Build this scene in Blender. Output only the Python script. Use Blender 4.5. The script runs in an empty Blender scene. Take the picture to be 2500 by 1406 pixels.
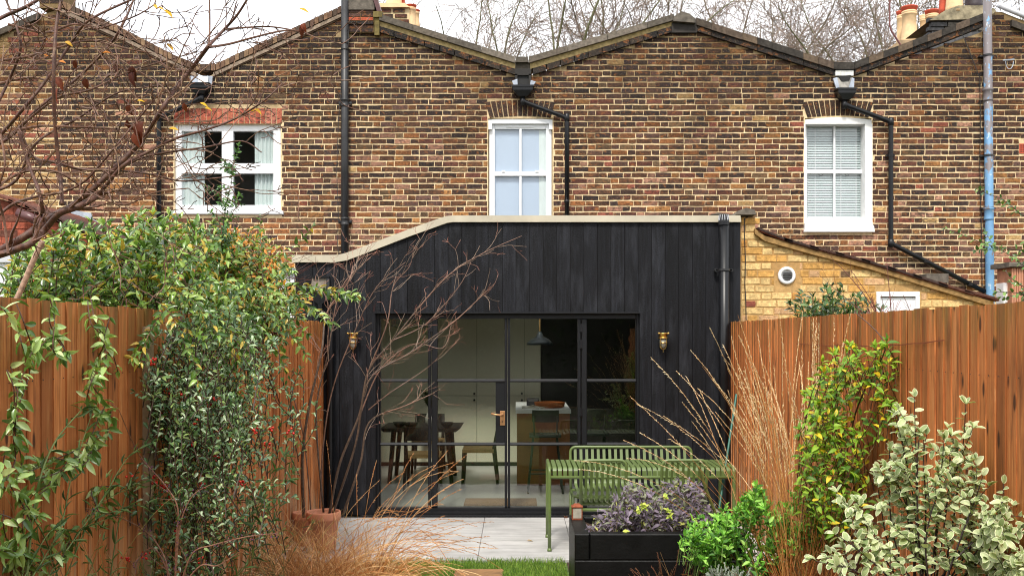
import bpy, math, random
from mathutils import Vector, Matrix

# ---------------------------------------------------------------- scene, camera, sky, sun, exposure
sc = bpy.context.scene
COL = sc.collection
F, VX, VY, CH = 2430.6, 1262.0, 822.0, 1.973      # focal length in photo pixels, principal point, eye height
cam = bpy.data.cameras.new('camera')
cam.lens, cam.sensor_width = 35.0, 36.0
cam.shift_x, cam.shift_y = (1250 - VX) / 2500, (VY - 703) / 2500
cam.clip_start, cam.clip_end = 0.05, 2000
cam_ob = bpy.data.objects.new('camera', cam)
COL.objects.link(cam_ob)
cam_ob.location = (0, 0, CH)
cam_ob.rotation_euler = (math.radians(90), 0, 0)
sc.camera = cam_ob

SUN_DIR = Vector((-0.16, -0.74, 1.05)).normalized()
elev = math.asin(SUN_DIR.z)
azim = math.atan2(SUN_DIR.x, SUN_DIR.y)
world = bpy.data.worlds.new('World')
sc.world = world
world.use_nodes = True
nt = world.node_tree
nt.nodes.clear()
w_out = nt.nodes.new('ShaderNodeOutputWorld')
w_bg = nt.nodes.new('ShaderNodeBackground')
w_bg.inputs['Strength'].default_value = 0.085
w_sky = nt.nodes.new('ShaderNodeTexSky')
w_sky.sky_type = 'NISHITA'
w_sky.sun_disc = False
w_sky.sun_elevation = elev
w_sky.sun_rotation = azim
w_sky.dust_density = 4.0
w_sky.ozone_density = 0.6
# an even cloud deck over the clear sky, with soft pale-grey folds
w_tc = nt.nodes.new('ShaderNodeTexCoord')
w_map = nt.nodes.new('ShaderNodeMapping')
w_map.inputs['Scale'].default_value = (1.0, 1.0, 2.6)
w_noise = nt.nodes.new('ShaderNodeTexNoise')
w_noise.inputs['Scale'].default_value = 2.2
w_noise.inputs['Detail'].default_value = 6
w_ramp = nt.nodes.new('ShaderNodeValToRGB')
w_ramp.color_ramp.elements[0].position, w_ramp.color_ramp.elements[0].color = 0.30, (0.80, 0.83, 0.88, 1)
w_ramp.color_ramp.elements[1].position, w_ramp.color_ramp.elements[1].color = 0.62, (1.0, 1.0, 1.0, 1)
w_mul = nt.nodes.new('ShaderNodeVectorMath')
w_mul.operation = 'SCALE'
w_mul.inputs['Scale'].default_value = 9.0
w_mix = nt.nodes.new('ShaderNodeMixRGB')
w_mix.inputs[0].default_value = 0.88
nt.links.new(w_tc.outputs['Generated'], w_map.inputs['Vector'])
nt.links.new(w_map.outputs['Vector'], w_noise.inputs['Vector'])
nt.links.new(w_noise.outputs['Fac'], w_ramp.inputs['Fac'])
nt.links.new(w_ramp.outputs['Color'], w_mul.inputs[0])
nt.links.new(w_sky.outputs['Color'], w_mix.inputs[1])
nt.links.new(w_mul.outputs[0], w_mix.inputs[2])
nt.links.new(w_mix.outputs['Color'], w_bg.inputs['Color'])
nt.links.new(w_bg.outputs['Background'], w_out.inputs['Surface'])

sun = bpy.data.lights.new('sun', 'SUN')
sun.energy, sun.angle, sun.color = 1.5, math.radians(10), (1.0, 0.94, 0.85)
sun_ob = bpy.data.objects.new('sun', sun)
COL.objects.link(sun_ob)
sun_ob.rotation_euler = SUN_DIR.to_track_quat('Z', 'Y').to_euler()
sun_ob.location = (-6, -8, 16)

vs = sc.view_settings
vs.view_transform, vs.look, vs.exposure, vs.gamma = 'Standard', 'None', 1.33, 1.0
vs.use_curve_mapping = False
sc.render.engine = 'CYCLES'
cy = sc.cycles
cy.use_denoising = True
cy.max_bounces, cy.diffuse_bounces, cy.glossy_bounces, cy.transmission_bounces, cy.transparent_max_bounces = 8, 3, 3, 4, 12
cy.caustics_reflective = cy.caustics_refractive = False
cy.pixel_filter_type = 'BLACKMAN_HARRIS'
cy.filter_width = 1.1

RD = random.Random(11)
rnd = RD.uniform


def S(r, g, b, k=1.0):
    """photo colour -> linear"""
    f = lambda c: (c / 255 / 12.92 if c <= 10 else ((c / 255 + .055) / 1.055) ** 2.4) * k
    return (f(r), f(g), f(b))


def P(px, py, Y):
    return Vector(((px - VX) / F * Y, Y, CH - (py - VY) / F * Y))


def pxof(p):
    return (VX + p.x / p.y * F, VY + (CH - p.z) / p.y * F)


# ---------------------------------------------------------------- mesh builder and scene tree helpers
WL = {}


class MB:
    def __init__(s):
        s.v, s.f, s.c, s.col = [], [], [], (1, 1, 1)

    def add(s, verts, faces, col=None, cols=None):
        o = len(s.v)
        s.v.extend(verts)
        s.f.extend([tuple(i + o for i in f) for f in faces])
        if cols is not None:
            s.c.extend(cols)
        else:
            s.c.extend([col or s.col] * len(verts))

    def box(s, x0, x1, y0, y1, z0, z1, col=None, bev=0.0):
        if bev <= 0:
            s.add([(x0, y0, z0), (x1, y0, z0), (x1, y1, z0), (x0, y1, z0), (x0, y0, z1), (x1, y0, z1), (x1, y1, z1), (x0, y1, z1)],
                  [(0, 3, 2, 1), (4, 5, 6, 7), (0, 1, 5, 4), (1, 2, 6, 5), (2, 3, 7, 6), (3, 0, 4, 7)], col)
            return
        b = min(bev, (x1 - x0) * .45, (z1 - z0) * .45, (y1 - y0) * .45)
        rings = []
        for y, i in ((y0, b), (y0 + b, 0), (y1, 0)):
            rings.append([(x0 + i + b * (i == 0) * 0, y, z0 + i), (x1 - i, y, z0 + i), (x1 - i, y, z1 - i), (x0 + i, y, z1 - i)])
        v = rings[0] + rings[1] + rings[2]
        f = [(0, 1, 2, 3), (11, 10, 9, 8)]
        for a in (0, 4):
            for k in range(4):
                j = (k + 1) % 4
                f.append((a + j, a + k, a + 4 + k, a + 4 + j))
        f = [tuple(reversed(q)) if n >= 2 else q for n, q in enumerate(f)]
        s.add(v, f, col)

    def pbox(s, x0, x1, y0, y1, Y, dy, col=None, bev=0.0):
        a, b = P(x0, y1, Y), P(x1, y0, Y)
        s.box(a.x, b.x, Y, Y + dy, a.z, b.z, col, bev)

    def prism(s, poly, y0, y1, col=None):
        """poly: (x, z) corners, counter-clockwise seen from -Y"""
        n = len(poly)
        v = [(x, y0, z) for x, z in poly] + [(x, y1, z) for x, z in poly]
        f = [tuple(range(n)), tuple(reversed(range(n, 2 * n)))]
        for k in range(n):
            j = (k + 1) % n
            f.append((j, k, n + k, n + j))
        s.add(v, f, col)

    def pprism(s, poly, Y, dy, col=None):
        q = [P(x, y, Y) for x, y in poly]
        q = [(p.x, p.z) for p in q]
        area = sum(q[i][0] * q[(i + 1) % len(q)][1] - q[(i + 1) % len(q)][0] * q[i][1] for i in range(len(q)))
        if area < 0:
            q.reverse()
        s.prism(q, Y, Y + dy, col)

    def prism_x(s, poly, x0, x1, col=None):
        """poly: (y, z)"""
        n = len(poly)
        v = [(x0, y, z) for y, z in poly] + [(x1, y, z) for y, z in poly]
        f = [tuple(reversed(range(n))), tuple(range(n, 2 * n))]
        for k in range(n):
            j = (k + 1) % n
            f.append((k, j, n + j, n + k))
        s.add(v, f, col)

    def obox(s, c, ax, ay, az, col=None):
        """box at c with half-axis vectors"""
        v = []
        for k in (-1, 1):
            for j in (-1, 1):
                for i in (-1, 1):
                    v.append(tuple(c + ax * i + ay * j + az * k))
        s.add(v, [(0, 2, 3, 1), (4, 5, 7, 6), (0, 1, 5, 4), (1, 3, 7, 5), (3, 2, 6, 7), (2, 0, 4, 6)], col)

    def tube(s, pts, r, n=6, col=None, cols=None, cap=True):
        pts = [Vector(p) for p in pts]
        m = len(pts)
        if m < 2:
            return
        rs = r if isinstance(r, (list, tuple)) else [r] * m
        t0 = (pts[1] - pts[0]).normalized()
        u = t0.orthogonal().normalized()
        v, cc = [], []
        for i, p in enumerate(pts):
            t = (pts[min(i + 1, m - 1)] - pts[max(i - 1, 0)])
            if t.length < 1e-9:
                t = t0
            t = t.normalized()
            u = u - t * u.dot(t)
            if u.length < 1e-6:
                u = t.orthogonal()
            u = u.normalized()
            w = t.cross(u)
            for k in range(n):
                a = 2 * math.pi * k / n
                v.append(tuple(p + (u * math.cos(a) + w * math.sin(a)) * rs[i]))
                cc.append(cols[i] if cols else (col or s.col))
        f = []
        for i in range(m - 1):
            for k in range(n):
                j = (k + 1) % n
                f.append((i * n + k, i * n + j, (i + 1) * n + j, (i + 1) * n + k))
        if cap:
            f.append(tuple(reversed(range(n))))
            f.append(tuple(range((m - 1) * n, m * n)))
        s.add(v, f, cols=cc)

    def lathe(s, prof, o, n=16, col=None, axis='Z'):
        """prof: (radius, height)"""
        v, f = [], []
        for r, h in prof:
            for k in range(n):
                a = 2 * math.pi * k / n
                c, q = r * math.cos(a), r * math.sin(a)
                if axis == 'Z':
                    v.append((o[0] + c, o[1] + q, o[2] + h))
                elif axis == 'Y':
                    v.append((o[0] + c, o[1] + h, o[2] - q))
                else:
                    v.append((o[0] + h, o[1] + c, o[2] + q))
        m = len(prof)
        for i in range(m - 1):
            for k in range(n):
                j = (k + 1) % n
                f.append((i * n + k, i * n + j, (i + 1) * n + j, (i + 1) * n + k))
        f.append(tuple(reversed(range(n))))
        f.append(tuple(range((m - 1) * n, m * n)))
        s.add(v, f, col)

    def mesh(s, name, mat, off=(0, 0, 0), smooth=False):
        me = bpy.data.meshes.new(name)
        v = [(a - off[0], b - off[1], c - off[2]) for a, b, c in s.v]
        me.from_pydata(v, [], s.f)
        at = me.color_attributes.new('Col', 'FLOAT_COLOR', 'POINT')
        flat = []
        for c in s.c:
            flat.extend((c[0], c[1], c[2], 1.0))
        at.data.foreach_set('color', flat)
        if smooth:
            me.polygons.foreach_set('use_smooth', [True] * len(me.polygons))
        if mat:
            me.materials.append(mat)
        me.update()
        return me

    def build(s, name, mat, parent=None, smooth=False, label=None, cat=None, group=None, kind=None):
        if not s.v:
            return None
        xs, ys, zs = zip(*s.v)
        off = ((min(xs) + max(xs)) / 2, (min(ys) + max(ys)) / 2, min(zs))
        me = s.mesh(name, mat, off, smooth)
        return put(name, me, off, parent, label, cat, group, kind)


def put(name, me, loc, parent=None, label=None, cat=None, group=None, kind=None, mat4=None):
    o = bpy.data.objects.new(name, me)
    COL.objects.link(o)
    base = Vector((0, 0, 0))
    if parent:
        o.parent = parent
        base = WL[parent.name]
    if mat4 is not None:
        m = mat4.copy()
        m.translation = m.translation - base
        o.matrix_local = m
        WL[o.name] = mat4.translation.copy()
    else:
        o.location = Vector(loc) - base
        WL[o.name] = Vector(loc)
    tag(o, label, cat, group, kind)
    return o


def tag(o, label=None, cat=None, group=None, kind=None):
    if label:
        o['label'] = label
    if cat:
        o['category'] = cat
    if group:
        o['group'] = group
    if kind:
        o['kind'] = kind
    return o


def thing(name, label, cat, loc, group=None):
    return put(name, None, loc, None, label, cat, group)


def dup(root, delta, label=None, group=None):
    """copy of a thing, its parts and their sub-parts, moved by delta"""
    def rec(o, par, top):
        c = o.copy()
        COL.objects.link(c)
        c.parent = par
        WL[c.name] = WL[o.name] + Vector(delta)
        if top:
            c.location = o.location + Vector(delta)
        for ch in list(o.children):
            rec(ch, c, False)
        return c
    r = rec(root, None, True)
    return tag(r, label, None, group)


# ---------------------------------------------------------------- materials
def mat_new(name):
    m = bpy.data.materials.new(name)
    m.use_nodes = True
    t = m.node_tree
    b = t.nodes['Principled BSDF']
    return m, t, b


def nn(t, kind, **kw):
    n = t.nodes.new(kind)
    for k, v in kw.items():
        if k in n.inputs:
            n.inputs[k].default_value = v
        else:
            setattr(n, k, v)
    return n


def rgba(c):
    return (c[0], c[1], c[2], 1)


def pos(t, scale=(1, 1, 1), rand=0.0):
    g = nn(t, 'ShaderNodeNewGeometry')
    src = g.outputs['Position']
    if rand:
        oi = nn(t, 'ShaderNodeObjectInfo')
        a = nn(t, 'ShaderNodeVectorMath', operation='SCALE')
        cx = nn(t, 'ShaderNodeCombineXYZ')
        for k in range(3):
            t.links.new(oi.outputs['Random'], cx.inputs[k])
        t.links.new(cx.outputs[0], a.inputs[0])
        a.inputs['Scale'].default_value = rand
        b = nn(t, 'ShaderNodeVectorMath', operation='ADD')
        t.links.new(src, b.inputs[0])
        t.links.new(a.outputs[0], b.inputs[1])
        src = b.outputs[0]
    m = nn(t, 'ShaderNodeVectorMath', operation='MULTIPLY')
    t.links.new(src, m.inputs[0])
    m.inputs[1].default_value = scale
    return m.outputs[0]


def noise(t, vec, scale, detail=3, rough=.55, dist=0.0):
    n = nn(t, 'ShaderNodeTexNoise', Scale=scale, Detail=detail, Roughness=rough, Distortion=dist)
    t.links.new(vec, n.inputs['Vector'])
    return n.outputs['Fac']


def ramp(t, fac, stops):
    r = nn(t, 'ShaderNodeValToRGB')
    e = r.color_ramp.elements
    while len(e) < len(stops):
        e.new(.5)
    for k, (p, c) in enumerate(stops):
        e[k].position = p
        e[k].color = rgba(c) if isinstance(c, (tuple, list)) else (c, c, c, 1)
    t.links.new(fac, r.inputs['Fac'])
    return r.outputs['Color']


def mix(t, a, b, fac, mode='MIX'):
    m = nn(t, 'ShaderNodeMixRGB', blend_type=mode)
    for sock, val in ((m.inputs[0], fac), (m.inputs[1], a), (m.inputs[2], b)):
        if isinstance(val, (int, float)):
            sock.default_value = val if sock == m.inputs[0] else (val, val, val, 1)
        elif isinstance(val, (tuple, list)):
            sock.default_value = rgba(val)
        else:
            t.links.new(val, sock)
    return m.outputs[0]


def bump(t, b, fac, strength=.3, dist=.01):
    n = nn(t, 'ShaderNodeBump', Strength=strength, Distance=dist)
    t.links.new(fac, n.inputs['Height'])
    t.links.new(n.outputs[0], b.inputs['Normal'])


def attr(t):
    return nn(t, 'ShaderNodeAttribute', attribute_name='Col').outputs['Color']


def setc(t, b, c):
    if isinstance(c, (tuple, list)):
        b.inputs['Base Color'].default_value = rgba(c)
    else:
        t.links.new(c, b.inputs['Base Color'])


def m_plain(name, col, rough=.5, metal=0.0, var=.15, scale=8, bmp=.1, spec=.5, rand=0.0):
    m, t, b = mat_new(name)
    p = pos(t, rand=rand)
    f = noise(t, p, scale, 4)
    lo = tuple(c * (1 - var) for c in col)
    hi = tuple(min(1, c * (1 + var)) for c in col)
    setc(t, b, ramp(t, f, [(.3, lo), (.7, hi)]))
    b.inputs['Roughness'].default_value = rough
    b.inputs['Metallic'].default_value = metal
    b.inputs['Specular IOR Level'].default_value = spec
    if bmp:
        bump(t, b, noise(t, p, scale * 5, 4), bmp, .004)
    return m


def m_attr(name, rough=.6, var=.35, scale=30, spec=.4, bmp=.3, trans=0.0):
    """colour from the mesh, mottled"""
    m, t, b = mat_new(name)
    p = pos(t)
    f = noise(t, p, scale, 3)
    c = mix(t, attr(t), ramp(t, f, [(.25, 1 - var), (.75, 1 + var)]), 1.0, 'MULTIPLY')
    setc(t, b, c)
    b.inputs['Roughness'].default_value = rough
    b.inputs['Specular IOR Level'].default_value = spec
    if bmp:
        bump(t, b, noise(t, p, scale * 3, 3), bmp, .003)
    if trans:
        tr = nn(t, 'ShaderNodeBsdfTranslucent')
        t.links.new(mix(t, c, (1.25, 1.35, .7), 1.0, 'MULTIPLY'), tr.inputs['Color'])
        ms = nn(t, 'ShaderNodeMixShader')
        ms.inputs[0].default_value = trans
        t.links.new(b.outputs[0], ms.inputs[1])
        t.links.new(tr.outputs[0], ms.inputs[2])
        t.links.new(ms.outputs[0], t.nodes['Material Output'].inputs['Surface'])
    return m


def m_brick(name, crust=.86, crust_col=(.014, .011, .011), speck=.5, ochre=.75):
    m, t, b = mat_new(name)
    p = pos(t)
    col = attr(t)
    n1 = noise(t, p, 30, 5, .68)
    col = mix(t, col, ramp(t, n1, [(.25, .42), (.5, .76), (.78, 1.32)]), 1.0, 'MULTIPLY')
    n0 = noise(t, pos(t, (1, 1, 1.5)), 12, 5, .7, .5)
    col = mix(t, col, S(160, 100, 52), ramp(t, n0, [(.54, 0.0), (.68, ochre)]))
    n2 = noise(t, pos(t, (1.0, 1, 1.7)), 17, 6, .74, .6)
    big = noise(t, p, .8, 4, .6)
    n2 = mix(t, n2, ramp(t, big, [(.3, .30), (.7, .68)]), .38)
    k = nn(t, 'ShaderNodeMath', operation='MULTIPLY')
    t.links.new(ramp(t, n2, [(.49, 0.0), (.60, 1.0)]), k.inputs[0])
    k.inputs[1].default_value = crust
    col = mix(t, col, crust_col, k.outputs[0])
    n3 = noise(t, p, 120, 2)
    col = mix(t, col, S(214, 190, 150), ramp(t, n3, [(.64, 0.0), (.72, speck)]))
    setc(t, b, col)
    b.inputs['Roughness'].default_value = .85
    b.inputs['Specular IOR Level'].default_value = .25
    bump(t, b, noise(t, p, 70, 5, .7), .7, .006)
    return m


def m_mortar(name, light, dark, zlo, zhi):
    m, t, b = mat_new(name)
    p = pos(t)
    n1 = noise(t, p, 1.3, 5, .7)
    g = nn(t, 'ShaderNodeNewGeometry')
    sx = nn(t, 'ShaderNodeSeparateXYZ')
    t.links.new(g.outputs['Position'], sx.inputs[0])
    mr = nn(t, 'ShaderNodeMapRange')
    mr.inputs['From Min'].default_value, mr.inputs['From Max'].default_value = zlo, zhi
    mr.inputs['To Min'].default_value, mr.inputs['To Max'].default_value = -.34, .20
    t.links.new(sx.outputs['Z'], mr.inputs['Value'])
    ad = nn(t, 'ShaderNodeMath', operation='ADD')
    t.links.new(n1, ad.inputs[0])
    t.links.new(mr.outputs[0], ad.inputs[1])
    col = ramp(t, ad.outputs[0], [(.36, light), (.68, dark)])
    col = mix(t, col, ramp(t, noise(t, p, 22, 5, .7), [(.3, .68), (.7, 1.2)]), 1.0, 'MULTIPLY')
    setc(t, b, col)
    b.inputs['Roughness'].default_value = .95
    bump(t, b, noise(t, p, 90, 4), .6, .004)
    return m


def m_glass(name, tint=(1, 1, 1), f0=.05, rough=0.0, wav=0.0):
    """thin pane: mirror by Schlick's rule, the same from both sides, clear otherwise"""
    m, t, b = mat_new(name)
    t.nodes.remove(b)
    g = nn(t, 'ShaderNodeNewGeometry')
    dt = nn(t, 'ShaderNodeVectorMath', operation='DOT_PRODUCT')
    t.links.new(g.outputs['Incoming'], dt.inputs[0])
    t.links.new(g.outputs['Normal'], dt.inputs[1])
    ab = nn(t, 'ShaderNodeMath', operation='ABSOLUTE')
    t.links.new(dt.outputs['Value'], ab.inputs[0])
    iv = nn(t, 'ShaderNodeMath', operation='SUBTRACT')
    iv.inputs[0].default_value = 1.0
    t.links.new(ab.outputs[0], iv.inputs[1])
    pw = nn(t, 'ShaderNodeMath', operation='POWER')
    t.links.new(iv.outputs[0], pw.inputs[0])
    pw.inputs[1].default_value = 5.0
    ma = nn(t, 'ShaderNodeMath', operation='MULTIPLY_ADD')
    t.links.new(pw.outputs[0], ma.inputs[0])
    ma.inputs[1].default_value = 1 - f0
    ma.inputs[2].default_value = f0
    tr = nn(t, 'ShaderNodeBsdfTransparent')
    tr.inputs['Color'].default_value = rgba(tint)
    gl = nn(t, 'ShaderNodeBsdfGlossy', Roughness=rough)
    ms = nn(t, 'ShaderNodeMixShader')
    if wav:
        bm = nn(t, 'ShaderNodeBump', Strength=wav, Distance=.01)
        t.links.new(noise(t, pos(t), 5, 2), bm.inputs['Height'])
        t.links.new(bm.outputs[0], gl.inputs['Normal'])
    t.links.new(ma.outputs[0], ms.inputs[0])
    t.links.new(tr.outputs[0], ms.inputs[1])
    t.links.new(gl.outputs[0], ms.inputs[2])
    t.links.new(ms.outputs[0], t.nodes['Material Output'].inputs['Surface'])
    return m


def m_fence():
    m, t, b = mat_new('fence_wood')
    oi = nn(t, 'ShaderNodeObjectInfo')
    p = pos(t, (1, 1, 1), 9.0)
    st = nn(t, 'ShaderNodeVectorMath', operation='MULTIPLY')
    t.links.new(p, st.inputs[0])
    st.inputs[1].default_value = (30, 30, .8)
    grain = noise(t, st.outputs[0], 3.2, 5, .65, .4)
    base = ramp(t, grain, [(.26, S(128, 72, 36)), (.46, S(184, 110, 60)), (.62, S(200, 130, 76)), (.80, S(232, 186, 136))])
    tone = ramp(t, oi.outputs['Random'], [(0.0, (.60, .57, .54)), (.25, (.90, .88, .85)), (.7, (1.06, 1.06, 1.05)), (1.0, (1.35, 1.42, 1.5))])
    base = mix(t, base, tone, 1.0, 'MULTIPLY')
    st2 = nn(t, 'ShaderNodeVectorMath', operation='MULTIPLY')
    t.links.new(p, st2.inputs[0])
    st2.inputs[1].default_value = (6, 6, .9)
    streak = noise(t, st2.outputs[0], 2.0, 4, .6)
    base = mix(t, base, S(76, 44, 26), ramp(t, streak, [(.52, 0.0), (.72, .72)]))
    vr = nn(t, 'ShaderNodeTexVoronoi', Scale=1.0)
    st3 = nn(t, 'ShaderNodeVectorMath', operation='MULTIPLY')
    t.links.new(p, st3.inputs[0])
    st3.inputs[1].default_value = (9, 9, 3.2)
    t.links.new(st3.outputs[0], vr.inputs['Vector'])
    base = mix(t, base, S(58, 30, 18), ramp(t, vr.outputs['Distance'], [(.10, .9), (.17, 0.0)]))
    # green algae bloom below the top edge
    g = nn(t, 'ShaderNodeNewGeometry')
    sx = nn(t, 'ShaderNodeSeparateXYZ')
    t.links.new(g.outputs['Position'], sx.inputs[0])
    mr = nn(t, 'ShaderNodeMapRange')
    mr.inputs['From Min'].default_value, mr.inputs['From Max'].default_value = 1.8, 2.16
    t.links.new(sx.outputs['Z'], mr.inputs['Value'])
    al = nn(t, 'ShaderNodeMath', operation='MULTIPLY')
    t.links.new(mr.outputs[0], al.inputs[0])
    t.links.new(ramp(t, noise(t, st2.outputs[0], 3, 4), [(.4, 0.0), (.65, .75)]), al.inputs[1])
    base = mix(t, base, S(118, 104, 52), al.outputs[0])
    # bleached, splashed foot of the boards
    mr2 = nn(t, 'ShaderNodeMapRange')
    mr2.inputs['From Min'].default_value, mr2.inputs['From Max'].default_value = 1.15, .1
    t.links.new(sx.outputs['Z'], mr2.inputs['Value'])
    bl = nn(t, 'ShaderNodeMath', operation='MULTIPLY')
    t.links.new(mr2.outputs[0], bl.inputs[0])
    t.links.new(ramp(t, noise(t, st2.outputs[0], 2.6, 4), [(.46, 0.0), (.62, .8)]), bl.inputs[1])
    base = mix(t, base, S(206, 178, 142), bl.outputs[0])
    setc(t, b, base)
    b.inputs['Roughness'].default_value = .62
    b.inputs['Specular IOR Level'].default_value = .3
    bump(t, b, grain, .5, .004)
    return m


def m_char():
    m, t, b = mat_new('charred_timber')
    p = pos(t, (1, 1, 1), 7.0)
    st = nn(t, 'ShaderNodeVectorMath', operation='MULTIPLY')
    t.links.new(p, st.inputs[0])
    st.inputs[1].default_value = (18, 18, 1.2)
    g = noise(t, st.outputs[0], 2.4, 5, .65, .5)
    col = ramp(t, g, [(.3, S(13, 13, 15)), (.55, S(21, 22, 26)), (.8, S(34, 36, 42))])
    oi = nn(t, 'ShaderNodeObjectInfo')
    col = mix(t, col, ramp(t, oi.outputs['Random'], [(0, .65), (1, 1.45)]), 1.0, 'MULTIPLY')
    col = mix(t, col, S(58, 60, 66), ramp(t, noise(t, pos(t, (3, 3, .7), 5.0), 2.2, 5, .65), [(.5, 0.0), (.75, .55)]))
    patch = noise(t, pos(t, (6, 6, 1.6), 7.0), 1.5, 4, .6)
    col = mix(t, col, S(64, 30, 24), ramp(t, patch, [(.70, 0.0), (.78, .6)]))
    setc(t, b, col)
    b.inputs['Roughness'].default_value = .6
    b.inputs['Specular IOR Level'].default_value = .18
    cr = nn(t, 'ShaderNodeTexVoronoi', Scale=1.0, feature='DISTANCE_TO_EDGE')
    st2 = nn(t, 'ShaderNodeVectorMath', operation='MULTIPLY')
    t.links.new(p, st2.inputs[0])
    st2.inputs[1].default_value = (50, 50, 60)
    t.links.new(st2.outputs[0], cr.inputs['Vector'])
    h = mix(t, g, ramp(t, cr.outputs['Distance'], [(0, 0.0), (.25, 1.0)]), .35)
    bump(t, b, h, .55, .005)
    return m


def m_tile():
    m, t, b = mat_new('porcelain_paving')
    p = pos(t, (1, 1, 1), 5.0)
    st = nn(t, 'ShaderNodeVectorMath', operation='MULTIPLY')
    t.links.new(p, st.inputs[0])
    st.inputs[1].default_value = (1.2, 9, 1)
    f = noise(t, st.outputs[0], 1.6, 6, .65)
    c = ramp(t, f, [(.25, S(164, 163, 161)), (.5, S(194, 193, 191)), (.75, S(212, 211, 209))])
    c = mix(t, c, ramp(t, noise(t, pos(t), 1.3, 5, .65), [(.3, .70), (.6, 1.04)]), 1.0, 'MULTIPLY')
    setc(t, b, c)
    b.inputs['Roughness'].default_value = .38
    bump(t, b, f, .08, .002)
    return m


def m_painted_pipe():
    m, t, b = mat_new('flaking_blue_paint')
    p = pos(t, (1, 1, .55))
    f = noise(t, p, 9, 6, .72)
    g = nn(t, 'ShaderNodeNewGeometry')
    sx = nn(t, 'ShaderNodeSeparateXYZ')
    t.links.new(g.outputs['Position'], sx.inputs[0])
    mr = nn(t, 'ShaderNodeMapRange')
    mr.inputs['From Min'].default_value, mr.inputs['From Max'].default_value = 3.0, 6.2
    mr.inputs['To Min'].default_value, mr.inputs['To Max'].default_value = -.06, .17
    t.links.new(sx.outputs['Z'], mr.inputs['Value'])
    ad = nn(t, 'ShaderNodeMath', operation='ADD')
    t.links.new(f, ad.inputs[0])
    t.links.new(mr.outputs[0], ad.inputs[1])
    blue = ramp(t, noise(t, p, 3, 3), [(.3, S(84, 128, 168)), (.7, S(118, 164, 200))])
    c = mix(t, blue, S(112, 106, 108), ramp(t, ad.outputs[0], [(.55, 0.0), (.58, 1.0)]))
    c = mix(t, c, S(186, 198, 208), ramp(t, noise(t, p, 24, 4), [(.62, 0.0), (.68, .7)]))
    setc(t, b, c)
    b.inputs['Roughness'].default_value = .55
    bump(t, b, ad.outputs[0], .5, .006)
    return m


M = {}
M['brick'] = m_brick('stock_brick')
M['brick_yellow'] = m_brick('yellow_brick', .14, S(92, 66, 40), .25, .12)
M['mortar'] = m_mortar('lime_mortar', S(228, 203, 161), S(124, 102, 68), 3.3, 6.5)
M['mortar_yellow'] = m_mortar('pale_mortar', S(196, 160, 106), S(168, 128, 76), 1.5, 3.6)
M['coping'] = m_plain('weathered_concrete', S(96, 89, 80), .9, var=.42, scale=14, bmp=.7)
M['fillet'] = m_plain('cement_fillet', S(124, 110, 78), .9, var=.45, scale=5, bmp=.6)
M['lead'] = m_plain('lead_sheet', S(168, 176, 188), .42, .3, var=.22, scale=9)
M['cap'] = m_plain('stone_coloured_capping', S(186, 178, 158), .6, var=.16, scale=3.5, bmp=.15)
M['char'] = m_char()
M['black'] = m_plain('black_plastic', S(19, 20, 23), .34, var=.3, scale=6, bmp=.05, spec=.35)
M['iron'] = m_plain('painted_cast_iron', S(40, 40, 42), .45, var=.5, scale=5, bmp=.25)
M['frame'] = m_plain('black_steel_frame', S(22, 23, 26), .38, var=.12, scale=5, bmp=.03, spec=.4)
M['upvc'] = m_plain('white_frame_paint', S(232, 234, 236), .35, var=.04, scale=4, bmp=.03)
M['render_white'] = m_plain('white_masonry_paint', S(232, 232, 230), .75, var=.08, scale=12, bmp=.5)
M['glass'] = m_glass('window_glass', (.985, .99, .99), .06)
M['door_glass'] = m_glass('door_glass', (.85, .87, .83), .06, 0, .05)
M['fence'] = m_fence()
M['post'] = m_plain('weathered_post', S(168, 142, 112), .8, var=.4, scale=6, bmp=.4)
M['tile'] = m_tile()
M['soil'] = m_plain('damp_soil', S(58, 42, 30), .95, var=.5, scale=22, bmp=1.0)
M['turf'] = m_plain('turf', S(74, 96, 38), .95, var=.5, scale=14, bmp=.8)
M['ground'] = m_plain('garden_earth', S(84, 86, 56), .95, var=.4, scale=3, bmp=.5)
M['green_metal'] = m_plain('olive_powder_coat', S(98, 116, 66), .33, var=.07, scale=9, bmp=.04)
M['terracotta'] = m_plain('terracotta', S(206, 138, 106), .8, var=.2, scale=9, bmp=.25)
M['buff_clay'] = m_plain('buff_clay', S(224, 192, 148), .8, var=.14, scale=7, bmp=.25)
M['red_clay'] = m_plain('red_clay', S(184, 78, 52), .75, var=.25, scale=9, bmp=.25)
M['brass'] = m_plain('aged_brass', S(196, 160, 92), .32, 1.0, var=.25, scale=20, bmp=.1)
M['bronze'] = m_plain('bronze_handle', S(196, 148, 104), .4, .7, var=.12, scale=20, bmp=.05)
M['rust'] = m_plain('rusty_iron', S(132, 68, 40), .8, .2, var=.4, scale=30, bmp=.4)
M['slate'] = m_plain('dark_roof_tile', S(78, 56, 48), .75, var=.4, scale=10, bmp=.4)
M['leaf'] = m_attr('leaf', .27, .25, 22, .65, 0, .22)
M['leaf_dull'] = m_attr('dull_leaf', .5, .25, 26, .35, 0, .22)
M['bark'] = m_attr('bark', .55, .55, 38, .45, .5)
M['straw'] = m_attr('straw', .6, .3, 20, .3, 0, .15)
M['painted'] = m_attr('painted_piece', .6, .12, 12, .4, .05)
M['coped'] = m_attr('coping_piece', .9, .45, 22, .2, .7)
M['berry'] = m_attr('berry', .25, .15, 40, .5, 0)
M['curtain'] = m_plain('curtain_cloth', S(206, 218, 216), .9, var=.06, scale=4, bmp=0)
M['sky_tint_blind'] = m_plain('sky_tinted_blind', S(172, 190, 212), .8, var=.03, scale=1, bmp=0)  # its pale blue also stands in for sky reflected in the panes
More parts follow.
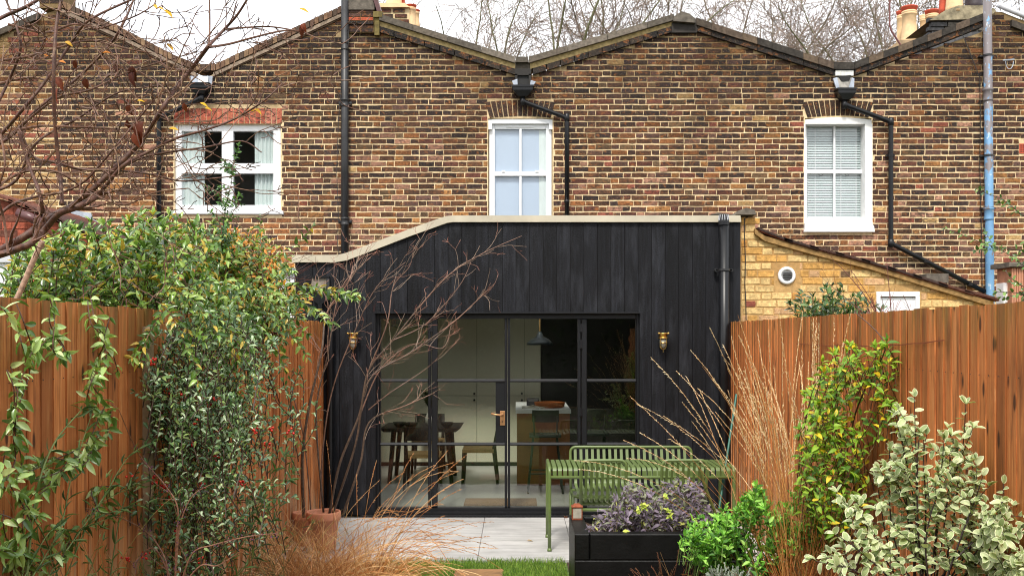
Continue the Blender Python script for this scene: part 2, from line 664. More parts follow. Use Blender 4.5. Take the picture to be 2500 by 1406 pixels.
M['slat'] = m_plain('blind_slat', S(198, 212, 212), .5, var=.03, bmp=0)
M['dark_room'] = m_plain('dim_room', S(128, 126, 120), .95, var=.1, scale=2, bmp=0)
M['greige'] = m_plain('greige_paint', S(196, 194, 176), .5, var=.02, scale=1, bmp=0)
M['kitchen_black'] = m_plain('black_joinery', S(30, 28, 28), .4, var=.15, scale=2, bmp=0)
M['oak'] = m_plain('oak_panel', S(152, 92, 48), .5, var=.2, scale=4, bmp=.05)
M['dark_wood'] = m_plain('black_stained_wood', S(34, 31, 28), .5, var=.2, scale=6, bmp=.05)
M['cord'] = m_plain('paper_cord', S(202, 168, 116), .85, var=.15, scale=60, bmp=.4)
M['mat'] = m_plain('coir', S(150, 120, 88), .95, var=.3, scale=60, bmp=.8)
M['pale_floor'] = m_plain('pale_floor_tile', S(186, 186, 184), .32, var=.06, scale=2, bmp=0)
M['blue_pipe'] = m_painted_pipe()
M['cable'] = m_plain('black_cable', S(34, 32, 32), .6, var=.1, bmp=0)
M['plastic_grey'] = m_plain('grey_plastic_pipe', S(196, 198, 204), .4, var=.06, bmp=0)
M['stone'] = m_plain('sandstone', S(134, 100, 64), .85, var=.35, scale=9, bmp=.5)
M['maroon'] = m_plain('maroon_gutter', S(84, 50, 50), .35, var=.2, scale=5, bmp=.05)
M['teal'] = m_plain('green_coated_stake', S(20, 92, 78), .45, var=.2, scale=12, bmp=.1)

# ================================================================ SETTING: ground, paving, beds
HY = 14.0            # rear wall of the terrace
EY = 11.0            # front of the extension
LX, RX = -2.14, 2.367   # fence lines


def sheet(name, x0, x1, y0, y1, z, mat):
    mb = MB()
    mb.add([(x0, y0, z), (x1, y0, z), (x1, y1, z), (x0, y1, z)], [(0, 1, 2, 3)])
    return mb.build(name, mat, kind='structure')


sheet('ground', -400, 400, -300, 500, -.06, M['ground'])
sheet('lawn', -1.15, .44, -3.0, 8.79, -.02, M['turf'])
for nm, x0, x1, y1 in (('flower_bed', LX, -1.15, 8.79), ('flower_bed', .44, RX, 8.79)):
    mb = MB()
    nx, ny = 14, 60
    vs_, fs_ = [], []
    for j in range(ny + 1):
        for i in range(nx + 1):
            e = min(i, nx - i, j, ny - j)
            vs_.append((x0 + (x1 - x0) * i / nx, -3 + (y1 + 3) * j / ny, -.015 + (0 if e == 0 else rnd(.0, .035))))
    for j in range(ny):
        for i in range(nx):
            a = j * (nx + 1) + i
            fs_.append((a, a + 1, a + nx + 2, a + nx + 1))
    mb.add(vs_, fs_)
    mb.build(nm, M['soil'], kind='structure')

# patio of large porcelain tiles
mb = MB()
mb.box(LX, RX, 8.80, 10.9, -.055, -.026)
patio = mb.build('patio', m_plain('patio_bed', S(90, 88, 84), .9), kind='structure')
TW, TD = .866, .592
xj = P(1184.6, 0, EY).x
y = 10.885
row = 0
while y - TD > 8.4:
    y0 = max(y - TD, 8.80)
    k = -3
    while True:
        x0 = xj + k * TW
        if x0 > RX:
            break
        a, b_ = max(x0, LX + .002), min(x0 + TW, RX - .002)
        if b_ - a > .05:
            mb = MB()
            mb.box(a + .0025, b_ - .0025, y0 + .002, y - .002, -.025, 0)
            mb.build('paving_tile', M['tile'], patio)
        k += 1
    y = y0
    row += 1
    if y <= 8.81:
        break
mb = MB()
mb.box(-.52, -.12, 7.85, 8.45, -.05, .006, bev=.01)
mb.build('stepping_stone', M['stone'], label='brown sandstone stepping stone set in the lawn before the patio', cat='paving stone')

# ================================================================ TERRACED HOUSES
COURSE, STR, HED = .0793, .225, .1125
PAL = [S(62, 48, 46), S(74, 54, 46), S(88, 62, 48), S(104, 71, 52), S(122, 80, 52), S(146, 94, 56), S(112, 68, 56), S(150, 84, 68), S(160, 112, 66),
       S(186, 138, 114), S(156, 114, 94), S(196, 160, 108), S(100, 72, 64), S(112, 88, 64)]
#       purple-black, dark, brown, brown, orange-br, orange, red-br, red, ochre, pink, dull pink, buff, plum, olive
SOOT = [0.44, .70, 1.0, 1.42]
_pool = {}


def brick_geo(L, H, seed):
    r = random.Random(seed)
    hl, hh, b = L / 2, H / 2, .003
    j = lambda a: r.uniform(-a, a)
    out = [(-hl, -hh), (0, -hh), (hl, -hh), (hl, 0), (hl, hh), (0, hh), (-hl, hh), (-hl, 0)]
    out = [(x + j(.004), z + j(.0035)) for x, z in out]
    v = [(x - (.004 if x > .001 else -.004 if x < -.001 else 0), -.006 + j(.0015), z * .91) for x, z in out] + [(x, -.001, z) for x, z in out] + [(x, .02, z) for x, z in out]
    f = [tuple(range(8))]
    for a in (0, 8):
        for k in range(8):
            q = (k + 1) % 8
            f.append((a + q, a + k, a + 8 + k, a + 8 + q))
    return v, f


def pick(ws):
    t = sum(ws)
    x = rnd(0, t)
    for i, w in enumerate(ws):
        x -= w
        if x <= 0:
            return i
    return 0


from mathutils import noise as mnoise


def brick_tone(px, py, style):
    d = max(0, min(1, (py - 120) / 420))      # 0 near the parapet, 1 low on the wall
    n = mnoise.noise(Vector((px / 160, py / 90, style * 7.3))) * .5
    dk = max(0, 1.15 - d * 1.0 + n * 1.1)
    lt = max(0, d * 1.15 - n * .8)
    if style == 1:      # left house, sootier
        dk *= 1.25
    pinkish = 0
    if style == 2 and px < 1010:
        pinkish = max(0, (py - 260) / 200) * max(0, (1040 - px) / 190) * 2.2
    if style in (3, 4) and py > 480:
        pinkish = .9
    if style == 0 or (style == 4 and py > 250):
        lt += .6
    w = [2.6 * dk, 2.6 * dk, 1.7, 1.6, 1.1 + .3 * lt, .55 + .6 * lt, .7 + .3 * lt, .10 + .12 * lt, .22 + .35 * lt,
         pinkish + .35 * lt, pinkish + .55 * lt, .04 + pinkish * .2, 1.1 + .4 * dk, .7]
    if style == 0:
        w = [.5, .5, .8, .6, .8, .8, .8, 2.2, 1.8, .6, .8, 2.4, .4, .6]
    st = 0
    for (hx, hy, hw, hh) in ((2050, 180, 150, 110), (490, 200, 150, 110), (1276, 190, 90, 70), (1665, 110, 130, 60)):
        st = max(st, math.exp(-((px - hx) / hw) ** 2 - ((py - hy) / hh) ** 2))
    if st > .25:
        w[0] += 4 * st
        w[1] += 3 * st
        d -= .55 * st
    c = pick(w)
    s = min(3, max(0, int(.75 + 2.0 * d + n * 1.9 + rnd(-.9, .9))))
    return c, s


def interp(pts, x):
    if x <= pts[0][0]:
        return pts[0][1]
    for (x0, y0), (x1, y1) in zip(pts, pts[1:]):
        if x <= x1:
            return y0 + (y1 - y0) * (x - x0) / max(1e-6, x1 - x0)
    return pts[-1][1]


def house_bricks(root, x0, x1, top, ybot, holes, style, n_single, focus, Y=HY, mat=None, course=COURSE, S_=STR, H_=HED, tone=None, zoff=0.0, joint=.008, bed=.0165, clip=False):
    """flemish bond over the visible wall. holes: px rects; top: px polyline of the wall head"""
    mat = mat or M['brick']
    X0, X1 = P(x0, 0, Y).x, P(x1, 0, Y).x
    ztop = P(0, min(p[1] for p in top), Y).z
    zbot = P(0, ybot, Y).z
    HB = [(P(a, 0, Y).x, P(b, 0, Y).x, P(0, d, Y).z, P(0, c, Y).z) for a, b, c, d in holes]
    r0 = int(zbot / course)
    singles, rest = [], MB()
    cand = []
    r = r0
    while r * course + zoff < ztop:
        z = r * course + zoff + course / 2
        x = (X0 if clip else -9.0) - ((.5 * S_ + .5 * H_) if r % 2 else 0) + random.Random(r * 7 + 3).uniform(-.02, .02)
        k = 0
        while x < X1:
            L = (S_ if k % 2 == 0 else H_)
            L = L + (random.Random(r * 977 + k).uniform(-.006, .006) if not clip else 0)
            a, b_ = (max(x, X0), min(x + L, X1)) if clip else (x, x + L)
            x += L
            k += 1
            if not clip and not (X0 <= (a + b_) / 2 < X1):
                continue
            segs = [(a, b_)]
            for (ha, hb, hz0, hz1) in HB:
                if z + course * .35 > hz0 and z - course * .35 < hz1:
                    ns = []
                    for (s0, s1) in segs:
                        if s1 <= ha or s0 >= hb:
                            ns.append((s0, s1))
                        else:
                            if s0 < ha:
                                ns.append((s0, ha))
                            if s1 > hb:
                                ns.append((hb, s1))
                    segs = ns
            for (s0, s1) in segs:
                l = s1 - s0 - joint
                if l < .02:
                    continue
                cx = (s0 + s1) / 2
                px, py = pxof(Vector((cx, Y, z)))
                if px < -340 or px > 2860 or py < -60:
                    continue
                w = l / 2 * F / Y
                lim = interp(top, px)
                if py + 1 < lim:
                    continue
                full = abs(l - (L - joint)) < .004
                cand.append((cx, z, l, full, 0 if L > (S_ + H_) / 2 else 1, px, py))
        r += 1
    cand.sort(key=lambda q: (q[4], (q[5] - focus[0]) ** 2 + ((q[6] - focus[1]) * 1.5) ** 2))
    used = 0
    for (cx, z, l, full, kind, px, py) in cand:
        ci, si = (tone or brick_tone)(px, py, style)
        dx, dz, rot = rnd(-.003, .003), rnd(-.003, .003), rnd(-.008, .008)
        var = RD.randrange(5)
        h = course - bed - rnd(0, .003)
        if full and used < n_single:
            key = (round(course, 4), kind, var, ci, si)
            if key not in _pool:
                v, f = brick_geo((S_, H_)[kind] - joint, course - bed, hash(key[:3]) % 9999 + var)
                b = MB()
                b.add(v, f, tuple(c * SOOT[si] for c in PAL[ci]))
                _pool[key] = b.mesh('brick', mat)
            m4 = Matrix.Translation((cx + dx, Y - .0005, z + dz)) @ Matrix.Rotation(rot, 4, 'Y')
            put('brick', _pool[key], None, root, mat4=m4)
            used += 1
        else:
            v, f = brick_geo(l, h, RD.randrange(9999))
            col = tuple(c * SOOT[si] for c in PAL[ci])
            c_, s_ = math.cos(rot), math.sin(rot)
            rest.add([(cx + dx + a * c_ + e * s_, Y + b, z + dz - a * s_ + e * c_) for a, b, e in v], f, col)
    if rest.v:
        rest.build('brickwork', mat, root, kind='stuff')


def wall_strips(mb, x0, x1, top, holes, Y, dy, zbot, zmin_over=None):
    """wall as vertical strips with window openings left out; zmin_over: (xa, xb, z) raises the foot"""
    xs = {x0, x1}
    xs |= {p[0] for p in top if x0 < p[0] < x1}
    for h in holes:
        xs |= {h[0], h[1]}
    xs = sorted(x for x in xs if x0 <= x <= x1)
    for a, b in zip(xs, xs[1:]):
        A, B = P(a, 0, Y).x, P(b, 0, Y).x
        za, zb = P(0, interp(top, a + .01), Y).z, P(0, interp(top, b - .01), Y).z
        zb0 = zbot
        if zmin_over and a >= zmin_over[0] - 1 and b <= zmin_over[1] + 1:
            zb0 = zmin_over[2]
        hs = sorted([h for h in holes if h[0] <= a + .5 and h[1] >= b - .5], key=lambda h: -h[3])
        lo = zb0
        for h in hs:
            hz0, hz1 = P(0, h[3], Y).z, P(0, h[2], Y).z
            mb.prism([(A, lo), (B, lo), (B, hz0), (A, hz0)], Y, Y + dy)
            lo = hz1
        mb.prism([(A, lo), (B, lo), (B, zb), (A, za)], Y, Y + dy)


def sloped(root, name, mat, path, dy0, dy1, Y, length, cols, shift=0.0, thick=14, gap=1.2, jit=.0):
    """blocks laid along a sloping px path: the lower edge hangs 'thick' px below the path"""
    for (ax, ay), (bx_, by) in zip(path, path[1:]):
        L = math.hypot(bx_ - ax, by - ay)
        n = max(1, round(L / length))
        ux, uy = (bx_ - ax) / L, (by - ay) / L
        for k in range(n):
            t0, t1 = L * k / n + gap / 2, L * (k + 1) / n - gap / 2
            j = rnd(-jit, jit)
            q = [(ax + ux * t0, ay + uy * t0 + shift + j), (ax + ux * t1, ay + uy * t1 + shift + j)]
            poly = [q[0], q[1], (q[1][0], q[1][1] + thick), (q[0][0], q[0][1] + thick)]
            mb = MB()
            c = RD.choice(cols)
            mb.pprism(poly, Y + dy0 + rnd(-.004, .004), dy1 - dy0, c)
            mb.build(name, mat, root)


def roof_slab(root, path, Y0, Y1, drop):
    mb = MB()
    for (ax, ay), (bx_, by) in zip(path, path[1:]):
        a, b = P(ax, ay + drop, HY), P(bx_, by + drop, HY)
        mb.prism([(a.x, a.z - .12), (b.x, b.z - .12), (b.x, b.z), (a.x, a.z)], Y0, Y1)
    mb.build('roof', M['slate'], root)


def arch(root, xc, w0, w1, ytop, ybot, n, cols, rise=0, Y=HY):
    """fan of voussoir bricks: w1 wide at the top, w0 at the foot"""
    for k in range(n):
        f = lambda w, u: xc - w / 2 + w * u
        u0, u1 = (k + .09) / n, (k + .91) / n
        e = lambda u: rise * (1 - (2 * u - 1) ** 2)
        poly = [(f(w0, u0), ybot - e(u0)), (f(w0, u1), ybot - e(u1)), (f(w1, u1), ytop - e(u1)), (f(w1, u0), ytop - e(u0))]
        mb = MB()
        mb.pprism(poly, Y - .009 + rnd(-.002, .002), .05, RD.choice(cols))
        mb.build('arch_brick', M['brick'], root)


def glass_pane(parent, x0, x1, y0, y1, Y, mat=None, name='pane'):
    mb = MB()
    mb.pbox(x0, x1, y0, y1, Y, .006)
    return mb.build(name, mat or M['glass'], parent)


def curtain(parent, x0, x1, y0, y1, Y, waves, amp=.018, mat=None):
    a, b = P(x0, y1, Y), P(x1, y0, Y)
    n = waves * 8
    v, f = [], []
    for i in range(n + 1):
        t = i / n
        w = math.sin(t * waves * 6.283 + .6 * math.sin(t * 9)) * amp
        v += [(a.x + (b.x - a.x) * t, Y + w, a.z), (a.x + (b.x - a.x) * t, Y + w * .7, b.z)]
    for i in range(n):
        f.append((2 * i, 2 * i + 2, 2 * i + 3, 2 * i + 1))
    mb = MB()
    mb.add(v, f)
    return mb.build('curtain', mat or M['curtain'], parent, smooth=True)


def room_behind(parent, x0, x1, y0, y1, Y, d, mat=None):
    a, b = P(x0, y1, Y), P(x1, y0, Y)
    mb = MB()
    x0, x1, z0, z1 = a.x - .4, b.x + .4, a.z - .7, b.z + .3
    for bx in ((x0, x1, Y + d, Y + d + .05, z0, z1), (x0 - .05, x0, Y, Y + d, z0, z1), (x1, x1 + .05, Y, Y + d, z0, z1), (x0, x1, Y, Y + d, z0 - .05, z0), (x0, x1, Y, Y + d, z1, z1 + .05)):
        mb.box(*bx)
    return mb.build('room', mat or M['dark_room'], parent)


DKCOP = [S(58, 54, 50), S(70, 64, 58), S(48, 46, 44), S(82, 74, 64)]
CONC = [S(98, 90, 80), S(112, 104, 94), S(88, 82, 74)]
DARKB = [S(42, 39, 38), S(50, 45, 42), S(60, 52, 46), S(36, 34, 34)]
REDB = [S(190, 100, 80), S(204, 116, 92), S(176, 88, 70), S(198, 124, 104)]
BROWNB = [S(92, 62, 46), S(70, 52, 44), S(120, 78, 50), S(104, 66, 52), S(60, 46, 42)]

# ---- far-left house (yellow and red brick, its gable just in frame)
hE = thing('terraced_house', 'yellow and red brick house end at the far left behind the bare fruit tree', 'house', (P(70, 0, HY).x, HY, 0), 'terrace of brick houses')
topE = [(-300, 170), (0, 84), (92, 40), (150, 22)]
mb = MB()
wall_strips(mb, -300, 148, topE, [], HY, .25, 0)
mb.build('wall', M['mortar'], hE)
house_bricks(hE, -320, 146, [(x, y_ + 8) for x, y_ in topE], 640, [], 0, 110, (70, 250))
sloped(hE, 'coping_stone', M['coped'], [(-300, 172), (0, 76), (95, 36)], -.06, .26, HY, 44, DKCOP, -6, 15)
roof_slab(hE, [(-300, 150), (150, 22)], HY + .25, 21, 30)
mb = MB()
mb.pbox(96, 150, -60, 20, HY - .05, .45)
pr = mb.build('party_pier', M['mortar'], hE)
for r_ in range(5):
    for k in range(2):
        mb = MB()
        x_ = 97 + k * 27 + (0 if r_ % 2 else -3)
        mb.pbox(max(96, x_), min(150, x_ + 25), -14 + r_ * 7 * 1.9 - 42, -14 + r_ * 7 * 1.9 - 31, HY - .056, .03, RD.choice([PAL[11], PAL[1], PAL[2], PAL[8]]))
        mb.build('brick', M['brick'], pr)

# ---- left house (casement window, brick-on-edge parapet)
hA = thing('terraced_house', 'sooty brick house at left with white four-pane casement window', 'house', (P(490, 0, HY).x, HY, 0), 'terrace of brick houses')
topA = [(148, 30), (300, 98), (486, 186), (512, 186), (700, 96), (842, 30)]
winA = (425, 686, 303, 522)
mb = MB()
wall_strips(mb, 148, 842, topA, [winA], HY, .25, 0)
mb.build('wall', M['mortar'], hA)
house_bricks(hA, 148, 840, [(x, y_ + 2) for x, y_ in topA], 700, [(424, 688, 262, 524)], 1, 300, (700, 360))
EDGE = [S(108, 84, 68), S(120, 94, 74), S(92, 72, 60), S(132, 108, 84), S(84, 70, 60)]
sloped(hA, 'coping_brick', M['coped'], [(150, 2), (300, 70), (420, 132), (478, 156)], -.05, .26, HY, 12.5, EDGE, 0, 16, 1.6, .5)
sloped(hA, 'coping_brick', M['coped'], [(478, 156), (526, 156)], -.05, .26, HY, 12.5, EDGE, 0, 16, 1.6, .5)
sloped(hA, 'coping_brick', M['coped'], [(526, 156), (700, 76), (834, 14)], -.05, .26, HY, 12.5, EDGE, 0, 16, 1.6, .5)
WOODC = [S(128, 112, 98), S(116, 100, 88), S(140, 124, 108)]
sloped(hA, 'verge_board', M['coped'], [(150, 22), (300, 90), (478, 178)], -.035, .02, HY, 170, WOODC, 0, 9, .6)
sloped(hA, 'verge_board', M['coped'], [(520, 178), (700, 95), (834, 32)], -.035, .02, HY, 170, WOODC, 0, 9, .6)
sloped(hA, 'under_board', M['coped'], [(150, 31), (300, 99), (480, 187)], -.02, .02, HY, 200, [S(96, 76, 62)], 0, 5, .4)
sloped(hA, 'under_board', M['coped'], [(516, 187), (700, 104), (834, 41)], -.02, .02, HY, 200, [S(96, 76, 62)], 0, 5, .4)
roof_slab(hA, [(148, 12), (486, 170), (512, 170), (842, 14)], HY + .26, 21, 26)
for k in range(20):                     # flat arch of red soldiers
    mb = MB()
    x_ = 424.5 + k * 13.25
    mb.pbox(x_, x_ + 11.4, 265, 302, HY - .008 + rnd(-.002, .001), .05, RD.choice(REDB))
    mb.build('arch_brick', M['brick'], hA)
wa = MB()
YW = HY + .055
for q in ((425, 443, 303, 522), (667, 686, 303, 522), (443, 667, 303, 321), (443, 667, 501, 522)):
    wa.pbox(*q, YW, .07, bev=.008)
winAo = wa.build('window', M['upvc'], hA)
for q in ((541, 569, 321, 501), (443, 541, 399, 424), (569, 667, 399, 424)):
    mb = MB()
    mb.pbox(*q, YW - .006, .066, bev=.008)
    mb.build('mullion' if q[0] == 541 else 'transom', M['upvc'], winAo)
for q in ((443, 541, 321, 399), (569, 667, 321, 399), (443, 541, 424, 501), (569, 667, 424, 501)):
    glass_pane(winAo, *q, YW + .03)
mb = MB()
mb.pbox(414, 691, 515, 523.5, HY - .045, .14, bev=.01)
mb.build('window_sill', M['upvc'], winAo)
curtain(winAo, 440, 500, 318, 503, YW + .08, 5)
curtain(winAo, 622, 670, 318, 503, YW + .08, 5)
room_behind(winAo, 425, 686, 303, 522, YW + .21, 1.3)

# ---- middle house (the extension's own)
hB = thing('terraced_house', 'brick house behind the black extension with tall white sash window', 'house', (P(1270, 0, HY).x, HY, 0), 'terrace of brick houses')
topB = [(842, 30), (925, 76), (1256, 184), (1302, 184), (1640, 76), (1668, 66)]
winB = (1192, 1349, 290, 560)
mb = MB()
wall_strips(mb, 842, 1668, topB, [winB], HY, .25, 0, (842, 1668, 2.50))
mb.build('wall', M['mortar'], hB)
house_bricks(hB, 842, 1666, [(842, 78), (925, 78)] + [(x, y_ + 3) for x, y_ in topB[2:]], 660, [(1190, 1351, 246, 562)], 2, 300, (1330, 380))
sloped(hB, 'coping_stone', M['coped'], [(925, 34), (1258, 139)], -.09, .28, HY, 98, CONC, 0, 15)
sloped(hB, 'coping_stone', M['coped'], [(1258, 139), (1290, 139)], -.085, .28, HY, 40, CONC, 0, 13)
sloped(hB, 'coping_stone', M['coped'], [(1290, 139), (1580, 54), (1646, 34)], -.09, .28, HY, 98, CONC, 0, 15)
FIL = [S(158, 138, 96), S(144, 128, 92), S(168, 148, 104)]
sloped(hB, 'cement_fillet', M['coped'], [(925, 49), (1258, 154)], -.035, .26, HY, 340, FIL, 0, 15, .2)
sloped(hB, 'cement_fillet', M['coped'], [(1258, 152), (1294, 152)], -.03, .26, HY, 340, [S(78, 72, 64)], 0, 26, .2)
sloped(hB, 'cement_fillet', M['coped'], [(1294, 154), (1646, 49)], -.035, .26, HY, 360, FIL, 0, 15, .2)
sloped(hB, 'edge_brick', M['brick'], [(925, 63.5), (1258, 168)], -.05, .1, HY, 37, DARKB, 0, 14.5, 2.2)
sloped(hB, 'edge_brick', M['brick'], [(1300, 168), (1640, 64)], -.05, .1, HY, 37, DARKB, 0, 14.5, 2.2)
mb = MB()
mb.pprism([(1644, 52), (1646, 40), (1664, 28), (1684, 34), (1698, 46), (1698, 56)], HY - .12, .42)
mb.build('ridge_stone', M['coping'], hB)
mb = MB()
mb.pprism([(1640, 56), (1702, 56), (1702, 80), (1640, 80)], HY - .05, .3)
mb.build('ridge_block', m_plain('sooty_brick', S(50, 46, 43), .9, var=.4, scale=12, bmp=.6), hB)
roof_slab(hB, [(842, 30), (1256, 150), (1300, 150), (1666, 40)], HY + .28, 21, 28)
# party pier between the left and the middle house
mb = MB()
mb.pbox(849, 912, 10, 80, HY - .05, .5)
pier = mb.build('party_pier', M['mortar'], hB)
for r_ in range(6):
    n_ = 3 if r_ == 3 else 2
    w_ = 62 / n_
    for k in range(n_):
        mb = MB()
        cc = RD.choice([PAL[0], PAL[1], PAL[2], PAL[12]]) if r_ != 2 else S(196, 96, 68)
        if r_ == 3:
            cc = S(42, 38, 38)
        mb.pbox(850 + k * w_, 848.5 + (k + 1) * w_, 24 + r_ * 9.3, 31.5 + r_ * 9.3, HY - .058 - (.02 if r_ == 3 else 0), .04, cc)
        mb.build('brick', M['brick'], pier)
mb = MB()
mb.pprism([(846, 24), (914, 24), (914, 14), (906, -12), (854, -12), (846, 14)], HY - .075, .56)
mb.build('pier_cap', M['coping'], pier)
mb = MB()
mb.pprism([(905, -20), (916, -20), (932, 34), (922, 34)], HY - .1, .3)
mb.build('flashing', M['maroon'], pier)
mb = MB()
mb.pbox(911, 933, 28, 42, HY - .1, .36)
mb.pbox(914, 926, 42, 86, HY - .07, .3)
mb.build('kneeler_stone', m_plain('mossy_stone', S(104, 92, 52), .95, var=.5, scale=14, bmp=.8), hB)
arch(hB, 1270, 150, 172, 250, 288, 13, BROWNB, 5)
wb = MB()
YW = HY + .06
for q in ((1194, 1208, 298, 560), (1333, 1347, 298, 560), (1208, 1333, 302, 316)):
    wb.pbox(*q, YW, .09, bev=.006)
winBo = wb.build('window', M['upvc'], hB)
mb = MB()
mb.pprism([(1192, 316), (1192, 293)] + [(1192 + 157 * k / 10, 293 - 5 * math.sin(math.pi * k / 10)) for k in range(11)] + [(1349, 316), (1340, 316), (1340, 302), (1201, 302), (1201, 316)], HY + .012, .045)
mb.build('head', M['upvc'], winBo)
for q, nm in (((1268, 1273.5, 316, 419), 'glazing_bar'), ((1268, 1273.5, 431, 560), 'glazing_bar'), ((1208, 1333, 419, 430), 'meeting_rail'), ((1236, 1304, 307, 311), 'trickle_vent')):
    mb = MB()
    mb.pbox(*q, YW - .005 if nm != 'trickle_vent' else YW - .014, .04, bev=.004)
    mb.build(nm, M['upvc'], winBo)
for q in ((1208, 1268, 316, 419), (1273.5, 1333, 316, 419), (1208, 1268, 431, 560), (1273.5, 1333, 431, 560)):
    glass_pane(winBo, *q, YW + .03)
for x_ in (1229, 1311):
    mb = MB()
    mb.pbox(x_ - 4, x_ + 4, 416, 420, YW - .02, .02)
    mb.build('sash_catch', M['upvc'], winBo)
mb = MB()
mb.pbox(1200, 1322, 300, 565, YW + .055, .01)
mb.build('blind', M['sky_tint_blind'], winBo)
curtain(winBo, 1316, 1340, 300, 565, YW + .048, 2, .004)
room_behind(winBo, 1192, 1349, 290, 560, YW + .2, 1.6)

# ---- right house (sash with venetian blind)
hC = thing('terraced_house', 'brick house at right with deep white sash window and venetian blind', 'house', (P(2065, 0, HY).x, HY, 0), 'terrace of brick houses')
topC = [(1668, 66), (1700, 74), (2038, 186), (2088, 186), (2400, 78), (2430, 52)]
winC = (1965, 2128, 289, 564)
mb = MB()
wall_strips(mb, 1668, 2430, topC, [winC], HY, .25, 0)
mb.build('wall', M['mortar'], hC)
house_bricks(hC, 1668, 2428, [(x, y_ + 3) for x, y_ in topC], 735, [(1963, 2130, 246, 566)], 3, 300, (1830, 330))
for path in ([(1700, 44), (2036, 152)], [(2036, 152), (2086, 152)], [(2086, 152), (2300, 72), (2402, 32)]):
    sloped(hC, 'coping_stone', M['coped'], path, -.07, .28, HY, 40, [S(88, 76, 66), S(74, 66, 58), S(98, 84, 70), S(60, 56, 52)], 0, 17, .8, .6)
    if path[0][0] != 2036:
        sloped(hC, 'edge_brick', M['brick'], path, -.045, .1, HY, 38, DARKB, 17, 15, 1.2)
mb = MB()
mb.pbox(2040, 2084, 172, 185, HY - .05, .1)
mb.build('valley_patch', m_plain('flaking_white_paint', S(214, 214, 210), .8, var=.25, scale=20, bmp=.5), hC)
roof_slab(hC, [(1668, 40), (2040, 160), (2086, 160), (2430, 40)], HY + .28, 21, 28)
arch(hC, 2046, 150, 176, 250, 287, 13, [S(78, 56, 42), S(64, 48, 40), S(92, 66, 46), S(56, 44, 40)], 5)
wc = MB()
YW = HY + .13
for q in ((1965, 1971, 300, 545), (2105, 2112, 300, 545), (1971, 2105, 300, 308.5), (1971, 2105, 531, 546)):
    wc.pbox(*q, YW, .09, bev=.005)
winCo = wc.build('window', M['upvc'], hC)
for q, nm in (((2035, 2040, 308, 414), 'glazing_bar'), ((2035, 2040, 424, 531), 'glazing_bar'), ((1971, 2105, 414, 424), 'meeting_rail')):
    mb = MB()
    mb.pbox(*q, YW - .005, .04, bev=.004)
    mb.build(nm, M['upvc'], winCo)
for q in ((1971, 2035, 308, 414), (2040, 2105, 308, 414), (1971, 2035, 424, 531), (2040, 2105, 424, 531)):
    glass_pane(winCo, *q, YW + .03)
for x_ in (2004, 2068):
    mb = MB()
    a_ = P(x_, 426, YW - .03)
    mb.tube([a_ + Vector((math.cos(t) * .028, 0, -abs(math.sin(t)) * .02)) for t in [math.pi * k / 6 for k in range(7)]], .004, 5)
    mb.build('sash_lift', M['iron'], winCo)
mb = MB()          # rendered reveal and arched head
mb.pprism([(1965, 303), (1965, 293)] + [(1965 + 163 * k / 10, 293 - 6 * math.sin(math.pi * k / 10)) for k in range(11)] + [(2128, 303)], HY - .004, .15)
mb.pbox(2112, 2130, 303, 552, HY - .004, .21)
mb.pbox(1963, 1966.5, 303, 552, HY - .004, .2)
mb.build('painted_reveal', M['render_white'], winCo)
mb = MB()
mb.pprism([(1964, 566), (1966, 544), (2127, 544), (2134, 552), (2136, 566)], HY - .06, .19)
mb.build('window_sill', M['render_white'], winCo)
for k in range(38):
    mb = MB()
    zc = P(0, 309 + k * 5.95, YW + .1).z
    a_, b_ = P(1969, 0, YW + .1).x, P(2107, 0, YW + .1).x
    op = .45
    mb.obox(Vector(((a_ + b_) / 2, YW + .055, zc)), Vector(((b_ - a_) / 2, 0, 0)), Vector((0, .009, .0150)), Vector((0, -.0008, .0005)))
    mb.build('blind_slat', M['slat'], winCo)
mb = MB()
for x_ in (1990, 2053, 2090):
    mb.pbox(x_ - .6, x_ + .6, 306, 534, YW + .042, .002)
mb.build('blind_cord', M['upvc'], winCo)
room_behind(winCo, 1965, 2128, 289, 564, YW + .2, 2.0, m_plain('grey_room', S(120, 132, 138), .9, var=.05, bmp=0))

# ---- right edge house
hD = thing('terraced_house', 'weathered patched brick house at the right edge beyond the blue soil pipe', 'house', (P(2480, 0, HY).x, HY, 0), 'terrace of brick houses')
topD = [(2430, 30), (2446, 30), (2700, 130), (2860, 190)]
mb = MB()
wall_strips(mb, 2430, 2860, topD, [], HY, .25, 0)
mb.build('wall', M['mortar'], hD)
house_bricks(hD, 2430, 2860, [(2430, 36), (2700, 132)], 745, [(2488, 2512, 350, 376)], 4, 130, (2470, 300))
sloped(hD, 'coping_stone', M['coped'], [(2470, 52), (2700, 140)], -.06, .28, HY, 44, DKCOP, -4, 16)
roof_slab(hD, [(2430, 40), (2700, 140)], HY + .28, 21, 28)
mb = MB()
mb.pbox(2489, 2512, 351, 375, HY - .01, .04)
ab = mb.build('air_brick', M['red_clay'], hD)
mb = MB()
for i in range(4):
    for j in range(4):
        mb.pbox(2491.5 + i * 5, 2494.5 + i * 5, 353.5 + j * 5, 356.5 + j * 5, HY - .0115, .004)
mb.build('vent_hole', m_plain('hole_black', (.01, .008, .007), .9, bmp=0), ab)
mb = MB()
a_, b_ = P(2437, 15, HY), P(2560, 66, HY)
mb.tube([a_ + Vector((0, -.02, 0)), b_ + Vector((0, -.02, 0))], .036, 12)
mb.build('roof_pipe', M['plastic_grey'], hD, True, 'pale grey plastic pipe along the parapet')
mb = MB()
a_, b_ = P(2449, 148, HY - .05), P(2476, 146, HY - .05)
mb.tube([a_, b_], .011, 6)
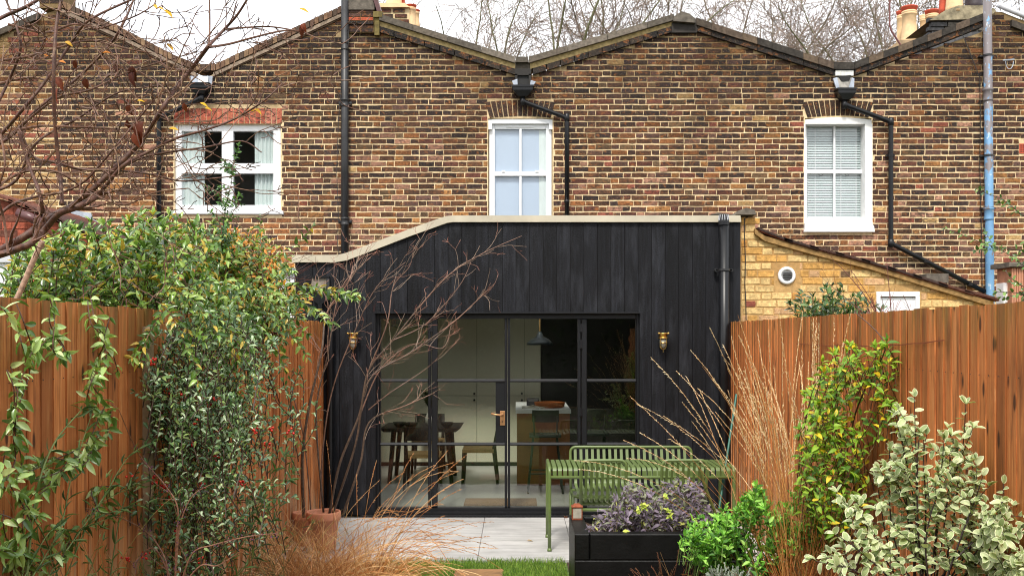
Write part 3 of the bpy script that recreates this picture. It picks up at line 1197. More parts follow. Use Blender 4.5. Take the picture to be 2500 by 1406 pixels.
mb.tube([P(2455, 150, HY - .06) + Vector((math.cos(t) * .055 + .055, 0, -abs(math.sin(t)) * .11)) for t in [math.pi * (1 + k / 8) for k in range(9)]], .006, 5)
mb.build('wall_bracket', M['lead'], hD)
# brick pier with pale paint patch at the right edge of the neighbouring yard
pr = thing('garden_pier', 'narrow brick pier with flat stone cap at the right edge above the fence', 'pier', (P(2490, 0, 11.6).x, 11.6, 0))
mb = MB()
mb.pbox(2470, 2540, 652, 760, 11.6, .35)
mb.build('shaft', m_plain('ribbed_clay', S(176, 122, 92), .85, var=.25, scale=14, bmp=.5), pr)
for k in range(12):
    mb = MB()
    mb.pbox(2470.6 + k * 5.8, 2474.6 + k * 5.8, 655, 760, 11.588, .02, S(186, 130, 100))
    mb.build('rib', M['painted'], pr)
mb = MB()
mb.pbox(2464, 2548, 640, 652, 11.54, .46, bev=.01)
mb.build('cap_stone', M['coping'], pr)
mb = MB()
mb.pbox(2452, 2471, 690, 742, 11.7, .2, bev=.02)
mb.build('painted_masonry', M['render_white'], label='white patch of painted masonry above the right fence end', cat='masonry')

# ================================================================ DRAINPIPES ON THE TERRACE
def pipe(root, pts, r, mat, name='pipe', n=12):
    mb = MB()
    mb.tube(pts, r, n)
    return mb.build(name, mat, root, True)


def bent(pts, rad=.05):
    """round the corners of a polyline"""
    out = [pts[0]]
    for a, b, c in zip(pts, pts[1:], pts[2:]):
        u, v = (a - b).normalized(), (c - b).normalized()
        p, q = b + u * rad, b + v * rad
        for k in range(6):
            t = k / 5
            out.append(p * (1 - t) ** 2 + b * 2 * t * (1 - t) + q * t * t)
    out.append(pts[-1])
    return out


def collar(root, p, r, h, mat, lugs=True):
    mb = MB()
    mb.lathe([(r * .98, -h / 2), (r * 1.16, -h / 2), (r * 1.16, -h * .3), (r * 1.08, -h * .25), (r * 1.08, h * .25), (r * 1.2, h * .3), (r * 1.2, h / 2), (r * .98, h / 2)], p, 14)
    if lugs:
        mb.box(p.x - r * 1.7, p.x + r * 1.7, p.y + r * .2, p.y + r * 1.1, p.z - h * .2, p.z + h * .2)
    return mb.build('collar', mat, root, True)


YP = HY - .07
# black vent stack between left and middle house
vp = thing('vent_pipe', 'tall black cast iron pipe running from roof to extension between the left houses', 'drainpipe', (P(842, 0, YP).x, YP, 0))
a_ = P(842, 0, YP)
pipe(vp, [Vector((a_.x, YP, 2.5)), Vector((a_.x, YP, P(0, -60, YP).z))], .053, M['iron'])
for y_ in (252, 541):
    collar(vp, P(842, y_, YP), .053, .11, M['iron'])
for y_ in (107, 122):
    mb = MB()
    mb.tube([P(842, y_, YP) + Vector((math.cos(t) * .056, math.sin(t) * .056, 0)) for t in [6.283 * k / 12 for k in range(13)]], .006, 5)
    mb.build('strap', M['cable'], vp)
mb = MB()
mb.tube([P(x_, y_, YP - .03) for x_, y_ in ((846, 20), (852, 100), (836, 170), (826, 300), (822, 420), (826, 520), (824, 600), (832, 640))], .005, 4)
mb.build('loose_cable', M['cable'], label='thin black cable hanging beside the tall black vent pipe', cat='cable')


def hopper_set(label, xc, ytop, ytop_h, ybot_h, w, route, r, chute, chute_mat, wl=.0):
    """chute through the parapet valley, hopper head, then the downpipe along px route"""
    root = thing('rainwater_downpipe', label, 'downpipe', (P(xc, 0, YP).x, YP, 0), 'hopper heads and downpipes on the terrace')
    mb = MB()
    hw = w / 2
    # tapering open-topped head
    a0, a1 = P(xc - hw, ytop_h, YP), P(xc + hw, ytop_h, YP)
    zt, zm, zb = a0.z, P(0, ytop_h + (ybot_h - ytop_h) * .45, YP).z, P(0, ybot_h, YP).z
    X0, X1, cx = a0.x, a1.x, (a0.x + a1.x) / 2
    y0, y1 = YP - .10, YP + .06
    ring = lambda s, z, rim=0: [(cx - (cx - X0) * s - rim, y0 + (1 - s) * .05 - rim, z), (cx + (X1 - cx) * s + rim, y0 + (1 - s) * .05 - rim, z), (cx + (X1 - cx) * s + rim, y1, z), (cx - (cx - X0) * s - rim, y1, z)]
    rings = [ring(1, zt, .012), ring(1, zt - .022, .012), ring(1, zt - .022), ring(.96, zm), ring(.42, zb)]
    v = sum(rings, [])
    f = []
    for i in range(len(rings) - 1):
        for k in range(4):
            j = (k + 1) % 4
            f.append((i * 4 + k, (i + 1) * 4 + k, (i + 1) * 4 + j, i * 4 + j))
    f.append((0, 1, 2, 3))
    n_ = len(v) - 4
    f.append((n_ + 3, n_ + 2, n_ + 1, n_))
    mb.add(v, f)
    mb.build('hopper_head', M['black'], root)
    pts = bent([P(x_, y_, YP - .01) for x_, y_ in route], .06)
    pipe(root, pts, r, M['black'], 'downpipe')
    for (x_, y_) in route[1:-1]:
        mb = MB()
        c = P(x_, y_, YP - .01)
        mb.lathe([(r * .5, -.06), (r * 1.18, -.05), (r * 1.18, .05), (r * .5, .06)], c, 12)
        mb.build('socket', M['black'], root, True)
    for q in chute:
        mb = MB()
        mb.pprism(q, HY - .085 + rnd(0, .012), .03)
        mb.build('flashing', chute_mat, root)
    return root


rA = hopper_set('black hopper and downpipe at left behind the bare branches', 490, 190, 206, 232, 48,
                [(492, 226), (492, 240), (388, 288), (388, 780)], .034,
                [[(465, 186), (519, 186), (516, 212), (468, 212)]], M['lead'])
mb = MB()
mb.pbox(484, 508, 188, 210, HY - .10, .02)
mb.build('outlet_spout', M['upvc'], rA)
rB = hopper_set('black hopper and downpipe dropping beside the middle sash window', 1276, 182, 212, 238, 50,
                [(1276, 230), (1276, 248), (1384, 288), (1384, 560)], .031,
                [[(1250, 198), (1263, 193), (1264, 213), (1256, 214)], [(1293, 214), (1296, 196), (1308, 200), (1300, 212)]], M['lead'])
mb = MB()
mb.pbox(1258, 1296, 181, 212, HY - .03, .02)
mb.build('outlet_spout', m_plain('outlet_black', (.008, .008, .008), .7, bmp=0), rB)
for q in ((1257, 1263, 181, 212), (1291, 1297, 181, 212), (1257, 1297, 168, 184)):
    mb = MB()
    mb.pbox(*q, HY - .06, .06)
    mb.build('outlet_surround', m_plain('tarred_timber', S(38, 35, 32), .8, bmp=.3), rB)
mb = MB()
c_ = P(1384, 492, YP - .01)
mb.lathe([(.031, -.02), (.038, -.018), (.038, .018), (.031, .02)], c_, 12)
mb.build('clip', M['black'], rB, True)
rC = hopper_set('black hopper and downpipe running past the venetian blind window to the lean-to roof', 2063, 190, 219, 246, 44,
                [(2062, 238), (2062, 256), (2175, 298), (2175, 594), (2404, 712)], .034,
                [[(2034, 192), (2044, 189), (2050, 216), (2042, 216)], [(2072, 216), (2080, 190), (2086, 192), (2085, 217)]], M['lead'])
mb = MB()
mb.pprism([(2040, 190), (2082, 190), (2084, 216), (2046, 216)], HY - .04, .02)
mb.build('outlet_spout', m_plain('crumpled_plastic', S(150, 146, 138), .3, var=.55, scale=14, bmp=.8), rC)
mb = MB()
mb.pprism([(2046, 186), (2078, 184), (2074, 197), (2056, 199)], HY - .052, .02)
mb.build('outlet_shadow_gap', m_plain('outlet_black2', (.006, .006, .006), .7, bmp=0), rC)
for x_, y_ in ((2175, 380), (2260, 638), (2368, 694)):
    mb = MB()
    c_ = P(x_, y_, YP - .01)
    mb.lathe([(.034, -.018), (.042, -.016), (.042, .016), (.034, .018)], c_, 12)
    mb.box(c_.x - .06, c_.x + .06, c_.y + .01, c_.y + .06, c_.z - .012, c_.z + .012)
    mb.build('clip', M['black'], rC)

bp = thing('soil_pipe', 'tall blue soil pipe with flaking paint near the right edge', 'soil pipe', (P(2413, 0, YP - .02).x, YP, 0))
a_ = P(2410, -60, YP - .02)
b_ = P(2417, 728, YP - .02)
pipe(bp, [a_, b_, Vector((b_.x + .01, b_.y, 0))], .057, M['blue_pipe'], 'pipe', 16)
for x_, y_ in ((2412, 232), (2414, 522)):
    c_ = P(x_, y_, YP - .02)
    mb = MB()
    mb.lathe([(.056, -.09), (.066, -.085), (.066, -.07), (.061, -.06), (.061, .05), (.070, .06), (.070, .085), (.056, .09)], c_, 16)
    mb.build('socket', M['blue_pipe'], bp, True)
for x_, y_ in ((2411, 136), (2413, 380), (2415, 508)):
    c_ = P(x_, y_, YP - .02)
    mb = MB()
    mb.lathe([(.057, -.012), (.064, -.012), (.064, .012), (.057, .012)], c_, 16)
    mb.box(c_.x - .1, c_.x + .1, c_.y + .02, c_.y + .08, c_.z - .01, c_.z + .01)
    mb.build('bracket', M['iron'], bp)
mb = MB()
mb.tube([P(x_, y_, YP + .03) for x_, y_ in ((2340, 66), (2352, 90), (2376, 150), (2392, 190), (2394, 300), (2392, 400), (2396, 560), (2398, 700))], .006, 4)
mb.build('wall_cable', M['cable'], label='dark cable running down the brick wall beside the blue pipe', cat='cable')
mb = MB()
mb.tube([P(1748, 445, YP + .04), P(1748, 515, YP + .04)], .004, 4)
mb.build('short_cable', M['cable'], label='short cable dropping down the wall above the extension roof', cat='cable')

# ================================================================ CHIMNEYS
def pot(root, px, y0, y1, w, Y, mat, top_mat=None, name='chimney_pot'):
    a, b = P(px, y1, Y), P(px, y0, Y)
    r = w / 2 * Y / F
    h = b.z - a.z
    mb = MB()
    prof = [(r * 1.08, -.1), (r * 1.02, .0), (r * .9, h * .35), (r * .86, h * .74), (r * .97, h * .76), (r * .97, h * .79), (r * .88, h * .80), (r * .97, h * .82), (r * .97, h * .85), (r * .88, h * .87)]
    if not top_mat:
        prof += [(r * 1.0, h * .95), (r * 1.0, h), (r * .7, h), (r * .65, h * .8)]
    mb.lathe(prof, a, 18)
    o = mb.build(name, mat, root, True)
    if top_mat:
        mb = MB()
        mb.lathe([(r * .8, h * .86), (r * .92, h * .88), (r * 1.0, h * .95), (r * 1.06, h * .97), (r * 1.06, h), (r * .8, h), (r * .75, h * .9)], a, 18)
        q = mb.build('pot_top', top_mat, o, True)
    return o


YC = 17.5
c1 = thing('chimney', 'cream rendered chimney stack behind the party wall pier with clay pots', 'chimney', (P(960, 0, YC).x, YC, 3), 'chimneys behind the terrace')
mb = MB()
mb.pbox(918, 1000, 16, 420, YC, .7, S(206, 184, 140))
mb.build('stack', M['painted'], c1)
for r_ in range(3):
    for k in range(2):
        mb = MB()
        mb.pbox(926 + k * 33 + r_ * 5, 954 + k * 34 + r_ * 5, 22 + r_ * 13, 30 + r_ * 13, YC - .02, .06, RD.choice([S(96, 60, 48), S(72, 56, 50)]))
        mb.build('brick', M['brick'], c1)
mb = MB()
mb.pprism([(914, 18), (1000, 18), (988, 8), (926, 8)], YC - .06, .8)
mb.build('flaunching', M['buff_clay'], c1)
pot(c1, 962, -70, 12, 38, YC + .1, M['buff_clay'])
pot(c1, 1003, 14, 62, 27, YC + .1, M['buff_clay'], M['red_clay'])
pot(c1, 1014, 26, 62, 22, YC + .6, M['buff_clay'], M['red_clay'])
pot(c1, 984, -60, 14, 10, YC + .3, M['red_clay'])

c2 = thing('chimney', 'dark weathered chimney stack with mossy top beside the blue pipe', 'chimney', (P(2335, 0, YC).x, YC, 3), 'chimneys behind the terrace')
mb = MB()
mb.pprism([(2276, 420), (2276, 72), (2430, 58), (2430, 420)], YC, .9)
mb.build('stack', m_plain('tarred_brick', S(74, 74, 76), .7, var=.5, scale=16, bmp=.8), c2)
for r_ in range(3):
    for k in range(4):
        mb = MB()
        mb.pbox(2266 + k * 41 + (r_ % 2) * 8, 2304 + k * 41 + (r_ % 2) * 8, 44 + r_ * 11, 53 + r_ * 11, YC - .06 + r_ * .02, .1, RD.choice([S(82, 82, 84), S(66, 66, 68), S(96, 92, 86)]))
        mb.build('corbel_brick', M['coped'], c2)
mb = MB()
mb.pprism([(2270, 50), (2436, 46), (2430, 22), (2400, 14), (2340, 14), (2308, 26)], YC - .1, 1.1)
mb.build('flaunching', m_plain('mossy_flaunching', S(140, 130, 106), .95, var=.5, scale=9, bmp=.8), c2)
pot(c2, 2303, -70, 24, 20, YC + .3, M['red_clay'])
pot(c2, 2330, -70, 20, 40, YC + .05, M['buff_clay'])
pot(c2, 2377, -60, 12, 40, YC + .2, m_plain('dark_pot', S(62, 54, 60), .6, var=.3, bmp=.2))
YC2 = 20.5
c3 = thing('chimney', 'group of cream chimney pots with red tops behind the right gable', 'chimney', (P(2225, 0, YC2).x, YC2, 3), 'chimneys behind the terrace')
mb = MB()
mb.pprism([(2180, 300), (2180, 112), (2196, 98), (2284, 96), (2300, 112), (2300, 300)], YC2, .9)
mb.build('stack', m_plain('stack_render', S(150, 128, 100), .9, var=.3, scale=8, bmp=.5), c3)
pot(c3, 2220, 18, 100, 38, YC2 + .2, M['buff_clay'], M['red_clay'])
pot(c3, 2201, 29, 104, 24, YC2 + .7, M['buff_clay'], M['red_clay'])
pot(c3, 2276, 27, 100, 34, YC2 + .3, M['buff_clay'], M['red_clay'])
pot(c3, 2256, 38, 100, 22, YC2 + .75, M['buff_clay'])
mb = MB()
mb.tube([P(2172, -40, 15.2), P(2172, 62, 15.2), P(2176, 76, 15.2), P(2200, 112, 15.2), P(2206, 124, 15.2)], .014, 6, S(112, 70, 66))
mb.build('conduit_pole', M['painted'], label='thin brown bent pole rising behind the right roof valley', cat='pole')

# ================================================================ BLACK TIMBER EXTENSION
ext = thing('rear_extension', 'black charred timber rear extension with stone-coloured capping and glazed doors', 'extension', (0, EY, 0))
capB = [(722, 641), (818, 641), (848, 636), (886, 622), (1000, 578), (1092, 545), (1106, 543), (1808, 543)]   # underside of capping
OX0, OX1, OY0 = 917, 1562, 763     # door opening
XL, XR = P(722, 0, EY).x, P(1808, 0, EY).x
lines = [722] + [862.3 + 33.12 * k for k in range(-4, 29)]
lines = [l for l in lines if l < 1806] + [1808]
lines = sorted(set(lines))
for a, b in zip(lines, lines[1:]):
    if b - a < 3:
        continue
    g = .55
    segs = []
    cuts = sorted({a, b} | {c for c in (OX0, OX1) if a < c < b} | {p[0] for p in capB if a < p[0] < b})
    mb = MB()
    for i, (u, v) in enumerate(zip(cuts, cuts[1:])):
        u2, v2 = (u + g if u == a else u), (v - g if v == b else v)
        yb = OY0 if (u >= OX0 - .1 and v <= OX1 + .1) else 1256
        mb.pprism([(u2, interp(capB, u2) - 3), (v2, interp(capB, v2) - 3), (v2, yb), (u2, yb)], EY + rnd(-.0015, .0015) * (i == 0), .02)
    mb.build('cladding_board', M['char'], ext)
# backing wall, side walls
mb = MB()
wall_strips(mb, 722, 1808, [(x, y_ + 6) for x, y_ in capB], [], EY + .024, .16, .0, None)
mb2 = MB()
cw = [(722, OX0), (OX0, OX1), (OX1, 1808)]
for a, b in cw:
    xs = sorted({a, b} | {p[0] for p in capB if a < p[0] < b})
    for u, v in zip(xs, xs[1:]):
        mb2.pprism([(u, interp(capB, u) + 2), (v, interp(capB, v) + 2), (v, OY0 + 1 if a == OX0 else 1258), (u, OY0 + 1 if a == OX0 else 1258)], EY + .024, .16)
mb2.build('wall', M['kitchen_black'], ext)
for nm, x0, x1, h in (('side_wall', XL, XL + .16, P(0, 643, EY).z), ('side_wall', XR - .16, XR, P(0, 545, EY).z)):
    mb = MB()
    mb.box(x0, x1, EY + .19, HY - .005, 0, h)
    mb.build(nm, M['char'], ext)
# nail heads
mb = MB()
for y_ in (552, 660, 757, 862, 960):
    for l in lines[1:-1]:
        for d in (-6, 6):
            if y_ > OY0 and OX0 < l + d < OX1:
                continue
            if interp(capB, l + d) > y_ - 4:
                continue
            c_ = P(l + d, y_ + rnd(-1, 1), EY - .003)
            mb.box(c_.x - .002, c_.x + .002, EY - .003, EY + .002, c_.z - .002, c_.z + .002)
mb.build('nail_heads', M['iron'], ext, kind='stuff')
# capping in lengths, following the sloping head
capT = [(714, 623), (826, 623), (846, 618), (882, 605), (1000, 560), (1088, 529), (1106, 527), (1806, 527)]
for i, (u, v) in enumerate(zip(range(7), range(1, 8))):
    mb = MB()
    y0, y1 = EY - .035, EY + .33
    q = [P(capT[u][0] + (0 if i else 0), capT[u][1], EY), P(capT[v][0], capT[v][1], EY), P(capB[v][0], capB[v][1], EY), P(capB[u][0] if i else 714, capB[u][1], EY)]
    mb.prism([(p.x, p.z) for p in reversed(q)], y0, y1)
    mb.build('capping', M['cap'], ext)
# roof with an unseen glazed opening added to brighten the kitchen
zr = P(0, 555, EY).z
mb = MB()
rx0, rx1, ry0, ry1 = -1.75, 1.3, 12.2, 13.7
for q in ((-.62, rx0 + 1.75 - 1.75, EY + .2, HY, zr - .12, zr),):
    pass
X0r = P(1100, 0, EY).x
for q in ((X0r, XR - .16, EY + .19, ry0, zr - .14, zr), (X0r, XR - .16, ry1, HY - .01, zr - .14, zr), (rx1, XR - .16, ry0, ry1, zr - .14, zr)):
    mb.box(*q)
zl = P(0, 650, EY).z
mb.prism([(XL + .16, zl - .14), (P(840, 0, EY).x, zl - .14), (X0r, zr - .14), (X0r, zr), (P(840, 0, EY).x, zl), (XL + .16, zl)], EY + .19, ry0)
mb.prism([(XL + .16, zl - .14), (P(840, 0, EY).x, zl - .14), (X0r, zr - .14), (X0r, zr), (P(840, 0, EY).x, zl), (XL + .16, zl)], ry1, HY - .01)
mb.build('roof', M['kitchen_black'], ext)
mb = MB()
mb.box(X0r, rx1, ry0, ry1, zr - .05, zr - .03)
mb.build('added_rooflight', M['glass'], ext)

# ---- glazed doors and sidelights
YD = EY + .06
mb = MB()
for q in ((OX0, 927, OY0, 1250), (1553, OX1, OY0, 1250), (927, 1553, OY0 + .5, 778), (927, 1553, 1238, 1250)):
    mb.pbox(*q, YD, .07, bev=.005)
fr = mb.build('door_frame', M['frame'], ext)
mb = MB()
mb.pbox(OX0 - 3, OX1 + 2, 761.5, 765, EY - .03, .09)
mb.build('head_flashing', M['frame'], fr)


def leaf_frame(name, x0, x1, glass, rows, stile, lock=None, label=None):
    gx0, gx1 = glass
    mb = MB()
    for q in ((x0, gx0, 778, 1238), (gx1, x1, 778, 1238)):
        mb.pbox(*q, YD - .012, .06, bev=.006)
    o = mb.build(name, M['frame'], ext, label=label)
    for (ya, yb) in ((925, 932.5), (1080, 1087)):
        m2 = MB()
        za, zb = P(0, ya, YD).z, P(0, yb, YD).z
        m2.prism_x([(YD + .03, zb), (YD - .012, zb), (YD - .024, (za + zb) / 2 - .004), (YD - .004, za), (YD + .03, za)], P(gx0, 0, YD).x, P(gx1, 0, YD).x)
        m2.build('glazing_bar', M['frame'], o)
    for (ya, yb) in ((778, 925), (932.5, 1080), (1087, 1238)):
        xb = gx1
        if lock and ya > 900 and yb < 1100:
            xb = lock
        glass_pane(o, gx0, xb, ya, yb, YD + .02, M['door_glass'])
    if lock:
        m2 = MB()
        m2.pbox(lock, gx1, 932.5, 1080, YD - .005, .045)
        m2.build('lock_panel', M['frame'], o)
    return o


leaf_frame('sidelight', 927, 1052, (929, 1045), 3, 0, None, 'left sidelight')
door = leaf_frame('glazed_door', 1054, 1238, (1068, 1232), 3, 0, 1210, 'door leaf with bronze lever handle')
leaf_frame('glazed_door', 1239.5, 1418, (1245.5, 1410), 3, 0)
leaf_frame('sidelight', 1420, 1553, (1433, 1552), 3, 0, None, 'right sidelight')
mb = MB()
mb.pbox(1220.8, 1232.8, 1003, 1038, YD - .02, .012, bev=.003)
pl = mb.build('handle_plate', M['bronze'], door)
mb = MB()
h0 = P(1226.5, 1012, YD - .02)
mb.tube([h0, h0 + Vector((0, -.05, 0)), h0 + Vector((-.02, -.06, 0)), P(1213, 1012, YD - .085), P(1199, 1009.5, YD - .085)], [.011, .011, .011, .009, .011], 8)
mb.lathe([(.018, -.004), (.016, .006)], h0 + Vector((0, -.008, 0)), 12, axis='Y')
mb.build('lever_handle', M['bronze'], pl, True)
mb = MB()
k0 = P(1226.5, 1029, YD - .0212)
mb.lathe([(.0045, -.002), (.0045, .002)], k0 + Vector((0, 0, .004)), 8, axis='Y')
mb.box(k0.x - .002, k0.x + .002, k0.y - .002, k0.y + .002, k0.z - .014, k0.z)
mb.build('keyhole', M['kitchen_black'], pl)
for x_ in (1053, 1419):
    for y_ in (800, 840, 1005, 1205):
        mb = MB()
        mb.pbox(x_ - 4, x_ + 3, y_ - 10, y_ + 10, YD - .03, .02)
        mb.lathe([(.006, -.05), (.006, .05)], P(x_, y_, YD - .032), 8)
        mb.build('hinge', M['frame'], door)
mb = MB()
mb.pbox(OX0 - 4, OX1 + 4, 1250, 1256, EY - .02, .16)
mb.build('threshold', M['frame'], ext)
mb = MB()
mb.box(P(880, 0, EY).x, XR - .12, EY - .10, EY - .022, -.01, .012)
dr = mb.build('channel_drain', M['black'], ext)
mb = MB()
for k in range(90):
    x_ = P(885, 0, EY).x + k * .044
    if x_ < XR - .2:
        mb.box(x_, x_ + .026, EY - .088, EY - .036, .012, .016)
mb.build('grating', M['iron'], dr)

# rainwater pipe with slotted terminal, right
YR = EY - .09
rp = thing('rainwater_pipe', 'wide black rainwater pipe on the right edge of the timber extension', 'downpipe', (P(1768, 0, YR).x, YR, 0))
c_ = P(1768, 550, YR)
pipe(rp, [Vector((c_.x, YR, .0)), Vector((c_.x, YR, P(0, 542, YR).z))], .057, M['black'], 'pipe', 16)
mb = MB()
mb.lathe([(.062, -.04), (.062, .0), (.058, .005), (.046, .075), (.0, .08)], P(1767, 541, YR), 16)
tm = mb.build('terminal', M['black'], rp)
mb = MB()
for k in range(12):
    a = 6.283 * k / 12
    p0 = P(1767, 541, YR) + Vector((math.cos(a) * .060, math.sin(a) * .060, .012))
    p1 = P(1767, 541, YR) + Vector((math.cos(a) * .050, math.sin(a) * .050, .070))
    mb.tube([p0, p1], .004, 4)
mb.build('slot', M['plastic_grey'], tm)
c_ = P(1768, 659, YR)
mb = MB()
mb.lathe([(.057, -.012), (.063, -.012), (.063, .012), (.057, .012)], c_, 16)
for s_ in (-1, 1):
    mb.lathe([(.018, -.02), (.018, .04)], c_ + Vector((s_ * .085, .03, 0)), 10, axis='Y')
    mb.box(c_.x + (s_ * .07) - .02, c_.x + (s_ * .07) + .02, c_.y + .01, c_.y + .04, c_.z - .01, c_.z + .01)
mb.build('bracket', M['iron'], rp)
# parapet outlet and hopper, left
hp = thing('parapet_outlet', 'black hopper under a grey outlet on the left end of the timber extension', 'hopper', (P(780, 0, EY).x, EY, 0))
mb = MB()
mb.pbox(748, 766, 676, 722, EY - .02, .04)
mb.pbox(762, 804, 674, 679, EY - .05, .06)
mb.pprism([(760, 716), (806, 716), (800, 732), (786, 742), (786, 766), (776, 766), (776, 742), (762, 732)], EY - .09, .09)
mb.build('hopper', M['black'], hp)
mb = MB()
mb.pprism([(762, 679), (797, 679), (796, 706), (784, 713), (764, 708), (760, 694)], EY - .028, .02)
mb.build('outlet_sheet', m_plain('dusty_membrane', S(128, 118, 106), .6, var=.3, scale=24, bmp=.5), hp)
mb = MB()
mb.pbox(797, 804, 680, 716, EY - .07, .06)
mb.build('cheek', M['iron'], hp)
pipe(hp, bent([P(781, 760, EY - .05), P(781, 772, EY - .05), P(806, 782, EY - .07), P(806, 840, EY - .07), Vector((P(806, 0, EY - .07).x, EY - .07, 0))], .04), .036, M['black'], 'pipe')


def wall_lamp(px, label):
    Yl = EY - .085
    c = P(px, 832, Yl)
    r = thing('wall_lamp', label, 'wall lamp', (c.x, EY - .005, c.z), 'brass bulkhead lamps on the extension')
    s = .0042
    mb = MB()
    mb.lathe([(8 * s, 12 * s), (10 * s, 13 * s), (11 * s, 16 * s), (11 * s, 20 * s), (13 * s, 21 * s), (13 * s, 23 * s), (9 * s, 24 * s)], c + Vector((0, 0, -.012)), 18)
    mb.lathe([(13 * s, 9 * s), (13.6 * s, 9.4 * s), (13.6 * s, 12 * s), (12 * s, 12.6 * s)], c + Vector((0, 0, -.012)), 18)
    mb.build('brass_cap', M['brass'], r, True)
    mb = MB()
    mb.box(c.x - .028, c.x + .028, Yl + .02, EY - .004, c.z + .04, c.z + .085)
    mb.lathe([(.012, -.05), (.012, .0)], c + Vector((-.05, .0, .082)), 8, axis='Y')
    mb.lathe([(.012, -.05), (.012, .0)], c + Vector((.05, .0, .082)), 8, axis='Y')
    mb.build('mount', M['brass'], r, True)
    mb = MB()
    mb.lathe([(.04, .03), (.041, -.02), (.037, -.05), (.026, -.073), (.004, -.085)], c, 18)
    mb.build('glass_jar', M['lamp_glass'], r, True)
    mb = MB()
    mb.lathe([(.012, .03), (.02, .0), (.022, -.02), (.012, -.04), (.002, -.046)], c, 12)
    mb.build('bulb', M['bulb'], r, True)
    mb = MB()
    for k in range(4):
        a = math.pi / 4 + math.pi / 2 * k
        d = Vector((math.cos(a), math.sin(a), 0))
        mb.tube([c + d * .046 + Vector((0, 0, .03)), c + d * .047 + Vector((0, 0, -.03)), c + d * .040 + Vector((0, 0, -.065)), c + d * .024 + Vector((0, 0, -.086)), c + Vector((0, 0, -.094))], .0045, 5)
    mb.tube([c + Vector((math.cos(t) * .047, math.sin(t) * .047, -.018)) for t in [6.283 * k / 16 for k in range(17)]], .0035, 5)
    mb.tube([c + Vector((0, 0, -.09)), c + Vector((0, 0, -.125))], .004, 5)
    mb.build('cage', M['brass'], r)
    return r


M['lamp_glass'] = m_plain('ribbed_lamp_glass', S(128, 124, 112), .12, .0, var=.35, scale=40, bmp=.1, spec=.8)
M['bulb'] = m_plain('frosted_bulb', S(216, 176, 140), .3, var=.1, bmp=0)
wall_lamp(1619, 'brass caged wall lamp right of the glazed doors')
wall_lamp(862, 'brass caged wall lamp left of the glazed doors behind bare twigs')

# ================================================================ KITCHEN SEEN THROUGH THE DOORS
KX0, KX1, KY1, KZ = -2.25, 2.28, 15.75, 2.42
for nm, q, mt in (('kitchen_floor', (KX0, KX1, EY + .14, KY1, -.05, -.002), 'pale_floor'),
                  ('kitchen_left_wall', (KX0 - .05, KX0, EY + .19, KY1, 0, 2.6), 'greige'), ('kitchen_right_wall', (KX1, KX1 + .05, EY + .19, KY1, 0, 2.6), 'kitchen_black'),
                  ('kitchen_back_wall', (KX0, KX1, KY1, KY1 + .1, 0, 2.6), 'greige'), ('kitchen_ceiling', (KX0, KX1, HY - .02, KY1, KZ, KZ + .1), 'greige')):
    mb = MB()
    mb.box(*q)
    mb.build(nm, M[mt], kind='structure')
YK = 15.2
cab = thing('kitchen_cabinet', 'wall of tall greige kitchen cupboards with small knobs inside the extension', 'cupboard', (-.85, YK, 0))
mb = MB()
mb.pbox(880, 1320, 756, 1128, YK + .022, .5)
mb.build('carcass', m_plain('cabinet_shadow', S(120, 118, 106), .8, bmp=0), cab)
mb = MB()
mb.pbox(880, 1320, 1128, 1140, YK + .06, .4)
mb.build('plinth', M['kitchen_black'], cab)
cx = [880, 930, 1048, 1164, 1280, 1320]
for a, b in zip(cx, cx[1:]):
    for (y0, y1) in ((760, 965), (966.2, 1127)):
        mb = MB()
        mb.pbox(a + .5, b - .5, y0, y1, YK, .02)
        d_ = mb.build('cupboard_door', M['greige'], cab)
        if b - a > 60:
            mb = MB()
            c_ = P(b - 6, 960 if y0 < 900 else 976, YK)
            mb.lathe([(.006, -.02), (.016, -.022), (.017, -.034), (.006, -.038)], c_, 10, axis='Y')
            mb.build('knob', M['iron'], d_)
mb = MB()
mb.pbox(1322, 1640, 750, 1140, YK + .03, .4)
mb.build('dark_pantry', M['kitchen_black'], label='black joinery filling the right of the kitchen back wall', cat='cupboard')
mb = MB()
mb.pbox(955, 1046, 776, 798, 13.1, .5)
mb.build('cooker_hood', M['kitchen_black'], label='black box hanging below the ceiling inside the left sidelight', cat='hood')

isl = thing('kitchen_island', 'oak kitchen island with white worktop seen through the right door', 'island', (.35, 13.9, 0))
mb = MB()
mb.pbox(1262, 1391, 1009, 1184, 13.2, 1.5)
mb.build('body', M['oak'], isl)
mb = MB()
mb.pbox(1259, 1394, 1000, 1009, 13.16, 1.58)
mb.build('worktop', M['upvc'], isl)
mb = MB()
mb.tube([P(1280, 998, 13.4), P(1300, 990, 13.4), P(1330, 996, 13.4)], .012, 5, S(180, 170, 150))
mb.pbox(1274, 1316, 994, 999.5, 13.3, .3, S(200, 196, 186))
mb.build('open_magazine', M['painted'], label='open magazine lying on the white island worktop', cat='magazine')
mb = MB()
c_ = P(1342, 999, 13.6)
mb.lathe([(.12, 0), (.2, .04), (.21, .1), (.19, .1), (.1, .03)], c_, 16, S(170, 92, 40))
mb.build('fruit_bowl', M['painted'], smooth=True, label='orange brown bowl on the kitchen island', cat='bowl')
mb = MB()
mb.pbox(1286, 1316, 974, 1000, 13.9, .25, S(34, 32, 34), bev=.03)
mb.build('toaster', M['painted'], label='dark rounded appliance at the back of the island worktop', cat='appliance')


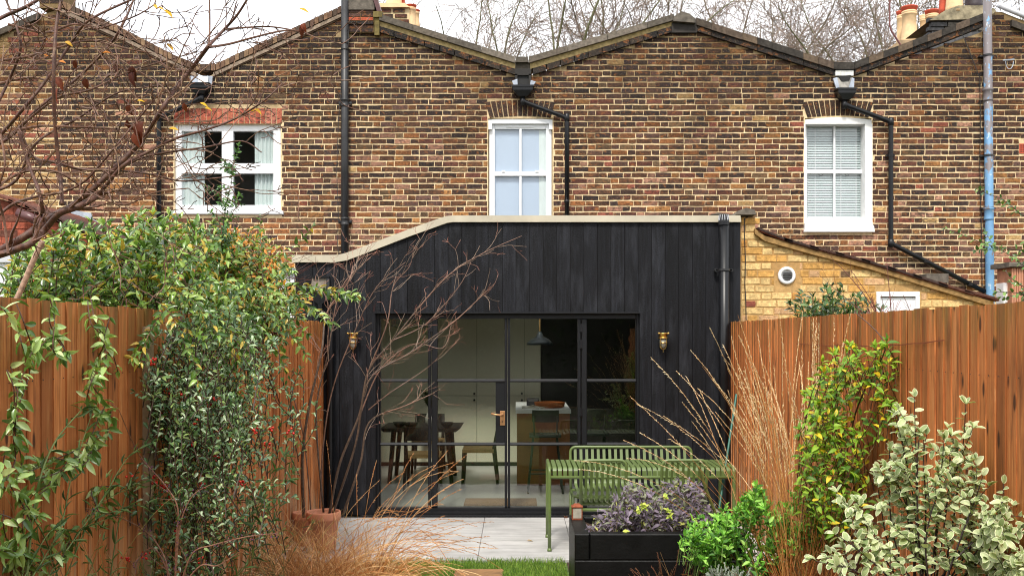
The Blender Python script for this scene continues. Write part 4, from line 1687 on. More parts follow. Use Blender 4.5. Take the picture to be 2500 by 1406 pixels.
def stool(cx, cy, label):
    r = thing('bar_stool', label, 'stool', (cx, cy, 0), 'bar stools at the island')
    g = m_black_green
    mb = MB()
    mb.box(cx - .2, cx + .2, cy - .18, cy + .18, .70, .735, bev=.02)
    mb.build('seat', g, r)
    for sx in (-1, 1):
        for sy in (-1, 1):
            mb = MB()
            mb.tube([(cx + sx * .15, cy + sy * .13, .7), (cx + sx * .22, cy + sy * .2, 0)], .012, 8)
            mb.build('leg', g, r, True)
    mb = MB()
    mb.tube([(cx - .2, cy - .185, .25), (cx + .2, cy - .185, .25), (cx + .2, cy + .185, .25), (cx - .2, cy + .185, .25), (cx - .2, cy - .185, .25)], .009, 6)
    mb.build('footrest', g, r)
    mb = MB()
    for sx in (-1, 1):
        mb.tube([(cx + sx * .14, cy - .16, .73), (cx + sx * .15, cy - .2, .98)], .01, 6)
    n = 10
    v, f = [], []
    for i in range(n + 1):
        t = -1 + 2 * i / n
        x_, y_ = cx + t * .17, cy - .22 + .05 * t * t
        v += [(x_, y_, .9), (x_, y_, 1.05), (x_, y_ + .015, 1.05), (x_, y_ + .015, .9)]
    for i in range(n):
        for k in range(4):
            j = (k + 1) % 4
            f.append((i * 4 + k, i * 4 + 4 + k, i * 4 + 4 + j, i * 4 + j))
    mb.add(v, f)
    mb.build('backrest', g, r)
    return r


m_black_green = m_plain('dark_green_metal', S(36, 50, 40), .4, var=.1, bmp=0)
stool(.36, 12.72, 'dark metal bar stool in front of the oak island')
stool(.98, 12.95, 'dark metal bar stool right of the island near the right sidelight')

tb = thing('dining_table', 'black dining table with splayed legs in the kitchen behind the left door', 'table', (-1.28, 13.75, 0))
mb = MB()
mb.prism([(-1.78, .70), (-.82, .70), (-.76, .745), (-1.84, .745)], 13.3, 14.3)
mb.build('table_top', M['dark_wood'], tb)
for sx in (-1, 1):
    for y_ in (13.42, 14.18):
        mb = MB()
        mb.tube([(-1.3 + sx * .36, y_, .7), (-1.3 + sx * .42, y_, 0)], [.035, .028], 8)
        mb.build('leg', M['dark_wood'], tb, True)


def dining_chair(cx, cy, rot, label):
    r = thing('dining_chair', label, 'chair', (cx, cy, 0), 'black dining chairs with woven seats')
    R_ = Matrix.Translation((cx, cy, 0)) @ Matrix.Rotation(rot, 4, 'Z')
    T = lambda x, y, z: R_ @ Vector((x, y, z))
    ex, ey, ez = (R_.to_3x3() @ Vector(q) for q in ((1, 0, 0), (0, 1, 0), (0, 0, 1)))
    for sx in (-1, 1):
        mb = MB()
        mb.tube([T(sx * .2, .19, .46), T(sx * .22, .21, 0)], [.024, .018], 8)
        mb.build('leg', M['dark_wood'], r, True)
        mb = MB()
        mb.tube([T(sx * .2, -.27, .82), T(sx * .2, -.21, .45), T(sx * .22, -.26, 0)], [.018, .026, .018], 8)
        mb.build('leg', M['dark_wood'], r, True)
    mb = MB()
    mb.obox(T(0, 0, .445), ex * .225, ey * .21, ez * .025)
    mb.build('woven_seat', M['cord'], r)
    mb = MB()
    for k in range(8):
        t0, t1 = -1 + k / 4, -1 + (k + 1) / 4
        a, b = T(t0 * .22, -.27 - .05 * (1 - t0 * t0), .74), T(t1 * .22, -.27 - .05 * (1 - t1 * t1), .74)
        d = (b - a) / 2
        mb.obox((a + b) / 2, d * 1.02, ey * .012, ez * .085)
    mb.build('backrest', M['dark_wood'], r)
    return r


dining_chair(-1.22, 12.95, 0, 'black dining chair with tan woven seat nearest the left sidelight')
dining_chair(-.52, 13.55, math.pi / 2, 'black dining chair side-on beyond the door handle')
dining_chair(-1.3, 14.6, math.pi, 'black dining chair on the far side of the dining table')
vz = thing('vase', 'pale vase of dark evergreen sprigs on the dining table', 'vase', (-1.2, 13.8, .745))
mb = MB()
mb.lathe([(.045, 0), (.07, .04), (.075, .1), (.05, .16), (.03, .2), (.038, .22)], (-1.2, 13.8, .745), 14, S(150, 150, 144))
mb.build('body', M['painted'], vz, True)
mb = MB()
for k in range(60):
    a, e = rnd(0, 6.28), rnd(.1, .7)
    p0 = Vector((-1.2, 13.8, .95))
    d = Vector((math.cos(a) * e, math.sin(a) * e, 1)).normalized()
    L = rnd(.12, .34)
    mb.tube([p0, p0 + d * L], .004, 3, S(44, 52, 30))
    for i in range(7):
        q = p0 + d * L * rnd(.4, 1)
        w = Vector((rnd(-1, 1), rnd(-1, 1), rnd(-.2, 1))).normalized() * .045
        s_ = d.cross(w).normalized() * .012
        mb.add([tuple(q), tuple(q + w * .5 + s_), tuple(q + w), tuple(q + w * .5 - s_)], [(0, 1, 2, 3)], S(70, 76, 40))
mb.build('sprigs', M['leaf_dull'], vz)
for i, (x_, y_, r_, lab) in enumerate(((-1.6, 13.55, .09, 'dark bowl at the left end of the dining table'), (-1.43, 13.45, .1, 'dark bowl at the front middle of the dining table'), (-.95, 13.5, .09, 'dark bowl at the right end of the dining table'))):
    mb = MB()
    mb.lathe([(r_ * .4, 0), (r_ * .8, .03), (r_, .07), (r_ * .94, .07), (r_ * .6, .02)], (x_, y_, .746), 16, S(46, 44, 38))
    mb.build('bowl', M['painted'], None, True, lab, 'bowl', 'dark bowls on the dining table')
pn = thing('pendant_lamp', 'dark enamel pendant lamp hanging inside behind the right door', 'pendant lamp', (P(1318, 0, 13.1).x, 13.1, P(0, 842, 13.1).z))
c_ = P(1318, 842, 13.1)
mb = MB()
mb.lathe([(.175, 0), (.168, .03), (.12, .075), (.05, .11), (.03, .16), (.012, .18)], c_, 24)
mb.build('lamp_shade', m_plain('slate_enamel', S(46, 54, 62), .35, var=.05, bmp=0), pn, True)
mb = MB()
mb.tube([c_ + Vector((0, 0, .17)), Vector((c_.x, c_.y, KZ + .6))], .006, 6, S(190, 150, 90))
mb.build('flex', M['painted'], pn)
mb = MB()
mb.box(P(1135, 0, 11.9).x, P(1310, 0, 11.9).x, 11.62, 12.08, 0, .018, bev=.008)
mb.build('doormat', M['mat'], label='brown coir doormat inside the glazed doors', cat='doormat')

# ================================================================ YELLOW BRICK LEAN-TO, RIGHT
YY = 11.22
ye = thing('neighbouring_lean_to', 'yellow brick lean-to extension with sloping tiled roof at right', 'extension', (P(2050, 0, YY).x, YY, 0))
topY = [(1808, 530), (1843, 530), (1843.5, 566), (1870, 582), (2120, 648), (2420, 742)]
winY = (2140, 2246, 712, 790)
mb = MB()
wall_strips(mb, 1808, 2440, topY, [winY], YY, .24, 0)
mb.build('wall', M['mortar_yellow'], ye)


def yellow_tone(px, py, style):
    w = [0, .12, 0, 0, 0, 1.0, 0, .05, 4.5, .8, .3, 6.5, 0, .2]
    if py < 570:
        w[5], w[8], w[11] = 2, 4, 1
    if py > 660:
        w[11] += 4
    return pick(w), RD.choice([2, 3, 3])


PAL_SAVE = list(PAL)
PAL[8], PAL[11], PAL[5], PAL[9] = S(214, 164, 92), S(232, 198, 136), S(196, 142, 74), S(220, 176, 130)
SOOT[2], SOOT[3] = .95, 1.1
house_bricks(ye, 1809, 2440, [(x, y_ + 4) for x, y_ in topY], 800, [(1890, 1952, 645, 700), (2138, 2248, 708, 792)], 9, 300, (2000, 700), YY, M['brick_yellow'], .0845, .232, .118, yellow_tone, .02, .0125, .0150, True)
PAL[:] = PAL_SAVE
SOOT[2], SOOT[3] = 1.0, 1.22
# sloping verge: mortar fillet and overlapping tiles
slope = [(1843, 560), (1868, 578), (1990, 612), (2120, 645), (2265, 690), (2418, 736)]
for (a, b) in zip(slope, slope[1:]):
    mb = MB()
    mb.pprism([(a[0], a[1] - 2), (b[0], b[1] - 2), (b[0], b[1] + 11), (a[0], a[1] + 11)], YY - .05, .14, S(146, 116, 74))
    mb.build('verge_fillet', M['coped'], ye)
for k in range(9):
    t0 = 1852 + k * 63
    x0, x1 = t0, t0 + 84
    y0 = interp(slope, x0) - 12
    y1 = interp(slope, x1) - 7
    mb = MB()
    mb.pprism([(x0, y0), (x1, y1 - 2), (x1, y1 + 3), (x0, y0 + 6)], YY - .075, HY - YY, RD.choice([S(74, 54, 48), S(88, 60, 50), S(64, 50, 46)]))
    mb.build('roof_tile_course', M['coped'], ye)
    mb = MB()
    mb.pprism([(x0, y0 + 6), (x1, y1 + 3), (x1, y1 + 6), (x0, y0 + 10)], YY - .06, .3, RD.choice([S(128, 72, 54), S(104, 66, 50)]))
    mb.build('roof_tile_edge', M['coped'], ye)
mb = MB()
mb.pprism([(1796, 524), (1800, 516), (1822, 507), (1842, 512), (1847, 524)], YY - .1, .4)
mb.build('pier_cap', M['coping'], ye)
mb = MB()
mb.pprism([(1735, 524), (1752, 519), (1770, 521), (1790, 525)], YY + .5, .35)
mb.build('far_cap', M['coping'], ye)
mb = MB()
mb.pbox(2262, 2316, 668, 690, YY + 1.2, .5)
mb.build('coping_block', M['coping'], ye)
mb = MB()
c_ = P(1920, 673, YY)
mb.lathe([(.10, -.0), (.10, -.016), (.09, -.026), (.066, -.03), (.064, -.012), (.0, -.012)], c_, 28, axis='Y')
fl = mb.build('extract_vent', M['upvc'], ye, True, 'round white extractor vent')
mb = MB()
for k in range(5):
    z_ = c_.z - .045 + k * .018
    hw = math.sqrt(max(0, .055 ** 2 - (z_ - c_.z) ** 2))
    mb.box(c_.x + .005 - hw, c_.x + .005 + hw, c_.y - .029, c_.y - .0205, z_ - .005, z_ + .005)
mb.build('louvre_gap', M['kitchen_black'], fl)
mb = MB()
for q in ((2140, 2246, 712, 724), (2140, 2150, 724, 800), (2236, 2246, 724, 800)):
    mb.pbox(*q, YY - .01, .06, bev=.004)
wy = mb.build('window', M['upvc'], ye)
mb = MB()
mb.pbox(2150, 2236, 727, 800, YY + .02, .03)
mb.build('panel', M['upvc'], wy)
mb = MB()
mb.pbox(2152, 2190, 740, 800, YY + .012, .006)
mb.build('pane', M['glass'], wy)
mb = MB()
mb.tube([P(x_, y_, YY - .012) for x_, y_ in ((1826, 530), (1818, 534), (1818, 580), (1820, 640), (1818.5, 690), (1821, 740), (1822, 800))], .006, 5)
mb.build('wall_cable', M['cable'], label='black cable clipped down the yellow brick wall', cat='cable')

# ================================================================ LEFT NEIGHBOUR'S EXTENSIONS
ln = thing('neighbouring_extension', 'red brick extension with tiled verge behind the fruit tree at left', 'extension', (P(80, 0, 11.6).x, 11.6, 0))
YN = 11.6
topN = [(-200, 440), (0, 486), (110, 530), (250, 590)]
mb = MB()
wall_strips(mb, -200, 250, topN, [], YN, .24, 0)
mb.build('wall', m_mortar('red_wall_mortar', S(168, 92, 70), S(140, 76, 60), 1, 4), ln)


def red_tone(px, py, style):
    return RD.choice([7, 7, 6, 7]), RD.choice([2, 3, 3])


PAL[7] = S(160, 84, 64)
house_bricks(ln, -40, 250, [(x, y_ + 8) for x, y_ in topN], 640, [], 9, 60, (60, 580), YN, M['brick_yellow'], .0845, .232, .118, red_tone, .01, .011, .012, True)
PAL[:] = PAL_SAVE
for k in range(8):
    x0 = -60 + k * 40
    y0, y1 = interp(topN, x0) - 14, interp(topN, x0 + 52) - 8
    mb = MB()
    mb.pprism([(x0, y0), (x0 + 52, y1), (x0 + 52, y1 + 5), (x0, y0 + 9)], YN - .09, 2.3, RD.choice([S(92, 62, 54), S(110, 70, 58), S(76, 56, 52)]))
    mb.build('roof_tile_course', M['coped'], ln)
mb = MB()
a_, b_ = P(44, 518, YN - .14), P(104, 545, YN - .14)
mb.tube([a_, b_], .055, 14)
mb.build('ridge_end', M['maroon'], ln, True)
mb = MB()
mb.pprism([(168, 512), (222, 520), (226, 535), (252, 548), (252, 560), (190, 545)], HY - .03, .02)
mb.build('lead_flashing', M['lead'], ln)
mb = MB()
mb.pbox(-100, 90, 622, 640, YN - .1, .12)
mb.build('gutter', M['plastic_grey'], ln)
mb = MB()
mb.pbox(-100, 60, 640, 760, YN - .05, .05)
mb.build('white_panel', M['upvc'], ln)
cv = thing('conservatory', 'white framed conservatory of the left neighbour behind the orange shrub', 'conservatory', (P(640, 0, 12.2).x, 12.2, 0))
YV = 12.2
mb = MB()
for q in ((500, 718, 664, 690), (500, 718, 740, 760), (500, 520, 690, 1200), (640, 655, 690, 1200), (700, 718, 690, 1200), (500, 718, 690, 740)):
    mb.pbox(*q, YV, .06)
mb.build('frame', M['upvc'], cv)
for q in ((520, 640, 760, 1150), (655, 672, 760, 1150), (680, 700, 760, 1150)):
    mb = MB()
    mb.pbox(*q, YV + .02, .01)
    mb.build('pane', M['glass'], cv)
mb = MB()
mb.pbox(672, 680, 760, 1200, YV, .05)
mb.build('mullion', M['upvc'], cv)
mb = MB()
mb.pprism([(496, 664), (722, 664), (722, 656), (496, 656)], YV - .06, 1.7)
mb.build('roof', M['lead'], cv)
mb = MB()
mb.pbox(500, 718, 692, 1230, YV + 1.2, .05)
mb.build('inner_wall', M['dark_room'], cv)

# ================================================================ FENCES
def fence(label, X, y0, y1, sgn, pitch, posts, weathered):
    """feather-edge boards facing the garden; sgn=+1 means the garden lies at +X"""
    r = thing('garden_fence', label, 'fence', (X, (y0 + y1) / 2, 0), 'timber fences either side of the garden')
    y = y0
    meshes = []
    for k in range(10):
        mb = MB()
        w, h = pitch * 1.22, 2.115 + rnd(-.004, .004)
        t0, t1 = .004, .0125
        a = rnd(-.001, .001)
        if sgn > 0:
            poly = [(.0, w), (t0, w), (t1 + a, 0), (t1 - .008, 0)]
        else:
            poly = [(.0, w), (-t0, w), (-t1 + a, 0), (-t1 + .008, 0)]
        n = 5
        v, f = [], []
        for i in range(n + 1):
            z = h * i / n
            wob = rnd(-.0015, .0015)
            v += [(px_ + wob, py_, z) for px_, py_ in poly]
        for i in range(n):
            for q in range(4):
                j = (q + 1) % 4
                f.append((i * 4 + q, i * 4 + j, i * 4 + 4 + j, i * 4 + 4 + q))
        f += [(3, 2, 1, 0), (n * 4, n * 4 + 1, n * 4 + 2, n * 4 + 3)]
        mb.add(v, f)
        meshes.append(mb.mesh('fence_board', M['fence']))
    while y < y1:
        zt = .02 + (rnd(-.004, .004))
        m4 = Matrix.Translation((X + rnd(-.002, .002), y, zt)) @ Matrix.Rotation(rnd(-.003, .003), 4, 'X')
        put('fence_board', RD.choice(meshes), None, r, mat4=m4)
        y += pitch + rnd(-.006, .006)
    for yy in posts:
        mb = MB()
        mb.box(X - .05 if sgn < 0 else X - .0, X if sgn < 0 else X + .05, yy - .033, yy + .033, 0, 2.03)
        mb.build('fence_post', M['post'], r)
    for z in (.35, 1.05, 1.8):
        mb = MB()
        mb.box(X - sgn * .004 - .04 * (sgn > 0), X - sgn * .004 + .04 * (sgn < 0), y0, y1, z - .035, z + .035)
        mb.build('fence_rail', M['post'], r)
    # nail heads on the boards
    mb = MB()
    yy = y0 + .06
    while yy < y1:
        for z in (.36, 1.07, 1.78):
            xx = X + sgn * .018
            mb.box(xx - .001, xx + .001, yy - .003, yy + .003, z - .003, z + .003)
        yy += .1
    mb.build('nail_heads', M['iron'], r, kind='stuff')
    return r


fence('orange-brown feather-edge timber fence along the left side overgrown with climbers', LX, 1.2, 10.95, +1, .125, (5.70,), True)
fence('orange-brown feather-edge timber fence along the right side behind the grasses', RX, 1.2, 10.95, -1, .1, (), False)
mb = MB()
pts = []
for k in range(15):
    t = k / 14
    px_ = 1945 + (2305 - 1945) * t
    Yf = (RX - .03) * F / (px_ - VX)
    pts.append(P(px_, 840 - 8 * t + 9 * math.sin(t * 3.14) + rnd(-2, 2), Yf))
mb.tube(pts, .004, 4)
mb.build('fence_wire', M['rust'], label='slack rusty training wire along the right fence', cat='wire')

# ================================================================ PATIO FURNITURE
def slat_seat_piece(mb, prof, x0, x1, th=.005):
    """flat metal strip following a (y, z) profile between x0 and x1"""
    n = len(prof)
    v, f = [], []
    for i, (y, z) in enumerate(prof):
        a, b = prof[max(0, i - 1)], prof[min(n - 1, i + 1)]
        d = Vector((0, b[0] - a[0], b[1] - a[1])).normalized()
        nx = Vector((0, -d.z, d.y)) * th
        v += [(x0, y, z), (x1, y, z), (x1, y + nx.y, z + nx.z), (x0, y + nx.y, z + nx.z)]
    for i in range(n - 1):
        for k in range(4):
            j = (k + 1) % 4
            f.append((i * 4 + k, i * 4 + j, i * 4 + 4 + j, i * 4 + 4 + k))
    f += [(0, 1, 2, 3), (n * 4 - 1, n * 4 - 2, n * 4 - 3, n * 4 - 4)]
    mb.add(v, f)


GM = M['green_metal']
tx0, tx1, ty0, ty1, tz = .30, 2.0, 9.17, 9.80, .765
tab = thing('garden_table', 'olive green slatted metal garden table on the patio', 'table', ((tx0 + tx1) / 2, (ty0 + ty1) / 2, 0))
n = 34
pit = (tx1 - tx0 - .05) / n
prof = []
for k in range(6):
    a = math.pi / 2 * k / 5
    prof.append((ty0 + .035 - .035 * math.cos(a), tz - .035 + .035 * math.sin(a)))
prof = [(ty0, tz - .075)] + prof + [(ty0 + .3, tz)]
prof += [(ty1 - (q[0] - ty0), q[1]) for q in reversed(prof[:-1])]
for k in range(n):
    x0 = tx0 + .03 + k * pit
    mb = MB()
    slat_seat_piece(mb, prof, x0, x0 + pit * .72)
    mb.build('slat', GM, tab)
for yy in (ty0, ty1):
    mb = MB()
    mb.tube([(tx0 + .01, yy + .0, tz - .085), (tx1 - .01, yy, tz - .085)], .014, 10)
    mb.build('side_rail', GM, tab, True)
for xx in (tx0, tx1):
    mb = MB()
    q = [(xx, ty0, 0), (xx, ty0, .4), (xx, ty0, tz - .06)]
    q += [(xx, ty0 + .05 - .05 * math.cos(a), tz - .05 + .05 * math.sin(a)) for a in (0.2, .5, .8, 1.1, 1.4)]
    q += [(xx, ty1 - .05 + .05 * math.cos(a), tz - .05 + .05 * math.sin(a)) for a in (1.4, 1.1, .8, .5, .2)]
    q += [(xx, ty1, tz - .06), (xx, ty1, .4), (xx, ty1, 0)]
    mb.tube(q, .0165, 12)
    mb.build('leg_hoop', GM, tab, True)
    for yy in (ty0, ty1):
        mb = MB()
        mb.lathe([(.021, 0), (.021, .012), (.0165, .03)], (xx, yy, 0.001), 12)
        mb.build('foot', GM, tab, True)


def slatted_seat(name, label, cat, x0, x1, yb, yf, zback, zseat, nsl, group=None, fwd=-1):
    """seat with a slatted back; yb: back plane, yf: front edge"""
    r = thing(name, label, cat, ((x0 + x1) / 2, (yb + yf) / 2, 0), group)
    s = 1 if yf > yb else -1
    pit = (x1 - x0 - .06) / nsl
    prof = [(yb - s * .03, zback - .02), (yb + s * .02, (zback + zseat) / 2 + .03)]
    for k in range(7):
        a = math.pi / 2 * k / 6
        prof.append((yb + s * (.07 + .06 - .06 * math.cos(a)), zseat + .06 - .06 * math.sin(a)))
    prof += [(yf - s * .06, zseat)]
    for k in range(1, 6):
        a = math.pi / 2 * k / 5
        prof.append((yf - s * .06 + s * .05 * math.sin(a), zseat - .05 + .05 * math.cos(a)))
    prof += [(yf - s * .012, zseat - .08)]
    for k in range(nsl):
        a = x0 + .035 + k * pit
        mb = MB()
        slat_seat_piece(mb, prof, a, a + pit * .48, .004)
        mb.build('slat', GM, r)
    rr = .015
    mb = MB()
    c = .055
    q = [(x0, yb + s * .06, zseat - .06), (x0, yb + s * .01, (zback + zseat) / 2)]
    q += [(x0 + c - c * math.cos(a), yb - s * .03, zback - c + c * math.sin(a)) for a in (0, .4, .8, 1.2, 1.57)]
    q += [(x1 - c + c * math.cos(a), yb - s * .03, zback - c + c * math.sin(a)) for a in (1.57, 1.2, .8, .4, 0)]
    q += [(x1, yb + s * .01, (zback + zseat) / 2), (x1, yb + s * .06, zseat - .06)]
    mb.tube(q, rr, 10)
    mb.build('back_frame', GM, r, True)
    mb = MB()
    mb.tube([(x0, yb + s * .06, zseat - .06), (x0, yf - s * .02, zseat - .06), (x1, yf - s * .02, zseat - .06), (x1, yb + s * .06, zseat - .06), (x0, yb + s * .06, zseat - .06)], rr, 8)
    mb.build('seat_frame', GM, r, True)
    for xx in (x0, x1):
        for yy in (yb + s * .06, yf - s * .02):
            mb = MB()
            mb.tube([(xx, yy, zseat - .06), (xx, yy, 0)], rr, 10)
            mb.build('leg', GM, r, True)
    return r


slatted_seat('garden_bench', 'olive green slatted metal bench behind the table against the doors', 'bench', P(1393, 0, 10.35).x, P(1689, 0, 10.35).x, 10.36, 9.86, .825, .45, 20)
slatted_seat('garden_chair', 'olive green slatted metal chair at the left of the table front', 'chair', P(1419, 0, 8.98).x, P(1529, 0, 8.98).x, 9.0, 9.42, .86, .46, 7, 'slatted chairs tucked under the table')
slatted_seat('garden_chair', 'olive green slatted metal chair at the right of the table front behind the sage', 'chair', P(1616, 0, 8.98).x, P(1726, 0, 8.98).x, 9.0, 9.42, .86, .46, 7, 'slatted chairs tucked under the table')

# ================================================================ PLANTER, LANTERN, POTS, STAKES
px0, px1, py0, py1, pz = .435, 1.72, 7.5, 8.3, .489
plt = thing('raised_planter', 'black stained timber sleeper planter in front of the garden table', 'planter', ((px0 + px1) / 2, (py0 + py1) / 2, 0))
SL = m_plain('black_sleeper', S(15, 15, 15), .45, spec=.25, var=.45, scale=7, bmp=.6)
for k, (z0, z1) in enumerate(((.2915, .489), (.093, .2885), (-.1, .09))):
    e = .112
    for q in ((px0 + (0 if k % 2 else e + .004), px1, py0, py0 + .1, z0, z1), (px0, px0 + e, py0 + (.104 if k % 2 else 0), py1, z0, z1), (px1 - .1, px1, py0 + .104, py1, z0, z1), (px0 + e + .004, px1 - .104, py1 - .1, py1, z0, z1)):
        mb = MB()
        mb.box(*q, bev=.008)
        mb.build('sleeper', SL, plt)
mb = MB()
nx, ny = 16, 10
vv, ff = [], []
for j in range(ny + 1):
    for i in range(nx + 1):
        vv.append((px0 + .11 + (px1 - px0 - .21) * i / nx, py0 + .1 + (py1 - py0 - .2) * j / ny, .44 + rnd(-.015, .02)))
for j in range(ny):
    for i in range(nx):
        a = j * (nx + 1) + i
        ff.append((a, a + 1, a + nx + 2, a + nx + 1))
mb.add(vv, ff)
mb.build('compost', M['soil'], plt)

lc = Vector((.49, 8.12, pz))
lan = thing('candle_lantern', 'small rusty metal lantern on the back corner of the black planter', 'lantern', lc)
mb = MB()
mb.box(lc.x - .042, lc.x + .042, lc.y - .042, lc.y + .042, pz, pz + .012)
for sx in (-1, 1):
    for sy in (-1, 1):
        mb.box(lc.x + sx * .038 - .004, lc.x + sx * .038 + .004, lc.y + sy * .038 - .004, lc.y + sy * .038 + .004, pz + .012, pz + .098)
mb.build('frame', M['rust'], lan)
mb = MB()
for sy in (-1, 1):
    mb.box(lc.x - .034, lc.x + .034, lc.y + sy * .038 - .0015, lc.y + sy * .038 + .0015, pz + .013, pz + .097)
mb.build('pane', m_plain('dusty_glass', S(166, 160, 146), .3, var=.2, scale=30, bmp=0), lan)
mb = MB()
mb.box(lc.x - .046, lc.x + .046, lc.y - .046, lc.y + .046, pz + .098, pz + .106)
mb.add([(lc.x - .04, lc.y - .04, pz + .106), (lc.x + .04, lc.y - .04, pz + .106), (lc.x + .04, lc.y + .04, pz + .106), (lc.x - .04, lc.y + .04, pz + .106), (lc.x - .02, lc.y - .02, pz + .125), (lc.x + .02, lc.y - .02, pz + .125), (lc.x + .02, lc.y + .02, pz + .125), (lc.x - .02, lc.y + .02, pz + .125)],
       [(0, 1, 5, 4), (1, 2, 6, 5), (2, 3, 7, 6), (3, 0, 4, 7), (4, 5, 6, 7)])
mb.build('lid', M['rust'], lan)


def plant_pot(px, py_rim, py_base, w, Y, label):
    a, b = P(px, py_base, Y), P(px, py_rim, Y)
    r, h = w / 2 * Y / F, b.z - a.z
    root = thing('plant_pot', label, 'plant pot', a, 'terracotta pots on the patio')
    mb = MB()
    mb.lathe([(r * .66, 0), (r * .68, .01), (r * .88, h * .78), (r * .98, h * .79), (r * 1.0, h * .83), (r * 1.0, h * .97), (r * .97, h), (r * .90, h), (r * .86, h * .96), (r * .82, h * .86), (0.001, h * .86)], a, 28)
    mb.build('pot', M['terracotta'], root, True)
    mb = MB()
    mb.lathe([(r * .83, 0), (0.001, .02)], a + Vector((0, 0, h * .862)), 20)
    mb.build('compost', M['soil'], root)
    return root


plant_pot(790, 1247, 1338, 84, 9.15, 'terracotta pot at the foot of the bare multi-stem shrub')

plant_pot(742, 1249, 1330, 56, 9.45, 'terracotta pot half hidden behind grass beside the left fence')
mb = MB()
mb.tube([P(1798, 962, 9.6), P(1756, 1240, 9.2)], .011, 7)
mb.build('plant_stake', M['teal'], label='green plastic-coated plant stake leaning by the black wall', cat='stake')
mb = MB()
p_ = [P(1707, 1140, 7.7), P(1722, 1190, 7.75), P(1742, 1240, 7.8), P(1760, 1290, 7.85)]
mb.tube(p_, .012, 8, S(112, 116, 62))
for q in p_[:3]:
    mb.lathe([(.012, -.008), (.0145, 0), (.012, .008)], q, 8, S(96, 100, 52))
mb.build('bamboo_cane', M['painted'], label='cut bamboo cane leaning above the purple sage', cat='cane')

# ================================================================ VEGETATION HELPERS
def rv(a=1.0):
    return Vector((rnd(-a, a), rnd(-a, a), rnd(-a, a)))


def shoot(p, d, L, n=7, wob=.12, grav=0.0):
    p, d = Vector(p), Vector(d).normalized()
    pts = [p.copy()]
    for _ in range(n):
        d = (d + rv(wob) + Vector((0, 0, grav))).normalized()
        p = p + d * (L / n)
        pts.append(p.copy())
    return pts


def curve(pts, n=6):
    """Catmull-Rom through pts"""
    pts = [Vector(p) for p in pts]
    out = []
    for i in range(len(pts) - 1):
        p0, p1, p2, p3 = pts[max(0, i - 1)], pts[i], pts[i + 1], pts[min(len(pts) - 1, i + 2)]
        for k in range(n):
            t = k / n
            out.append(.5 * ((2 * p1) + (p2 - p0) * t + (2 * p0 - 5 * p1 + 4 * p2 - p3) * t * t + (3 * p1 - p0 - 3 * p2 + p3) * t ** 3))
    out.append(pts[-1])
    return out


def tangent(pts, i):
    return (pts[min(i + 1, len(pts) - 1)] - pts[max(i - 1, 0)]).normalized()


def in_poly(x, y, poly):
    c = False
    for (x0, y0), (x1, y1) in zip(poly, poly[1:] + poly[:1]):
        if (y0 > y) != (y1 > y) and x < (x1 - x0) * (y - y0) / (y1 - y0) + x0:
            c = not c
    return c


def sample(poly):
    xs, ys = zip(*poly)
    while True:
        x, y = rnd(min(xs), max(xs)), rnd(min(ys), max(ys))
        if in_poly(x, y, poly):
            return x, y


def leaf_geo(w=.42, bend=.25, fold=.12, prof='ovate', inner=False):
    """leaf of length 1 along +Y, normal +Z"""
    if prof == 'ovate':
        T = [(.12, .55), (.35, 1.0), (.62, .86), (.85, .42)]
    elif prof == 'round':
        T = [(.10, .62), (.32, 1.0), (.65, 1.0), (.88, .62)]
    elif prof == 'spoon':
        T = [(.2, .30), (.5, .8), (.75, 1.0), (.92, .6)]
    else:
        T = [(.15, .5), (.38, .95), (.62, .8), (.85, .36)]
    z = lambda y, x: -bend * y * y + abs(x) * fold / max(w, .01) * 2
    v, tagc = [(0, 0, 0)], [0]
    cols = (-1, -.70, 0, .70, 1) if inner else (-1, 0, 1)
    for t, s in T:
        for c in cols:
            x = c * s * w / 2
            v.append((x, t, z(t, x)))
            tagc.append(1 if abs(c) == 1 else 0)
    v.append((0, 1, z(1, 0)))
    tagc.append(1)
    m = len(cols)
    f = []
    for k in range(m - 1):
        f.append((0, 1 + k + 1, 1 + k))
    for i in range(len(T) - 1):
        for k in range(m - 1):
            a = 1 + i * m + k
            f.append((a, a + 1, a + m + 1, a + m))
    a = 1 + (len(T) - 1) * m
    for k in range(m - 1):
        f.append((a + k, a + k + 1, len(v) - 1))
    return v, f, tagc


def leaf_pool(cols, mat, w=.42, prof='ovate', edge=None, n=3, bend=(.1, .4), fold=(.05, .2)):
    pool = []
    for c in cols:
        for _ in range(n):
            v, f, tg = leaf_geo(w * rnd(.85, 1.15), rnd(*bend), rnd(*fold), prof, edge is not None)
            cc = [(edge if (edge is not None and g) else c) for g in tg]
            mb = MB()
            mb.add(v, f, cols=cc)
            pool.append((v, f, cc, mb.mesh('leaf', mat, smooth=True)))
    return pool


def leaf_matrix(p, d, up, size):
    d = d.normalized()
    s = d.cross(up)
    if s.length < 1e-4:
        s = d.orthogonal()
    s.normalize()
    n = s.cross(d)
    m = Matrix((s, d, n)).transposed().to_4x4()
    m = m @ Matrix.Scale(size, 4)
    m.translation = p
    return m


def place_leaves(root, leaves, pool, mat, n_single, name='leaf', mass='foliage'):
    """leaves: (matrix, pool index). The largest in the picture become objects, the rest one mesh"""
    def key(q):
        p = q[0].translation
        if p.y < .3:
            return 1e9
        x, y = pxof(p)
        if not (0 < x < 2500 and 0 < y < 1406):
            return 1e8
        return -q[0].to_scale()[0] / p.y
    order = sorted(leaves, key=key)
    rest = MB()
    for k, (m, i) in enumerate(order):
        v, f, c, me = pool[i]
        if k < n_single:
            put(name, me, None, root, mat4=m)
        else:
            rest.add([tuple(m @ Vector(q)) for q in v], f, cols=c)
    if rest.v:
        rest.build(mass, mat, root, True, kind='stuff')


